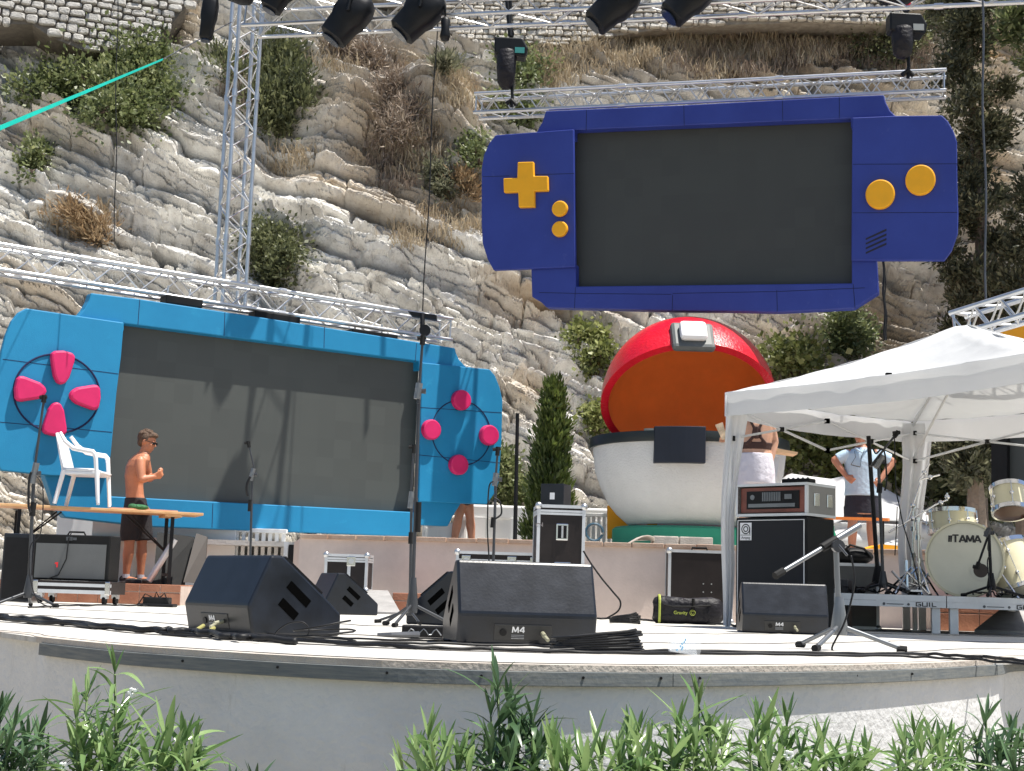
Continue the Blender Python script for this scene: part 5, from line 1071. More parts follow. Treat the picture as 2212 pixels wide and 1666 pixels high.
hw_stand('chrome cymbal stand with a long angled boom left of the bass drum', 1972, 12.9, (1973, 1095), ((1955, 1140, 1988, 1045), (1985, 1040, 2008, 1002), (1988, 1036, 2030, 1026)))
hw_stand('chrome tom stand with its arm reaching over the bass drum', 1987, 12.6, (1982, 1120), ((1920, 1150, 2022, 1090), (2018, 1092, 2046, 1080), (2046, 1082, 2046, 1065)))
hh = thing('hi_hat_pedal', 'low chrome pedal stand with spread legs at the foot of the cymbal stands', 'drum stand', G(1960, 12.5, RZ)); T = WM[hh.name]
m_ = MB(T); m_.tube([(0, 0, .02), (0, .02, .3)], .014, 10); m_.build('pole', M['chrome'], hh)
for a in (.3, 2.2, 4.0, 5.3):
    m_ = MB(T); m_.tube([(0, 0, .2), (.24 * math.cos(a), .24 * math.sin(a), .01)], .009, 6); m_.build('leg', M['chrome'], hh)
m_ = MB(T); m_.box(-.05, -.28, .03, .05, -.02, .045); m_.tube([(0, -.05, .05), (-.16, -.1, .2)], .01, 8); m_.build('pedal', M['alu'], hh)
# stands on the riser
mic_stand('black straight microphone stand between the person in the polo shirt and the drums', 1897, 12.7, RZ, (1876, 942), None, r=.019, m='black', legr=.32, ang0=-.2, hub=.2)
mic_stand('grey boom microphone stand with a big clutch in front of the polo shirt', 1908, 12.5, RZ, (1898, 1010), (1880, 1008, 1936, 938), clutch=(1890, 1010, 1908, 985), r=.014, m='stand', legr=.3, ang0=.4, sleeve=(1899, 1065, 1901, 1045))
mic_stand('low black boom stand holding a microphone at the bass drum hole', 2142, 11.95, RZ, (2136, 1150), (2140, 1142, 2112, 1222), clutch=(2130, 1160, 2137, 1142), r=.013, m='black', legr=.28, ang0=.1)
cable([P(u, v, 12.4) for u, v in ((1884, 965), (1892, 980), (1905, 970), (1912, 985), (1915, 1040), (1911, 1060))], .008, 'black cable looped over the clutch of the grey boom stand', 'microphone_cable')
cable([P(u, v, 12.35) for u, v in ((1932, 942), (1935, 1050), (1942, 1090), (1950, 1130), (1965, 1180), (1978, 1230), (1990, 1290))], .006, 'long black cable falling from the boom tip towards the cymbal stands', 'microphone_cable')
cable([P(u, v, 12.35) for u, v in ((1938, 1095), (1936, 1150), (1933, 1200))], .005, 'short straight cable hanging left of the cymbal stands', 'microphone_cable')
cable([P(u, v, 11.9) for u, v in ((2137, 1155), (2134, 1185), (2140, 1200), (2133, 1215), (2141, 1290))], .006, 'black cable tied along the bass drum microphone stand', 'microphone_cable')
# clutter of cables on the riser
for i_, (u0, u1, Y) in enumerate(((1815, 1900, 12.3), (1900, 1985, 12.35), (2100, 2200, 12.2))):
    rs = random.Random(i_ + 40); pts = []
    for k_ in range(16): pts.append(G(u0 + (u1 - u0) * (k_ / 15 + rs.uniform(-.08, .08)), Y + rs.uniform(-.02, .3), RZ + .01 + rs.random() * .05))
    cable(pts, .007, ('tangled black cable on the left end of the riser', 'tangled black cable below the cymbal stands', 'tangled black cable on the riser right of the bass drum')[i_], 'floor_cable')

# ---------------------------------------------------------------- cables on the deck
def deck_cable(pts, r, label, z=None, wig=.02, seed=0, sub=6, group='cables lying on the stage deck', mb=None):
    rs = random.Random(seed); q = []
    W_ = [PZ(u, v, r) for u, v in pts]
    for i_ in range(len(W_) - 1):
        for k_ in range(sub): p = W_[i_].lerp(W_[i_ + 1], k_ / sub); q.append(p + Vector((0, rs.uniform(-wig, wig), rs.uniform(0, r * .8))))
    q.append(W_[-1]); return cable(q, r, label, 'floor_cable', 6, group, smooth_=3)
deck_cable([(-40, 1331), (60, 1338), (200, 1352), (330, 1363), (420, 1368), (520, 1380), (640, 1386)], .014, 'bundle of cables lying across the left of the deck towards the sideways monitor', wig=.05, seed=1)
deck_cable([(-40, 1335), (100, 1347), (260, 1357), (380, 1365), (470, 1374)], .011, 'second cable bundle strand at the far left of the deck', wig=.05, seed=2)
for i_, (pts, r_) in enumerate((([(345, 1368), (500, 1376), (700, 1388), (900, 1400), (1100, 1404), (1300, 1407), (1500, 1408), (1800, 1413), (2000, 1414), (2130, 1420), (2250, 1435)], .0075), ([(430, 1366), (600, 1375), (760, 1388), (950, 1392), (1150, 1396), (1300, 1403), (1370, 1408)], .006),
        ([(350, 1372), (560, 1381), (800, 1394), (1000, 1402), (1250, 1411), (1500, 1412), (1760, 1416), (1950, 1419), (2100, 1425), (2250, 1440)], .006), ([(560, 1370), (700, 1377), (850, 1385), (980, 1385), (1020, 1392)], .005), ([(850, 1383), (930, 1380), (1050, 1388), (1200, 1397)], .004))):
    deck_cable(pts, r_, ('thick black cable running along the whole front of the deck', 'black cable running between the two large front monitors', 'lower black cable parallel to the thick one along the deck edge', 'thin cable behind the tall stand foot', 'short thin cable before the small black box')[i_], wig=.012, seed=10 + i_)
deck_cable([(720, 1298), (800, 1303), (900, 1300), (1010, 1308)], .012, 'cables lying along the foot of the pink wall behind the tall stand', wig=.15, seed=31)
deck_cable([(1260, 1336), (1330, 1338), (1450, 1343), (1570, 1350), (1620, 1357)], .010, 'cable lying in front of the gig bag', wig=.08, seed=32)
deck_cable([(60, 1313), (150, 1309), (230, 1308), (330, 1309)], .008, 'cable lying before the left tiled step', wig=.1, seed=33)
deck_cable([(1800, 1345), (1850, 1352), (1950, 1352), (2050, 1358), (2250, 1370)], .012, 'cable lying under the riser front', wig=.1, seed=34)
# coil beside the centre monitor
def coil(label, u, Y, rx, ry, n, r=.0055, seed=0):
    rs = random.Random(seed); c = G(u, Y, 0); o = []
    for k_ in range(n * 14):
        a = 2 * math.pi * k_ / 14; t_ = k_ / (n * 14); o.append(c + Vector((math.cos(a) * rx * (1 - .25 * rs.random() * t_) + rs.uniform(-.004, .004), math.sin(a) * ry, r + t_ * .07 * (1 + .3 * math.cos(a * 1.0)))))
    m_ = MB(); m_.tube(o, r, 6); return tag(m_.build('cable_coil', M['cable'], smooth=True), label, 'cable', 'coiled cables')
coil('flat coil of black cable at the right foot of the centre front monitor', 1290, 5.65, .18, .10, 8, seed=3)
coil('small coil of black cable on the deck before the pink wall', 1350, 12.3, .13, .12, 6, .008, 4)
coil('loose loop of black cable before the sideways left monitor', 700, 5.9, .13, .10, 2, .004, 5)
cable([G(590, 5.9, .01), P(600, 1362, 5.9), P(625, 1346, 5.9), P(655, 1345, 5.9), P(668, 1362, 5.9), P(660, 1380, 5.9)], .0035, 'thin cable arching up before the sideways left monitor')
# plugs with grey cable at left wedge
for i_, (u, v) in enumerate(((439, 1352), (462, 1357))):
    o = thing('speaker_plug', ('left', 'right')[i_] + ' yellow-tipped plug in the back of the sideways left monitor', 'plug', P(u, v, 6.45)); 
    m_ = MB(); p = P(u, v, 6.45); q = P(u - 14, v + 9, 6.3); m_.tube([p, q], .009, 10); m_.build('tip', (bpy.data.materials.get('yellow_tip') or mat('yellow_tip', (.30, .28, .10), .5)), o)
    m_ = MB(); m_.tube([q, P(u - 45, v + 18, 6.2), P(u - 90, v + 20, 6.1)], .0065, 8); m_.build('lead', M['stand_grey'], o)
pb = thing('pedal_box', 'small black box with a pale cord on the deck left of the centre front monitor', 'box', G(918, 6.9), R(5)); T = WM[pb.name]
m_ = MB(T); m_.box(-.11, 0, 0, .11, .08, .055); m_.build('body', M['black'], pb, bevel=.008)
m_ = MB(T); m_.tube([(-.08 + .012 * i_, -.008 - .004 * math.sin(i_), .025 + .015 * math.sin(i_ * 1.3)) for i_ in range(14)], .003, 5); m_.build('cord', M['stand_grey'], pb)
mp_ = MB(); mp_.tube([G(815, 6.7, .012), G(845, 6.7, .014), G(905, 6.75, .016)], [.008, .011, .016], 8); tag(mp_.build('loose_plug', M['grey']), 'grey plug lying on the deck before the tall stand foot', 'plug')
# clear plastic cup lying on its side
pc = thing('plastic_cup', 'clear plastic cup with a faint blue print lying on the deck at the front', 'cup', G(1446, 5.6, .035))
m_ = MB(); m_.lathe([(.028, 0), (.040, .115), (.0385, .115), (.0265, .003)], G(1446, 5.6, .043), (1, .1, -.03), 28, caps=False); mcup = mat('clear_plastic', (.9, .95, 1.0), .08, 0, .02, 2); mcup.node_tree.nodes['Principled BSDF'].inputs['Alpha'].default_value = .16; m_.build('wall', mcup, pc, smooth=True)
m_ = MB(); q = P(1470, 1395, 5.52); rs = random.Random(2)
for i_ in range(7): m_.ell(q + Vector((rs.uniform(-.015, .02), 0, rs.uniform(-.02, .025))), (.004, .001, .006), 6)
m_.build('print', mat('faint_blue_print', (.25, .45, .62), .5), pc)
# box with cable sprouting near left step
jb = thing('junction_box', 'small black junction box with cables at the foot of the left tiled step', 'box', G(335, 13.6), 0); T = WM[jb.name]
m_ = MB(T); m_.box(-.12, 0, 0, .12, .15, .09); m_.box(-.17, -.02, 0, .17, .18, .03); m_.build('body', M['black'], jb, bevel=.01)
m_ = MB(T); m_.tube([(-.05, .05, .09), (-.1, 0, .12), (-.16, 0, .02)], .006, 6); m_.tube([(.03, .05, .09), (.08, 0, .13), (.13, 0, .02)], .006, 6); m_.tube([(-.02, .05, .09), (0, .0, .14), (.02, .05, .09)], .006, 6); m_.build('lead', M['rubber'], jb)

# ---------------------------------------------------------------- overhead fixtures
M['fix'] = mat('black_fixture', (.008, .009, .011), .45, 0, .3, 6, .1, 90, spec=.25)
def mover(label, u, v, Y, tilt, L_=.62, w=.34, yaw=0.0, arm=True):
    """moving light seen from below: squared head pointing down-left, hung from above"""
    c = P(u, v, Y); o = thing('moving_light', label, 'stage light', c, 0, 'moving lights on the overhead truss')
    ax = Vector((math.cos(tilt), .25 * math.sin(yaw), math.sin(tilt))).normalized(); sd_ = Vector((0, 1, 0)); n_ = ax.cross(sd_).normalized()
    Mh = Matrix(((ax.x, sd_.x, n_.x, c.x), (ax.y, sd_.y, n_.y, c.y), (ax.z, sd_.z, n_.z, c.z), (0, 0, 0, 1)))
    mb = MB(); k_ = [(-L_ * .5, .30), (-L_ * .46, .40), (-L_ * .12, .43), (0, .5), (L_ * .3, .5), (L_ * .46, .40), (L_ * .5, .3)]
    n = 12; vv = []
    for x, r_ in k_:
        for a in range(n):
            t_ = 2 * math.pi * (a + .5) / n; c_, s_ = math.cos(t_), math.sin(t_); vv.append(Mh @ Vector((x, w * r_ * math.copysign(abs(c_) ** .55, c_), w * r_ * math.copysign(abs(s_) ** .55, s_))))
    mb.add(vv, [(i_ * n + a, i_ * n + (a + 1) % n, (i_ + 1) * n + (a + 1) % n, (i_ + 1) * n + a) for i_ in range(len(k_) - 1) for a in range(n)] + [tuple(range(n)), tuple((len(k_) - 1) * n + a for a in range(n))]); mb.build('head', M['fix'], o, smooth=True, auto=40)
    mb = MB(); mb.lathe([(w * .26, 0), (w * .30, .025)], Mh @ Vector((-L_ * .5, 0, 0)), -ax, 20); mb.build('lens', mat('dark_lens', (.02, .03, .05), .08) if 'dark_lens' not in bpy.data.materials else bpy.data.materials['dark_lens'], o)
    if arm:
        top = c + Vector((.12, 0, .42))
        for s_ in (-1, 1): mb = MB(); mb.tube([c + Vector((.02, s_ * w * .56, 0)), c + Vector((.06, s_ * w * .56, .25)), top + Vector((0, s_ * w * .5, -.08))], .035, 8, flat=.6); mb.build('yoke_arm', M['fix'], o)
        mb = MB(); mb.box(top.x - .2, top.y - .18, top.z - .1, top.x + .2, top.y + .18, top.z + .1); mb.build('base', M['fix'], o, bevel=.03)
        mb = MB(); mb.tube([top + Vector((0, 0, .1)), top + Vector((0, 0, .2))], .03, 8); mb.build('clamp', M['alu'], o)
    return o
mover('moving light hanging over the left side of the truss tower, pointing straight down', 451, 38, 17.2, math.pi / 2 - .08, .58, .20, arm=False)
mover('moving light cut by the top edge just left of the truss tower top', 500, -28, 17.3, -.35, .6, .32)
mover('small-looking moving light cut by the top edge right of the truss tower top', 606, -18, 17.4, 1.1, .56, .34)
mover('moving light with two dark lenses, second one right of the tower', 752, 40, 17.2, .95, .68, .44)
mover('moving light directly left of the thin hanging cable', 905, 32, 17.0, .85, .68, .44)
mover('moving light above the centre of the picture pointing down to the left', 1325, 14, 15.9, .78, .64, .40)
mover('moving light just right of the picture centre top, above the dark blue console', 1487, -2, 15.6, .80, .6, .40)
mover('moving light cut by the top edge above the right chain hoist', 1937, -18, 15.6, .2, .4, .3)
def hoist(label, u, v, Y, bagv, teal=False):
    c = P(u, v, Y); o = thing('chain_hoist', label, 'chain hoist', c, 0, 'black chain hoists with hanging bags')
    mb = MB(); mb.prism([c + Vector((-.22, -.1, -.10)), c + Vector((.2, -.1, -.15)), c + Vector((.24, -.1, -.02)), c + Vector((.16, -.1, .12)), c + Vector((-.22, -.1, .13))], (0, .22, 0)); mb.build('motor', M['fix'], o, bevel=.02)
    mb = MB(); mb.box(c.x + .06, c.y - .108, c.z - .10, c.x + .19, c.y - .1, c.z - .02); mb.build('panel', mat('pale_panel' + label[:3], (.35, .37, .36) if not teal else (.05, .28, .26), .4), o)
    bb = P(u - 5, bagv, Y); mb = MB(); n = 14; vv = []
    pr = [(0, .12), (-.04, .14), (-(c.z - bb.z) * .5, .13), (-(c.z - bb.z) * .85, .115), (-(c.z - bb.z), .06)]
    mb.lathe([(r_, z_) for z_, r_ in pr], c + Vector((-.05, -.02, -.05)), (0, 0, 1), n); mb.build('chain_bag', M['nylon'], o, smooth=True, auto=50)
    mb = MB(); mb.tube([c + Vector((0, 0, .1)), c + Vector((.0, 0, .3))], .025, 8); mb.lathe([(.045, -.02), (.045, .02)], c + Vector((0, -.02, .2)), (0, 1, 0), 14); mb.build('hook', M['fix'], o)
    mb = MB(); mb.tube([bb + Vector((.05, 0, .05)), bb + Vector((.06, 0, -.15)), bb + Vector((.05, 0, -.30))], .022, 8); mb.tube([bb + Vector((-.02, 0, -.26)), bb + Vector((.05, 0, -.2)), bb + Vector((.12, 0, -.27))], .03, 8); mb.build('truss_hook', M['fix'], o)
    return o
hoist('black chain hoist with a teal-lit panel above the left end of the dark blue console', 1103, 105, 18.7, 185, True)
hoist('black chain hoist with a wide bag above the right end of the dark blue console', 1957, 55, 16.7, 118)
for i_, (u0, v0, u1, v1, Y, lab) in enumerate(((1092, -40, 1102, 78, 18.2, 'black strap loop holding the left chain hoist'), (1957, -40, 1957, 30, 16.7, 'red-hooked strap holding the right chain hoist'))):
    mb = MB(); mb.tube([P(u0, v0, Y), P(u1, v1, Y)], .03, 8); mb.tube([P(u0 + 12, v0, Y), P(u1, v1, Y)], .02, 8); tag(mb.build('lifting_strap', M['fix']), lab, 'strap')
mb = MB(); mb.tube([P(1962, -5, 16.5), P(1961, 15, 16.5)], .035, 10); tag(mb.build('red_hook', mat('red_hook_paint', (.5, .01, .03), .4)), 'small red hook above the right chain hoist', 'hook')
mb = MB(); c = P(962, 62, 16.9); mb.lathe([(.05, -.15), (.065, -.1), (.05, 0), (.06, .1), (.03, .15)], c, (0, 0, 1), 12); mb.tube([c + Vector((0, 0, .1)), c + Vector((-.03, 0, .45))], .015, 6); tag(mb.build('hanging_connector', M['fix'], smooth=True), 'black connector dangling right of the second large moving light', 'connector')
# thin vertical lines
for i_, (u0, v0, u1, v1, Y, r_, lab) in enumerate(((948, -30, 914, 672, 17.6, .0085, 'thin black chain dropping to the right end of the left truss'), (254, -30, 248, 520, 15.9, .006, 'thin dark chain dropping to the truss above the left console'),
        (2121, -30, 2131, 650, 12.4, .010, 'steel cable dropping to the short truss at the right'), (1908, 565, 1912, 735, 17.4, .016, 'black cable hanging from the lower right corner of the dark blue console'), (1911, 590, 1916, 735, 17.5, .008, 'thinner cable beside the one hanging from the dark blue console'))):
    mb = MB(); a = P(u0, v0, Y); b2 = P(u1, v1, Y); mb.tube([a.lerp(b2, k_ / 12) + Vector((.01 * math.sin(k_), 0, 0)) for k_ in range(13)], r_, 6); tag(mb.build('hanging_cable', M['grey'] if 'steel' in lab else M['cable']), lab, 'cable')
# teal webbing strap and its rope
a, b2 = P(-40, 293, 12.5), P(352, 128, 17.0); e = (b2 - a); n_ = Vector((0, 0, 1)); mb = MB()
mb.prism([a - n_ * .026, b2 - n_ * .012, b2 + n_ * .012, a + n_ * .026], (0, .006, 0)); mb.build
o = mb.build('webbing_strap', mat('teal_webbing', (.0, .55, .45), .6, 0, .1, 3)); tag(o, 'bright teal webbing strap stretched across the upper left', 'strap')
mb = MB(); mb.tube([b2, P(500, 48, 18.6)], .007, 6); tag(mb.build('guy_rope', M['grey']), 'thin dark rope continuing from the teal strap to the tower', 'rope')
# clamp hardware over the tall stand
hk = thing('rigging_clamp', 'black rigging clamp on the truss right above the tall microphone stand', 'clamp', P(912, 680, 17.5))
mb = MB(); c = P(912, 678, 17.45); mb.prism([c + Vector((-.18, 0, .03)), c + Vector((.18, 0, -.01)), c + Vector((.18, 0, -.07)), c + Vector((-.12, 0, -.03))], (0, .1, 0)); mb.build('plate', M['fix'], hk)
mb = MB(); mb.tube([c, P(913, 720, 17.4)], .03, 8); mb.lathe([(.07, -.03), (.07, .03)], P(918, 714, 17.4), (0, 1, 0), 12); mb.build('shackle', M['fix'], hk)
# ---------------------------------------------------------------- people
def blob(parts, name, m, parent, vox=.007, smooth_it=3):
    """parts: list of MB -> one continuous remeshed surface"""
    mb = MB()
    for p in parts:
        b_ = len(mb.v); mb.v += p.v; mb.f += [tuple(b_ + i for i in f_) for f_ in p.f]
    o = mb.build(name, m, parent)
    r_ = o.modifiers.new('r', 'REMESH'); r_.mode = 'VOXEL'; r_.voxel_size = vox; r_.use_smooth_shade = True
    s_ = o.modifiers.new('s', 'SMOOTH'); s_.iterations = smooth_it; s_.factor = .5
    dg = bpy.context.evaluated_depsgraph_get(); me2 = bpy.data.meshes.new_from_object(o.evaluated_get(dg)); o.modifiers.clear(); old = o.data; o.data = me2; bpy.data.meshes.remove(old)
    me2.name = name; 
    if not me2.materials: me2.materials.append(m)
    me2.polygons.foreach_set('use_smooth', [True] * len(me2.polygons)); return o
def loft(mb, rings, n=18):
    """rings: (centre, rx, ry, yaw)"""
    vv = []
    for c, rx, ry, yw in rings:
        for k_ in range(n):
            a = 2 * math.pi * k_ / n; x, y = rx * math.cos(a), ry * math.sin(a); vv.append(Vector(c) + Vector((x * math.cos(yw) - y * math.sin(yw), x * math.sin(yw) + y * math.cos(yw), 0)))
    m_ = len(rings); mb.add(vv, [(i_ * n + k_, i_ * n + (k_ + 1) % n, (i_ + 1) * n + (k_ + 1) % n, (i_ + 1) * n + k_) for i_ in range(m_ - 1) for k_ in range(n)] + [tuple(range(n))[::-1], tuple((m_ - 1) * n + k_ for k_ in range(n))])
def limb(mb, pts, rs, n=12): mb.tube(pts, rs, n); [mb.ell(p, (r_ * .98,) * 3, 10) for p, r_ in zip(pts, rs)]
def hand(mb, wr, dr, palm_n, s=1.0, curl=.5, side=1):
    """wrist point, direction, palm normal"""
    d_ = Vector(dr).normalized(); n_ = (Vector(palm_n) - d_ * Vector(palm_n).dot(d_)).normalized(); x = d_.cross(n_).normalized() * side
    for t_ in (-.5, -.17, .17, .5):
        base = Vector(wr) + d_ * .085 * s + x * (t_ * .068 * s); mb.tube([Vector(wr) + x * (t_ * .04 * s), base], [.015 * s, .0125 * s], 8)
        L_ = (.075 - .02 * abs(t_ + .1)) * s; a1 = curl; p1 = base + (d_ * math.cos(a1) + n_ * math.sin(a1)) * L_ * .45; p2 = p1 + (d_ * math.cos(a1 * 2) + n_ * math.sin(a1 * 2)) * L_ * .35; p3 = p2 + (d_ * math.cos(a1 * 2.8) + n_ * math.sin(a1 * 2.8)) * L_ * .28
        mb.tube([base, p1, p2, p3], [.0095 * s, .009 * s, .0082 * s, .0065 * s], 8)
    b_ = Vector(wr) + d_ * .025 * s - x * .03 * s; p1 = b_ - x * .025 * s + d_ * .03 * s + n_ * .01; p2 = p1 + d_ * .03 * s + n_ * .015 * s + x * .005; mb.tube([b_, p1, p2], [.014 * s, .011 * s, .008 * s], 8)
def skinmat(name, c):
    m = mat(name, c, .5, 0, .22, 5, .08, 60); b = m.node_tree.nodes['Principled BSDF']; b.inputs['Subsurface Weight'].default_value = .12; b.inputs['Subsurface Radius'].default_value = (.02, .008, .004); b.inputs['Subsurface Scale'].default_value = .5; return m
def head(mb, c, yaw, s=1.0, pitch=0.0):
    """head centre (at ear height); facing direction yaw (0 = +x)"""
    Mh = Matrix.Translation(Vector(c)) @ Matrix.Rotation(yaw, 4, 'Z') @ Matrix.Rotation(pitch, 4, 'Y') @ Matrix.Scale(s, 4)
    b_ = len(mb.v)
    h_ = MB(Mh); h_.ell((-.010, 0, .03), (.098, .076, .092), 18); h_.ell((.022, 0, -.045), (.068, .056, .068), 16); h_.ell((.052, 0, -.088), (.028, .028, .024), 12)
    h_.ell((.080, 0, -.055), (.016, .024, .008), 10); h_.ell((.080, 0, -.069), (.015, .021, .008), 10)
    h_.tube([(.082, 0, .012), (.098, 0, -.018), (.108, 0, -.030)], [.009, .011, .013], 8); h_.ell((.083, .03, .016), (.014, .022, .007), 8); h_.ell((.083, -.03, .016), (.014, .022, .007), 8)
    h_.ell((.066, .035, -.025), (.022, .02, .02), 10); h_.ell((.066, -.035, -.025), (.022, .02, .02), 10)
    for s_ in (-1, 1): h_.ell((-.005, s_ * .077, -.005), (.016, .009, .028), 10)
    mb.v += h_.v; mb.f += [tuple(b_ + i for i in f_) for f_ in h_.f]; return Mh
def eyes(Mh, par):
    m_ = MB(Mh)
    for s_ in (-1, 1): m_.ell((.080, s_ * .031, .000), (.009, .013, .007), 10)
    m_.build('eyes', mat('eye_white', (.5, .48, .45), .2) if 'eye_white' not in bpy.data.materials else bpy.data.materials['eye_white'], par, smooth=True)
# --- shirtless young person, seen from behind-right, looking right
BYY = 15.95; z0p = .21; b0 = G(291, BYY, z0p)
py = thing('person', 'shirtless young person in black shorts and glasses standing behind the trestle table', 'person', b0)
def pp_(u, v, dy=0.0): return P(u, v, BYY + dy)
sk = skinmat('warm_skin', (.47, .19, .10)); body = MB()
torso = [((pp_(294, 1090)), .135, .095), ((pp_(291, 1068)), .125, .088), ((pp_(290, 1048)), .122, .085), ((pp_(291, 1028)), .142, .095), ((pp_(296, 1008)), .158, .105), ((pp_(301, 995)), .158, .098), ((pp_(306, 985)), .12, .08), ((pp_(311, 977)), .060, .058)]
loft(body, [(c, rx, ry, -.75) for c, rx, ry in torso], 20)
limb(body, [pp_(309, 984), pp_(315, 968)], [.058, .052])
Mh = head(body, pp_(318, 955), R(-8), 1.02, .22)
# arms: both forearms bent forward to the right
sh = pp_(303, 996, -.13); el = pp_(306, 1036, -.20); wr = pp_(334, 1030, -.14)
limb(body, [sh, sh.lerp(el, .5), el], [.058, .052, .042]); limb(body, [el, el.lerp(wr, .4), wr], [.044, .040, .027]); hand(body, wr, pp_(346, 1024, -.12) - wr, (.2, .6, .5), .95, .9)
sh2 = pp_(314, 997, .14); el2 = pp_(323, 1034, .2); wr2 = pp_(338, 1026, .04)
limb(body, [sh2, sh2.lerp(el2, .5), el2], [.056, .05, .04]); limb(body, [el2, el2.lerp(wr2, .4), wr2], [.043, .038, .026]); hand(body, wr2, pp_(348, 1022, 0) - wr2, (.2, -.6, .5), .95, .9, -1)
for hu, ku, au, dy in ((283, 279, 272, -.02), (308, 306, 304, .10)):
    hp, kn, an = pp_(hu, 1105, dy), pp_(ku, 1178, dy), pp_(au, 1243, dy)
    limb(body, [hp, hp.lerp(kn, .5), kn], [.088, .078, .056]); limb(body, [kn, kn.lerp(an, .3), kn.lerp(an, .65), an], [.056, .062, .046, .036])
    ft_ = Vector((an.x, an.y, z0p + .05)); limb(body, [ft_, ft_ + Vector((.13, -.03, -.02))], [.036, .03])
blob([body], 'body', sk, py); eyes(Mh, py)
M['blackcloth'] = mat('black_shorts_cloth', (.022, .018, .020), .8, 0, .3, 9, .4, 40)
sh_ = MB(); loft(sh_, [(pp_(294, 1112), .17, .13, -.7), (pp_(294, 1100), .165, .125, -.7), (pp_(293, 1086), .148, .108, -.7), (pp_(293, 1076), .142, .102, -.7)])
for u0, u1, dy in ((284, 279, -.02), (307, 311, .10)): sh_.tube([pp_(u0, 1105, dy), pp_(u1 if u1 < 300 else 310, 1150, dy), pp_(u1 if u1 < 300 else 311, 1168, dy)], [.105, .100, .098], 16)
blob([sh_], 'shorts', M['blackcloth'], py, .009)
hr = MB(Mh); hr.ell((-.024, 0, .042), (.100, .083, .092), 18); hr.ell((.050, 0, .085), (.055, .062, .035), 12); hr.ell((-.058, 0, -.01), (.050, .07, .06), 12)
rs = random.Random(3)
for i_ in range(40):
    a = rs.uniform(0, 6.28); e_ = rs.uniform(.2, 1.4); p = Vector((-.02 + .096 * math.cos(a) * math.cos(e_), .08 * math.sin(a) * math.cos(e_), .045 + .09 * math.sin(e_))); hr.ell(p, (.02, .014, .012), 6)
blob([hr], 'hair', mat('brown_hair', (.10, .055, .03), .6, 0, .4, 30, .9, 90), py, .006, 2)
gl = MB(Mh); gl.tube([(.098, -.03, .005), (.07, -.07, .008), (.0, -.081, .01)], .004, 6); gl.tube([(.098, .03, .005), (.07, .07, .008), (.0, .081, .01)], .004, 6); gl.box(.094, -.055, -.012, .102, -.008, .014); gl.box(.094, .008, -.012, .102, .055, .014); gl.build('glasses', M['black'], py)
ft = MB(); 
for au, dy in ((272, -.02), (304, .10)):
    a_ = pp_(au, 1243, dy); f0 = Vector((a_.x, a_.y, z0p)); 
    s_ = MB(); s_.ell(f0 + Vector((-.02, 0, .045)), (.055, .045, .045), 12); s_.ell(f0 + Vector((.09, -.02, .032)), (.10, .045, .032), 14); s_.tube([f0 + Vector((-.06, 0, .012)), f0 + Vector((.18, -.04, .012))], [.045, .04], 12, flat=.35)
    blob([s_], 'shoe', M['blackcloth'], py, .007)
    s_ = MB(); s_.tube([f0 + Vector((0, 0, .06)), f0 + Vector((0, 0, .10))], [.045, .042], 12); s_.build('sock', mat('grey_sock', (.38, .38, .42), .8) if 'grey_sock' not in bpy.data.materials else bpy.data.materials['grey_sock'], py)
# --- person in blue polo shirt, hands on hips
PY = 17.3; b0 = G(1866, PY, TZ - .04)
pw = thing('person', 'person in pale blue polo shirt and black shorts standing with hands on hips', 'person', b0)
def pq(u, v, dy=0.0): return P(u, v, PY + dy)
sk2 = skinmat('tan_skin', (.45, .20, .12)); body = MB()
loft(body, [(pq(1862, 1112), .19, .13, 0), (pq(1862, 1085), .20, .14, 0), (pq(1861, 1060), .185, .135, 0), (pq(1861, 1030), .185, .13, 0), (pq(1862, 1000), .195, .13, 0), (pq(1862, 982), .20, .11, 0), (pq(1862, 972), .13, .085, 0), (pq(1861, 964), .065, .06, 0)], 20)
limb(body, [pq(1861, 972), pq(1858, 948)], [.06, .054]); Mh2 = head(body, pq(1857, 936, -.02), R(-100), 1.05, .18)
for s_, su, eu, ev, wu, wv in ((-1, 1833, 1800, 994, 1829, 1030), (1, 1893, 1931, 997, 1902, 1037)):
    a_, e_, w_ = pq(su, 980), pq(eu + (3 if s_ < 0 else -3), ev, .02), pq(wu, wv, -.06)
    limb(body, [a_, a_.lerp(e_, .5), e_], [.062, .056, .045]); limb(body, [e_, e_.lerp(w_, .4), w_], [.046, .042, .028]); hand(body, w_, (-s_ * .5, -.5, -.45), (-s_ * .6, .6, 0), .95, .5, s_)
for s_ in (-1, 1):
    hp, kn, an = pq(1862 + s_ * 18, 1110), pq(1862 + s_ * 20, 1155), pq(1862 + s_ * 22, 1155) ; an = Vector((an.x, an.y, TZ + .04)); kn = Vector((kn.x, kn.y, TZ + .45))
    limb(body, [hp, hp.lerp(kn, .5), kn], [.10, .085, .06]); limb(body, [kn, kn.lerp(an, .3), an], [.058, .062, .038]); limb(body, [an + Vector((0, 0, -.03)), an + Vector((s_ * .03, -.15, -.04))], [.04, .032])
blob([body], 'body', sk2, pw); eyes(Mh2, pw)
top = MB(); loft(top, [(pq(1862, 1072), .215, .158, 0), (pq(1862, 1055), .203, .153, 0), (pq(1861, 1030), .200, .148, 0), (pq(1862, 1000), .212, .146, 0), (pq(1862, 982), .212, .126, 0), (pq(1862, 973), .15, .10, 0), (pq(1861, 968), .085, .078, 0)], 22)
for su, eu in ((1835, 1810), (1891, 1921)): top.tube([pq(su, 983), pq((su + eu) / 2, 986, .01), pq(eu, 993, .02)], [.078, .074, .073], 14)
blob([top], 'polo_shirt', mat('pale_blue_cloth', (.44, .58, .70), .85, 0, .06, 5, .5, 22), pw, .008)
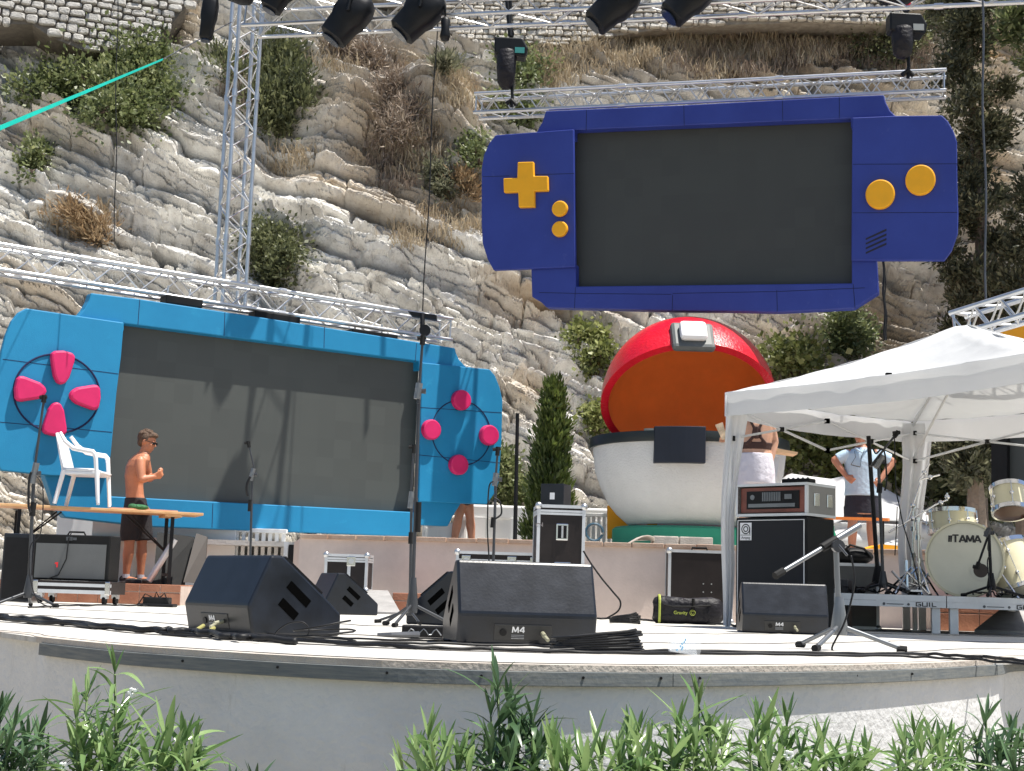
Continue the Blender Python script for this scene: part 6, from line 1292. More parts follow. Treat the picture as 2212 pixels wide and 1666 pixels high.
cl = MB(); cl.tube([pq(1848, 968, -.10), pq(1862, 978, -.15), pq(1876, 968, -.10)], .012, 6); cl.build('collar', bpy.data.materials['pale_blue_cloth'], pw)
cl = MB(); q = [pq(u, v, -.165) for u, v in ((1846, 975), (1848, 988), (1838, 1004), (1858, 1009), (1861, 987), (1868, 970))]; cl.tube(q[:3], .003, 5); cl.tube(q[2:4], .006, 6); cl.tube(q[3:], .003, 5); cl.build('hanging_glasses', M['black'], pw)
shp = MB(); loft(shp, [(pq(1862, 1110), .215, .15, 0), (pq(1862, 1085), .212, .15, 0), (pq(1862, 1066), .20, .145, 0)])
for s_ in (-1, 1): shp.tube([pq(1862 + s_ * 19, 1095), pq(1862 + s_ * 19, 1120)], [.115, .112], 16)
blob([shp], 'shorts', mat('navy_shorts_cloth', (.018, .018, .03), .8, 0, .3, 9, .4, 40), pw, .009)
hr = MB(Mh2); hr.ell((-.028, 0, .045), (.098, .086, .09), 16); hr.ell((-.05, 0, -.01), (.05, .074, .06), 12); blob([hr], 'hair', mat('grey_brown_hair', (.16, .10, .07), .6, 0, .4, 30, .9, 90), pw, .007, 2)
gl = MB(Mh2); gl.box(.094, -.055, -.012, .102, -.008, .014); gl.box(.094, .008, -.012, .102, .055, .014); gl.tube([(.098, -.05, .005), (.07, -.075, .008), (.0, -.085, .01)], .003, 6); gl.tube([(.098, .05, .005), (.07, .075, .008), (.0, .085, .01)], .003, 6); gl.build('glasses', mat('red_frames', (.3, .03, .03), .4), pw)
# --- person in brown sports top and white shorts, back to the viewer
BY2 = 15.9; b0 = G(1630, BY2, TZ - .04); pb_ = thing('person', 'person seen from behind in brown sports top and white shorts beside the booth counter', 'person', b0)
def pr_(u, v, dy=0.0): return P(u, v, BY2 + dy)
sk3 = skinmat('tan_back_skin', (.58, .33, .22)); body = MB()
loft(body, [(pr_(1630, 1040), .215, .15, 0), (pr_(1631, 1010), .21, .145, 0), (pr_(1632, 985), .175, .12, 0), (pr_(1633, 968), .165, .11, 0), (pr_(1634, 945), .18, .115, 0), (pr_(1634, 920), .195, .11, 0), (pr_(1634, 908), .18, .09, 0), (pr_(1634, 896), .10, .075, 0), (pr_(1634, 888), .058, .055, 0)], 20)
limb(body, [pr_(1634, 895), pr_(1634, 876)], [.055, .052]); Mh3 = head(body, pr_(1634, 862), R(95), 1.0)
for s_, su, eu, ev, wu, wv in ((-1, 1604, 1592, 955, 1570, 940), (1, 1662, 1674, 955, 1665, 1000)):
    a_, e_, w_ = pr_(su, 912), pr_(eu, ev, .03), pr_(wu, wv, .25 if s_ < 0 else -.02)
    limb(body, [a_, a_.lerp(e_, .5), e_], [.06, .054, .043]); limb(body, [e_, e_.lerp(w_, .4), w_], [.043, .038, .026]); hand(body, w_, (s_ * .3, .8, -.2) if s_ < 0 else (-.2, -.1, -1), (0, 0, -1) if s_ < 0 else (-1, 0, 0), .95, .5, s_)
for s_ in (-1, 1):
    hp = pr_(1630 + s_ * 19, 1045); kn = Vector((hp.x + s_ * .01, hp.y, TZ + .43)); an = Vector((hp.x + s_ * .01, hp.y, TZ + .04))
    limb(body, [hp, hp.lerp(kn, .5), kn], [.112, .09, .062]); limb(body, [kn, kn.lerp(an, .3), an], [.06, .063, .038]); limb(body, [an + Vector((0, 0, -.03)), an + Vector((0, .15, -.04))], [.04, .032])
blob([body], 'body', sk3, pb_); eyes(Mh3, pb_)
tp2 = MB(); loft(tp2, [(pr_(1633, 972), .172, .118, 0), (pr_(1633, 965), .175, .12, 0), (pr_(1634, 957), .182, .123, 0)])
for pts in (((1612, 960), (1626, 945), (1629, 925), (1620, 905)), ((1655, 960), (1643, 945), (1640, 925), (1649, 905))): tp2.tube([pr_(u, v, -.11 if i_ else -.10) for i_, (u, v) in enumerate(pts)], [.03, .028, .026, .024], 10, flat=.6)
tp2.tube([pr_(1634, 948, -.112), pr_(1634, 922, -.105)], [.04, .035], 10, flat=.5)
blob([tp2], 'sports_top', mat('brown_stretch_cloth', (.055, .025, .02), .8), pb_, .008)
sh3 = MB(); loft(sh3, [(pr_(1630, 1045), .232, .165, 0), (pr_(1630, 1020), .228, .16, 0), (pr_(1631, 1000), .212, .15, 0), (pr_(1631, 980), .192, .135, 0)])
for s_ in (-1, 1): sh3.tube([pr_(1630 + s_ * 19, 1035), pr_(1630 + s_ * 21, 1068)], [.128, .132], 16)
blob([sh3], 'shorts', mat('white_shorts_cloth', (.66, .63, .68), .85, 0, .06, 6, .8, 14), pb_, .009)
hr = MB(Mh3); hr.ell((-.028, 0, .045), (.098, .086, .09), 16); hr.ell((-.06, 0, -.03), (.05, .07, .08), 12); blob([hr], 'hair', mat('dark_hair', (.04, .025, .018), .6, 0, .4, 30, .9, 90), pb_, .007, 2)
# magazine in the left hand
mg = MB(); mg.prism([P(1545, 918, 15.8), P(1561, 912, 15.8), P(1572, 948, 15.8), P(1560, 950, 15.8)], (0, .012, 0)); tag(mg.build('leaflet', mat('printed_paper', (.55, .42, .28), .6, 0, .5, 14)), 'leaflet sticking out left of the gazebo leg beside the counter', 'leaflet')
# --- walking person whose legs show under the light blue console
WY = 19.75; b0 = G(1000, WY, TZ - .04); pl_ = thing('person', 'person hidden behind the light blue console, only bare walking legs showing', 'person', b0)
def ps(u, v, dy=0.0): return P(u, v, WY + dy)
body = MB(); zf = TZ - .04; X0 = b0.x
an1 = Vector((G(973, WY).x, WY, zf + .07)); kn1 = Vector((G(984, WY).x, WY - .05, zf + .50)); hp = Vector((X0, WY, zf + .90)); an2 = Vector((G(1016, WY).x, WY + .05, zf + .07)); kn2 = Vector((G(1008, WY).x, WY + .02, zf + .50))
for k_, a_ in ((kn1, an1), (kn2, an2)): limb(body, [hp, hp.lerp(k_, .5), k_], [.095, .085, .06]); limb(body, [k_, k_.lerp(a_, .3), k_.lerp(a_, .7), a_], [.058, .066, .046, .037]); limb(body, [a_ + Vector((0, 0, -.03)), a_ + Vector((.14, -.02, -.04))], [.04, .03])
loft(body, [(hp + Vector((0, 0, z)), rx, ry, R(90)) for z, rx, ry in ((0, .17, .12), (.1, .165, .115), (.25, .14, .10), (.42, .17, .11), (.53, .19, .10), (.57, .12, .08), (.6, .06, .055))]); limb(body, [hp + Vector((0, 0, .58)), hp + Vector((.02, 0, .68))], [.055, .05]); Mh4 = head(body, hp + Vector((.03, 0, .76)), 0)
for s_ in (-1, 1): a_ = hp + Vector((0, s_ * .19, .50)); e_ = a_ + Vector((-.03, s_ * .05, -.28)); w_ = e_ + Vector((.08, 0, -.24)); limb(body, [a_, e_], [.052, .042]); limb(body, [e_, w_], [.042, .027]); hand(body, w_, (.1, 0, -1), (0, -s_, 0), .95, .4, s_)
blob([body], 'body', sk2, pl_, .01); eyes(Mh4, pl_)
sh4 = MB(); loft(sh4, [(hp + Vector((0, 0, -.02)), .185, .135, R(90)), (hp + Vector((0, 0, .1)), .18, .13, R(90)), (hp + Vector((0, 0, .2)), .16, .12, R(90))]); 
for k_ in (kn1, kn2): sh4.tube([hp, hp.lerp(k_, .6)], [.115, .105], 14)
blob([sh4], 'shorts', M['blackcloth'], pl_, .01)
ts = MB(); loft(ts, [(hp + Vector((0, 0, z)), rx, ry, R(90)) for z, rx, ry in ((.12, .18, .13), (.28, .155, .115), (.42, .182, .122), (.53, .2, .112), (.58, .12, .085))]); blob([ts], 'shirt', mat('grey_shirt', (.3, .3, .3), .8), pl_, .01)
hr = MB(Mh4); hr.ell((-.028, 0, .045), (.098, .086, .09), 16); blob([hr], 'hair', bpy.data.materials['dark_hair'], pl_, .009, 2)
# ---------------------------------------------------------------- vegetation
nr = np.random.RandomState(11); QC = 2.0; QS = .62
def cloud(name, ells, count, size, m, parent=None, clump=.22, stretch=1.6, up_=.2, nclump=None, droop=0.0, shell=.6):
    """leaf-sized quads gathered in clumps in the volume of ellipsoids (centre, radii)"""
    vol = np.array([e[1][0] * e[1][1] * e[1][2] for e in ells]) ** (2 / 3); vol /= vol.sum(); nC = nclump or max(8, count // 45)
    pick = nr.choice(len(ells), nC, p=vol); d_ = nr.normal(size=(nC, 3)); d_ /= np.linalg.norm(d_, axis=1)[:, None]; rr_ = (shell + (1 - shell) * nr.rand(nC)) ** 1.0
    cen = np.array([ells[i][0] for i in pick]) + d_ * rr_[:, None] * np.array([ells[i][1] for i in pick])
    count = int(count * QC); size = size * QS; k_ = nr.randint(0, nC, count); off_ = nr.normal(size=(count, 3)) * clump * (.5 + nr.rand(nC))[k_][:, None]; p = cen[k_] + off_
    out_ = d_[k_] * .6 + off_ / clump * .4 + nr.normal(size=(count, 3)) * .5 + np.array([0, 0, up_]); ax = out_ / np.linalg.norm(out_, axis=1)[:, None]
    ax[:, 2] -= droop; sd_ = np.cross(ax, nr.normal(size=(count, 3))); sd_ /= np.linalg.norm(sd_, axis=1)[:, None]; s_ = size * (.4 + 1.3 * nr.rand(count) ** 1.6)[:, None]
    v0 = p - ax * s_ * stretch * .5; v1 = p + sd_ * s_ * .5 * 1.0; v2 = p + ax * s_ * stretch * .5; v3 = p - sd_ * s_ * .5
    V_ = np.stack([v0, v1, v2, v3], 1).reshape(-1, 3)
    if parent is not None: V_ = V_ - np.array(WM[parent.name].translation)
    me_ = bpy.data.meshes.new(name); me_.vertices.add(len(V_)); me_.vertices.foreach_set('co', V_.astype(np.float32).reshape(-1)); me_.loops.add(count * 4); me_.polygons.add(count)
    me_.loops.foreach_set('vertex_index', np.arange(count * 4, dtype=np.int32)); me_.polygons.foreach_set('loop_start', np.arange(0, count * 4, 4, dtype=np.int32)); me_.polygons.foreach_set('loop_total', np.full(count, 4, dtype=np.int32)); me_.update(); me_.validate()
    me_.materials.append(m); o = bpy.data.objects.new(name, me_); COL.objects.link(o)
    if parent is not None: o.parent = parent
    return o
LM = {}
LM['green'] = leafmat('fresh_green_leaves', [(.055, .075, .03), (.16, .195, .075), (.33, .35, .17)])
LM['dark'] = leafmat('dark_green_leaves', [(.045, .055, .025), (.13, .145, .065), (.26, .27, .14)])
LM['olive'] = leafmat('olive_needles', [(.035, .038, .022), (.12, .125, .07), (.28, .27, .16)])
LM['yellowg'] = leafmat('yellow_green_leaves', [(.05, .065, .02), (.19, .22, .06), (.50, .52, .24)])
LM['cyp'] = leafmat('cypress_foliage', [(.025, .045, .012), (.10, .14, .03), (.22, .27, .07)])
LM['dry'] = leafmat('dry_grass_blades', [(.26, .20, .13), (.46, .37, .25), (.68, .60, .45)], .8, .2)
LM['drybrown'] = leafmat('dry_brown_twigs', [(.15, .11, .085), (.30, .235, .18), (.50, .42, .33)], .8, .1)
LM['rust'] = leafmat('rust_dry_shrub', [(.16, .10, .05), (.33, .22, .12), (.50, .39, .24)], .8, .2)
LM['greyg'] = leafmat('grey_green_leaves', [(.07, .075, .045), (.16, .165, .10), (.30, .29, .20)], .7)
BK = mat('bark', (.11, .08, .06), .9, 0, .3, 6, .8, 30); BKp = mat('pale_bark', (.22, .17, .13), .9, 0, .25, 5, .8, 30)
def bush(label, spots, count, size, m, cat='shrub', name='shrub', depth=.5, clump=.16, out=.15, **kw):
    ells = []; base = None
    for u, v, ru, rv in spots:
        for k_ in range(6):
            a_ = nr.rand() * 6.283; r_ = (nr.rand() ** .5) * .85 if k_ else 0; f_ = .38 + .3 * nr.rand()
            p = onrock(u + ru * r_ * math.cos(a_), v + rv * r_ * math.sin(a_), out); sc_ = 3100 / p.y; ells.append((tuple(p), (ru / sc_ * f_, depth * .6, rv / sc_ * f_)))
            base = base or p
    o = thing(name, label, cat, base); cloud('foliage', ells, count, size, LM[m], o, clump=clump, **kw)
    mb = MB(); rs = random.Random(int(base.x * 100) & 255); root_ = sum((Vector(e[0]) for e in ells), Vector()) / len(ells) + Vector((0, .25, 0))
    for e in ells:
        c = Vector(e[0]); mb.tube([root_, c], [.02, .014], 5)
        for k_ in range(4): mb.tube([c + Vector((0, 0, -e[1][2] * .2)), c + Vector((rs.uniform(-.6, .6) * e[1][0], rs.uniform(-.2, .1), rs.uniform(-.2, .6) * e[1][2]))], [.018, .006], 5)
    mb.build('stems', BK, o); return o
bush('wide green bush hanging from the cliff below the stone block wall', [(110, 205, 75, 38), (210, 160, 90, 55), (300, 150, 70, 50), (330, 220, 60, 50), (250, 225, 80, 45), (160, 225, 70, 40), (285, 268, 55, 22)], 15000, .085, 'green', clump=.2, shell=.2)
bush('small green plant hanging on the rock at the far left', [(88, 340, 42, 26), (70, 372, 18, 18)], 1500, .075, 'green', clump=.12)
bush('soft dark green broom bush right of the truss tower', [(605, 150, 45, 40), (622, 205, 48, 60), (600, 260, 48, 35), (575, 215, 30, 60), (500, 150, 40, 40)], 9000, .06, 'dark', clump=.16, up_=1.0, stretch=3.0, shell=.2)
bush('dark green bush above the truss right of the tower foot', [(590, 545, 50, 38), (605, 585, 50, 30), (565, 560, 28, 40)], 6500, .075, 'dark', clump=.15, shell=.2)
bush('bright green climber behind the left chain hoist', [(1100, 155, 35, 30), (1140, 175, 35, 35), (1090, 250, 40, 18), (1130, 262, 50, 14)], 3500, .08, 'green', clump=.15)
bush('green climber beside the left edge of the dark blue console', [(1025, 335, 22, 20), (1032, 365, 16, 30), (1018, 350, 30, 20)], 1600, .08, 'green', clump=.12)
bush('rounded green shrub below the right corner of the dark blue console', [(1830, 720, 38, 22), (1815, 745, 38, 22), (1850, 735, 25, 25)], 5000, .07, 'green', clump=.12, shell=.2)
bush('pale-leaved ivy on the rock left of the red lid', [(1262, 735, 24, 26), (1290, 765, 30, 26), (1275, 790, 20, 20)], 1700, .11, 'yellowg', clump=.10, stretch=1.1)
bush('ivy patch left of the booth above its counter', [(1285, 905, 22, 28), (1300, 945, 22, 14)], 900, .11, 'yellowg', clump=.10, stretch=1.1)
bush('yellow-green hedge of ivy behind the person in the polo shirt', [(1710, 805, 60, 20), (1720, 960, 60, 45), (1780, 980, 60, 50), (1830, 1000, 50, 60), (1690, 1010, 30, 30), (1950, 1000, 40, 60)], 9500, .12, 'yellowg', clump=.16, stretch=1.1, depth=.6, out=.3)
bush('dark bush at the right of the hedge behind the drums', [(2040, 1010, 50, 70), (2110, 1020, 60, 80), (2060, 1090, 60, 30), (2170, 1000, 60, 70)], 8000, .10, 'dark', clump=.2, depth=.7, out=.4)
bush('light green oleander-like shrub at the left foot of the cypress', [(1088, 1045, 26, 40), (1125, 1075, 35, 22)], 3200, .08, 'green', clump=.1)
bush('small grey-green tuft above the rounded boulders', [(962, 158, 26, 14)], 1200, .05, 'greyg', clump=.09, up_=.9, stretch=4)
bush('rust coloured dry shrub above the left truss', [(195, 495, 26, 22), (210, 520, 26, 18), (150, 470, 26, 12)], 2600, .035, 'rust', clump=.11, up_=.8, stretch=5)
bush('brown dry creeper hanging down the rock in the upper middle', [(845, 200, 35, 30), (860, 255, 35, 40), (875, 310, 26, 35), (800, 150, 35, 22), (735, 110, 28, 18)], 9000, .03, 'drybrown', clump=.17, stretch=7, shell=.1)
bush('rust dry tuft left of the dark blue console', [(1005, 400, 22, 24), (1020, 430, 14, 16)], 1200, .035, 'rust', clump=.1, up_=1, stretch=5)
bush('grey-green low shrub left of the dark blue console', [(950, 395, 32, 18), (960, 425, 20, 14)], 1500, .05, 'greyg', clump=.1, stretch=3)
bush('green shrub just below the right chain hoist', [(1905, 135, 35, 26), (1880, 100, 30, 22), (2000, 60, 55, 40), (1960, 110, 30, 40)], 3600, .07, 'dark', clump=.18)
# dry grass over the upper slope: uncountable
def grass(name, label, areas, n, hgt, m):
    vv = []; ff = []; pts = []
    for (u, v, ru, rv, w_) in areas:
        for i_ in range(int(n * w_)):
            a = nr.rand() * 6.283; r_ = math.sqrt(nr.rand()); pts.append((u + ru * r_ * math.cos(a), v + rv * r_ * math.sin(a)))
    bs_ = MB()
    for (u, v) in pts:
        if not (-60 < u < 2290): continue
        p = onrock(u, v, 0)
        for b2 in range(30):
            q = p + Vector((nr.normal() * .13, nr.normal() * .05, nr.normal() * .06)); h_ = hgt * (.4 + nr.rand() * .9); l_ = Vector((nr.normal() * .28, nr.normal() * .25 - .15, 1)).normalized(); s_ = Vector((l_.z, nr.normal() * .5, 0)).normalized() * (.006 + .006 * nr.rand())
            k_ = len(vv); m1 = q + l_ * h_ * .6; m2 = q + l_ * h_ + Vector((nr.normal() * .06, -.03, -.04)); vv += [q - s_, q + s_, m1 + s_ * .8, m1 - s_ * .8, m2]; ff += [(k_, k_ + 1, k_ + 2, k_ + 3), (k_ + 3, k_ + 2, k_ + 4)]
    bs_.add(vv, ff); return tag(bs_.build(name, LM[m], fix=False), label, None, None, 'stuff')
grass('dry_grass', 'dry tan grass covering the upper slope of the cliff', [(1180, 150, 60, 50, .11), (1300, 110, 110, 50, .16), (1500, 120, 170, 55, .17), (1700, 90, 170, 50, .22), (1500, 75, 300, 30, .16), (1850, 70, 100, 60, .08), (980, 200, 40, 30, .03), (730, 120, 70, 35, .05), (620, 350, 60, 25, .03), (950, 500, 100, 50, .05), (900, 300, 60, 80, .08), (170, 485, 80, 30, .05)], 900, .26, 'dry')
grass('brown_grass', 'browner dead grass and twigs among the rocks', [(1600, 130, 160, 40, .3), (1850, 110, 90, 50, .2), (870, 330, 80, 90, .25), (1950, 120, 60, 60, .2), (540, 180, 60, 70, .1)], 420, .22, 'drybrown')
# cypress
cy_ = G(1184, 20.0, TZ); cp = thing('cypress', 'slim pointed cypress left of the booth', 'tree', G(1182, 19.3, TZ))
mb = MB(); topz = P(1186, 812, 19.0).z; Yc0 = 19.3; cyb = G(1182, Yc0, TZ); mb.tube([cyb, Vector((cyb.x, cyb.y, topz - .8))], [.05, .01], 8); mb.build('trunk', BK, cp)
H_ = P(1186, 815, Yc0).z - TZ; ells = []
for i_ in range(11):
    t_ = i_ / 10; w_ = .29 * (1 - t_) ** .5 + .03; ells.append(((cyb.x + .012 * math.sin(i_ * 2) + t_ * .03, Yc0, TZ + .25 + (H_ - .25) * t_), (w_, w_, .22)))
cp.location = cyb; WM[cp.name] = Matrix.Translation(cyb)
cloud('crown', ells, 17000, .045, LM['cyp'], cp, clump=.05, stretch=3.2, up_=2.2, nclump=620, shell=.35)
# tall conifer on the right
def conifer(label, name, line, widths, count, size, m, Y, dz=0, branches=True, cat='tree', z_base=None):
    pts = [P(u, v, Y) for u, v in line]; base = Vector((pts[-1].x, Y, z_base if z_base is not None else TZ)); o = thing(name, label, cat, base)
    mb = MB(); tr = [base] + [Vector(p) for p in pts[::-1]]; mb.tube(tr, [.16 - .13 * i_ / (len(tr) - 1) for i_ in range(len(tr))], 8); mb.build('trunk', BKp, o)
    rs = random.Random(9); ells = []; mb = MB()
    for i_ in range(len(pts) - 1):
        L_ = (pts[i_ + 1] - pts[i_]).length; n = max(2, int(L_ / .22))
        for k_ in range(n):
            t_ = (k_ + .5) / n; p = pts[i_].lerp(pts[i_ + 1], t_); w_ = (widths[i_] + (widths[i_ + 1] - widths[i_]) * t_) / (3100 / Y)
            for s_ in range(3):
                a = rs.uniform(0, 6.28); r_ = w_ * rs.uniform(.35, 1.0); e = Vector((math.cos(a) * r_, math.sin(a) * r_ * .8, rs.uniform(-.1, .15))); q = p + e; ells.append((tuple(q), (.20, .18, .10)))
                mb.tube([p, p + e * .5 + Vector((0, 0, -.03)), q], [.02, .014, .005], 5)
    mb.build('branches', BKp, o); cloud('crown', ells, count, size, LM[m], o, clump=.085, stretch=2.4, up_=.5, nclump=len(ells) * 3, shell=.3); return o
conifer('tall dark conifer standing at the right before the cliff', 'conifer', [(2085, -70), (2092, 100), (2105, 300), (2118, 500), (2125, 640), (2120, 800), (2110, 1000)], [60, 70, 70, 75, 85, 95, 80], 34000, .05, 'olive', 20.2)
conifer('second dark conifer at the right frame edge', 'conifer', [(2235, 380), (2225, 500), (2215, 640), (2210, 760)], [20, 55, 65, 60], 9000, .05, 'olive', 19.4)
conifer('pine with fresh green tips in the upper right corner', 'pine_tree', [(2300, -200), (2290, -50), (2280, 60), (2270, 170)], [60, 110, 110, 60], 9000, .06, 'green', 19.0)
conifer('bare-trunked conifer behind the drums', 'conifer', [(2105, 930), (2108, 1040)], [70, 60], 3500, .06, 'olive', 17.9)
# big unseen trees added out of frame to shade the right corner
for i_, (x, y, z, r_) in enumerate(((9.9, 20.6, 10.0, 1.8), (8.7, 21.4, 12.6, 1.7))):
    o = thing('added_shade_tree', ('broad unseen tree added just outside the frame to shade the right corner', 'taller unseen tree added outside the frame to shade the right corner')[i_], 'tree', (x, y, -1.4)); mb = MB(); mb.tube([(x, y, -1.4), (x + .1, y, z)], [.25, .12], 10); mb.build('trunk', BK, o)
    cloud('crown', [((x, y, z), (r_, r_, r_ * 1.1)), ((x - .8, y - .3, z - 1.2), (r_ * .7, r_ * .7, r_ * .6)), ((x + .7, y + .4, z + 1), (r_ * .7, r_ * .7, r_ * .7))], 16000, .13, LM['dark'], o, clump=.3, shell=.1)
# ---------------------------------------------------------------- stone walls on top of the cliff
M['stone'] = mat('pale_block_stone', (.38, .365, .34), .9, 0, .22, 3, .9, 26, col2=(.56, .54, .50))
M['mortar2'] = mat('dark_joint_mortar', (.17, .15, .125), .95, 0, .3, 8, .6, 30)
M['rubble'] = mat('pale_rubble_stone', (.50, .46, .40), .9, 0, .2, 3, .9, 26, col2=(.70, .66, .59)); M['mortar3'] = mat('pale_joint_mortar', (.34, .30, .25), .95, 0, .3, 8, .6, 30)
def masonry(name, label, Y0, Y1, u0, u1, vtop, botline, rowh, wmin, wmax, m, jut=.05, slope=0.0, seed=1, gap=.011, tex=.012):
    """blocks laid in courses on a battered plane; botline: [(u,v)] lower edge"""
    rs = random.Random(seed); a = P(u0, vtop, Y0); b2 = P(u1, vtop, Y1); e = Vector((b2.x - a.x, b2.y - a.y, 0)); W_ = e.length; e.normalize(); n_ = Vector((e.y, -e.x, 0)); o = thing(name, label, 'wall', a)
    zt_ = max(a.z, b2.z) + .1; zb_ = min(P(u, v, Y0 + (Y1 - Y0) * (u - u0) / (u1 - u0)).z for u, v in botline); mb = MB(); bk_ = MB(); lean = .18
    def lowv(u):
        for (p0, q0), (p1, q1) in zip(botline, botline[1:]):
            if p0 <= u <= p1: return q0 + (q1 - q0) * (u - p0) / (p1 - p0)
        return botline[0][1] if u < botline[0][0] else botline[-1][1]
    z = zb_
    while z < zt_:
        h_ = rowh * rs.uniform(.8, 1.25); x = rs.uniform(-wmax, 0)
        while x < W_:
            w_ = rs.uniform(wmin, wmax); zz = z + slope * (x - W_ / 2); cpt = a + e * (x + w_ / 2); cpt = Vector((cpt.x, cpt.y, zz + h_ / 2)) ; uu, vv_ = proj(cpt)
            if vv_ < lowv(uu):
                g_ = gap * rs.uniform(.6, 1.5); j_ = jut * rs.random(); t_ = rs.uniform(-.02, .02); hh = h_ * rs.uniform(.88, 1.0)
                def Q(xx, zz2, off_): return Vector((a.x, a.y, 0)) + e * xx + Vector((0, 0, zz2)) + n_ * off_ + Vector((0, lean * (zz2 - zb_), 0))
                c_ = [(x + g_, zz + g_), (x + w_ - g_, zz + g_ + t_), (x + w_ - g_, zz + hh - g_ - t_), (x + g_, zz + hh - g_)]; k_ = .22 * min(w_, h_)
                c_ = [(cx_ + rs.uniform(-.012, .012), cz_ + rs.uniform(-.012, .012)) for cx_, cz_ in c_]; mx_, mz_ = sum(q[0] for q in c_) / 4, sum(q[1] for q in c_) / 4
                oct_ = []
                for i_ in range(4):
                    p0, p1 = c_[i_], c_[(i_ + 1) % 4]; t0 = .13 + rs.random() * .1; oct_ += [(p0[0] + (p1[0] - p0[0]) * t0, p0[1] + (p1[1] - p0[1]) * t0), (p1[0] - (p1[0] - p0[0]) * t0, p1[1] - (p1[1] - p0[1]) * t0)]
                V_ = [Q(px, pz, -.08) for px, pz in oct_] + [Q(px, pz, j_) for px, pz in oct_] + [Q(mx_ + (px - mx_) * .72, mz_ + (pz - mz_) * .72, j_ + .02 + rs.uniform(0, .015)) for px, pz in oct_]
                F_ = [(i_, (i_ + 1) % 8, 8 + (i_ + 1) % 8, 8 + i_) for i_ in range(8)] + [(8 + i_, 8 + (i_ + 1) % 8, 16 + (i_ + 1) % 8, 16 + i_) for i_ in range(8)] + [tuple(range(16, 24))]
                mb.add(V_, F_)
            x += w_
        z += h_
    mb.build('stones', M[m], o)
    bp_ = [Vector((q.x, q.y, q.z)) for q in [P(u0 + (u1 - u0) * k_ / 12, vtop, Y0 + (Y1 - Y0) * k_ / 12) for k_ in range(13)]]
    vvb = []
    for k_ in range(25):
        u = u0 + (u1 - u0) * k_ / 24; Yk = Y0 + (Y1 - Y0) * k_ / 24; lo = P(u, lowv(u) + 3, Yk); hi = P(u, vtop, Yk); lo = Vector((hi.x, hi.y + lean * (lo.z - zb_) , lo.z)); hi2 = Vector((hi.x, hi.y + lean * (hi.z - zb_), hi.z)); vvb += [lo - n_ * .035, hi2 - n_ * .035, lo - n_ * 1.2, hi2 - n_ * 1.2]
    ffb = []
    for k_ in range(24):
        a4, b4 = 4 * k_, 4 * k_ + 4; ffb += [(a4, b4, b4 + 1, a4 + 1), (a4, a4 + 2, b4 + 2, b4), (a4 + 1, b4 + 1, b4 + 3, a4 + 3)]
    bk_.add(vvb, ffb); bk_.build('mortar_bed', M['mortar2' if m == 'stone' else 'mortar3'], o); return o
masonry('stone_wall', 'old wall of pale squared stone blocks in the upper left corner', 25.6, 26.6, -60, 402, -60, [(-60, 40), (0, 45), (75, 45), (120, 75), (170, 95), (200, 110), (330, 110), (352, 80), (375, 40), (400, 0)], .155, .15, .33, 'stone', slope=-.12, seed=4)
masonry('stone_wall', 'long pale rubble wall along the top above the dark blue console', 27.6, 26.6, 780, 2010, -70, [(780, -30), (900, 15), (960, 55), (1020, 90), (1200, 105), (1290, 78), (1400, 60), (1560, 45), (1750, 40), (1900, 48), (1960, 20), (2010, 0)], .11, .09, .26, 'rubble', jut=.05, slope=-.03, seed=8, gap=.006)
# ---------------------------------------------------------------- oleanders in front of the stage
OL = {'a': leafmat('oleander_leaves', [(.05, .10, .04), (.15, .26, .09), (.38, .50, .22)], .25, .35, 3.0), 'b': leafmat('dark_oleander_leaves', [(.025, .055, .03), (.07, .13, .06), (.17, .28, .13)], .28, .25, 3.0)}
OL['stem'] = mat('oleander_stem', (.10, .15, .05), .6, 0, .2, 9); OL['fl'] = mat('white_petals', (.8, .82, .8), .5, 0, .03)
def leaf(vv, ff, p, d_, L_, w_, bend, roll, rs):
    d_ = d_.normalized(); s_ = d_.cross(Vector((0, 0, 1))); s_ = (s_.normalized() if s_.length > .05 else Vector((1, 0, 0))); u_ = s_.cross(d_).normalized(); s_ = s_ * math.cos(roll) + u_ * math.sin(roll); u_ = s_.cross(d_).normalized()
    b_ = len(vv); n = 6; q = p.copy(); dd = d_.copy()
    for i_ in range(n + 1):
        t_ = i_ / n; w2 = w_ * (math.sin(math.pi * min(1, t_ * .92 + .06)) ** .8) * (1 - .15 * t_); vv += [q - s_ * w2 + u_ * w2 * .35, q.copy(), q + s_ * w2 + u_ * w2 * .35]
        q = q + dd * (L_ / n); dd = (dd - Vector((0, 0, 1)) * bend / n).normalized()
    for i_ in range(n):
        a = b_ + 3 * i_; ff += [(a, a + 1, a + 4, a + 3), (a + 1, a + 2, a + 5, a + 4)]
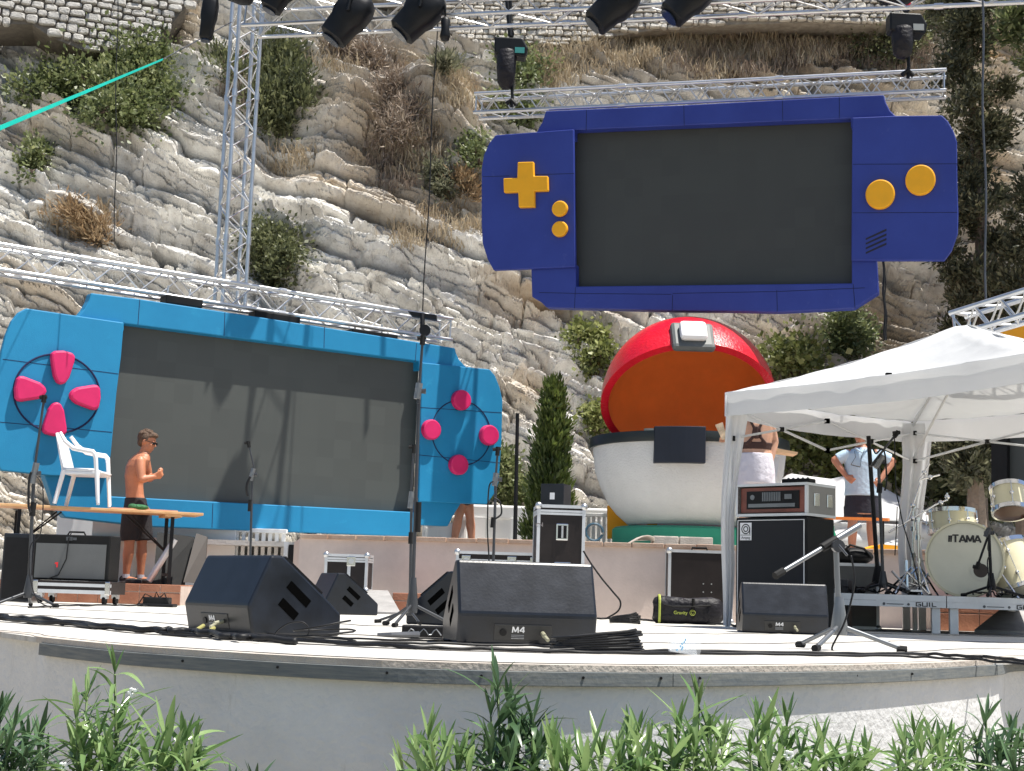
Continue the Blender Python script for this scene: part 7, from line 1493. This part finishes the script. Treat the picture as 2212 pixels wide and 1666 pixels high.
def oleander(label, stems, mk, seed, fl=0):
    rs = random.Random(seed); u0, v0, Y0 = stems[0][:3]; base = Vector((G(sum(s[0] for s in stems) / len(stems), Y0).x, Y0, -1.36)); o = thing('oleander', label, 'shrub', base, 0, 'oleander bushes in front of the stage')
    sm_ = MB(); lv = []; lf = []; flw = MB()
    for st_ in stems:
        u, v, Y = st_[:3]; tip = P(u, v + 28, Y); root = base + Vector((rs.uniform(-.1, .1), rs.uniform(-.08, .08), 0)); mid = root.lerp(tip, .55) + Vector((0, 0, .08)); pts = [root, mid, tip.lerp(mid, .4) + Vector((.005, 0, 0)), tip]; sm_.tube(pts, [.010, .007, .005, .003], 6)
        def along(t_):
            x = t_ * 3; i_ = min(2, int(x)); return pts[i_].lerp(pts[i_ + 1], x - i_)
        t_ = .42; ph = rs.random() * 6
        while t_ < 1.0:
            p = along(t_)
            for k_ in range(3):
                if rs.random() < .30: continue
                a = ph + k_ * 2.094 + rs.uniform(-.35, .35); el_ = rs.uniform(.2, 1.1) * (1.0 if t_ < .9 else 1.2); d_ = Vector((math.cos(a) * math.cos(el_), math.sin(a) * math.cos(el_), math.sin(el_))); leaf(lv, lf, p, d_, rs.uniform(.11, .20) * (1.0 if t_ < .93 else .75), rs.uniform(.0062, .0105), rs.choice([.1, .3, .7, 1.3, 2.2]), rs.uniform(-.6, .6), rs)
            ph += 1.05; t_ += rs.uniform(.028, .055)
        for k_ in range(5): a = rs.random() * 6.28; leaf(lv, lf, tip, Vector((math.cos(a) * .35, math.sin(a) * .35, 1)), rs.uniform(.06, .10), .006, .2, 0, rs)
    for k_ in range(fl // 3):
        u, v, Y = rs.choice(stems)[:3]; c = P(u + rs.uniform(-45, 45), v + rs.uniform(60, 150), Y - .05)
        flw = MB(); [flw.ell(c + Vector((math.cos(j_ * 1.2566 + k_) * .009, -.002, math.sin(j_ * 1.2566 + k_) * .009)), (.0075, .003, .006), 6) for j_ in range(5)]; flw.build('flower', OL['fl'], o)
    sm_.build('stems', OL['stem'], o, smooth=True); mb = MB(); mb.add(lv, lf); mb.build('leaves', OL[mk], o, fix=False, smooth=True)
    return o
oleander('dark oleander bush in the lower left corner', [(0, 1520, 4.3), (-20, 1560, 4.2), (30, 1550, 4.3), (60, 1575, 4.4), (85, 1570, 4.5), (15, 1600, 4.2), (50, 1630, 4.2), (-30, 1600, 4.3), (100, 1620, 4.4)], 'b', 1)
oleander('tall bright oleander with white blossoms near the left corner', [(248, 1428, 4.1), (188, 1478, 4.1), (165, 1520, 4.0), (255, 1530, 4.2), (215, 1560, 4.0), (180, 1590, 4.0), (290, 1560, 4.1), (240, 1620, 4.0)], 'a', 2, 16)
oleander('low spreading oleander right of the tall bright one', [(360, 1560, 4.0), (400, 1575, 4.0), (420, 1580, 4.0), (340, 1600, 3.9), (375, 1610, 3.9), (430, 1620, 4.0), (320, 1625, 3.9), (405, 1640, 3.9)], 'a', 3, 8)
oleander('single low oleander tip in the lower middle left', [(550, 1680, 3.9), (500, 1690, 3.9)], 'b', 12)
oleander('oleander with upright thin shoots left of the bottom centre', [(925, 1570, 3.75), (900, 1600, 3.8), (960, 1600, 3.7), (990, 1620, 3.7), (870, 1640, 3.8), (940, 1640, 3.6), (1010, 1640, 3.7)], 'a', 4, 8)
oleander('tall dark-tipped oleander at the bottom centre', [(1075, 1460, 3.8), (1060, 1520, 3.8), (1098, 1500, 3.9), (1150, 1540, 3.8), (1120, 1570, 3.8), (1060, 1600, 3.7), (1165, 1600, 3.8), (1100, 1620, 3.7)], 'b', 5, 3)
oleander('low oleander right of the bottom centre', [(1190, 1590, 3.7), (1225, 1620, 3.7), (1260, 1625, 3.7), (1160, 1640, 3.7), (1300, 1610, 3.75), (1340, 1630, 3.75)], 'a', 6, 6)
oleander('oleander with one dark spike before the sunny patch of wall', [(1380, 1555, 3.9), (1360, 1590, 3.8), (1400, 1600, 3.8), (1335, 1620, 3.8), (1420, 1630, 3.8), (1380, 1640, 3.7)], 'a', 7, 5)
oleander('oleander with the tallest leaves right of the centre', [(1510, 1495, 3.9), (1465, 1545, 3.85), (1530, 1560, 3.9), (1500, 1590, 3.8), (1560, 1590, 3.9), (1450, 1610, 3.8), (1540, 1630, 3.8)], 'a', 8, 14)
oleander('oleander below the foot of the front right boom stand', [(1635, 1540, 4.0), (1660, 1560, 4.0), (1700, 1540, 4.1), (1620, 1600, 3.9), (1690, 1600, 4.0), (1730, 1610, 4.0), (1660, 1630, 3.9)], 'a', 9, 12)
oleander('low oleander in the sunlit patch at the lower right', [(1775, 1590, 4.1), (1755, 1620, 4.0), (1800, 1620, 4.1), (1840, 1630, 4.1), (1870, 1615, 4.1), (1820, 1650, 4.0)], 'a', 10, 6)
oleander('oleander with a tall pale leaf at the lower right', [(1975, 1560, 4.3), (1955, 1590, 4.2), (2010, 1570, 4.4), (2050, 1570, 4.5), (1990, 1610, 4.2), (2035, 1610, 4.3), (1940, 1630, 4.1), (2075, 1620, 4.4)], 'a', 11, 14)
oleander('dark oleander in the lower right corner', [(2130, 1530, 4.6), (2185, 1560, 4.6), (2110, 1590, 4.5), (2160, 1600, 4.5), (2205, 1590, 4.6), (2140, 1630, 4.4), (2230, 1600, 4.6), (2190, 1640, 4.4)], 'b', 13, 8)
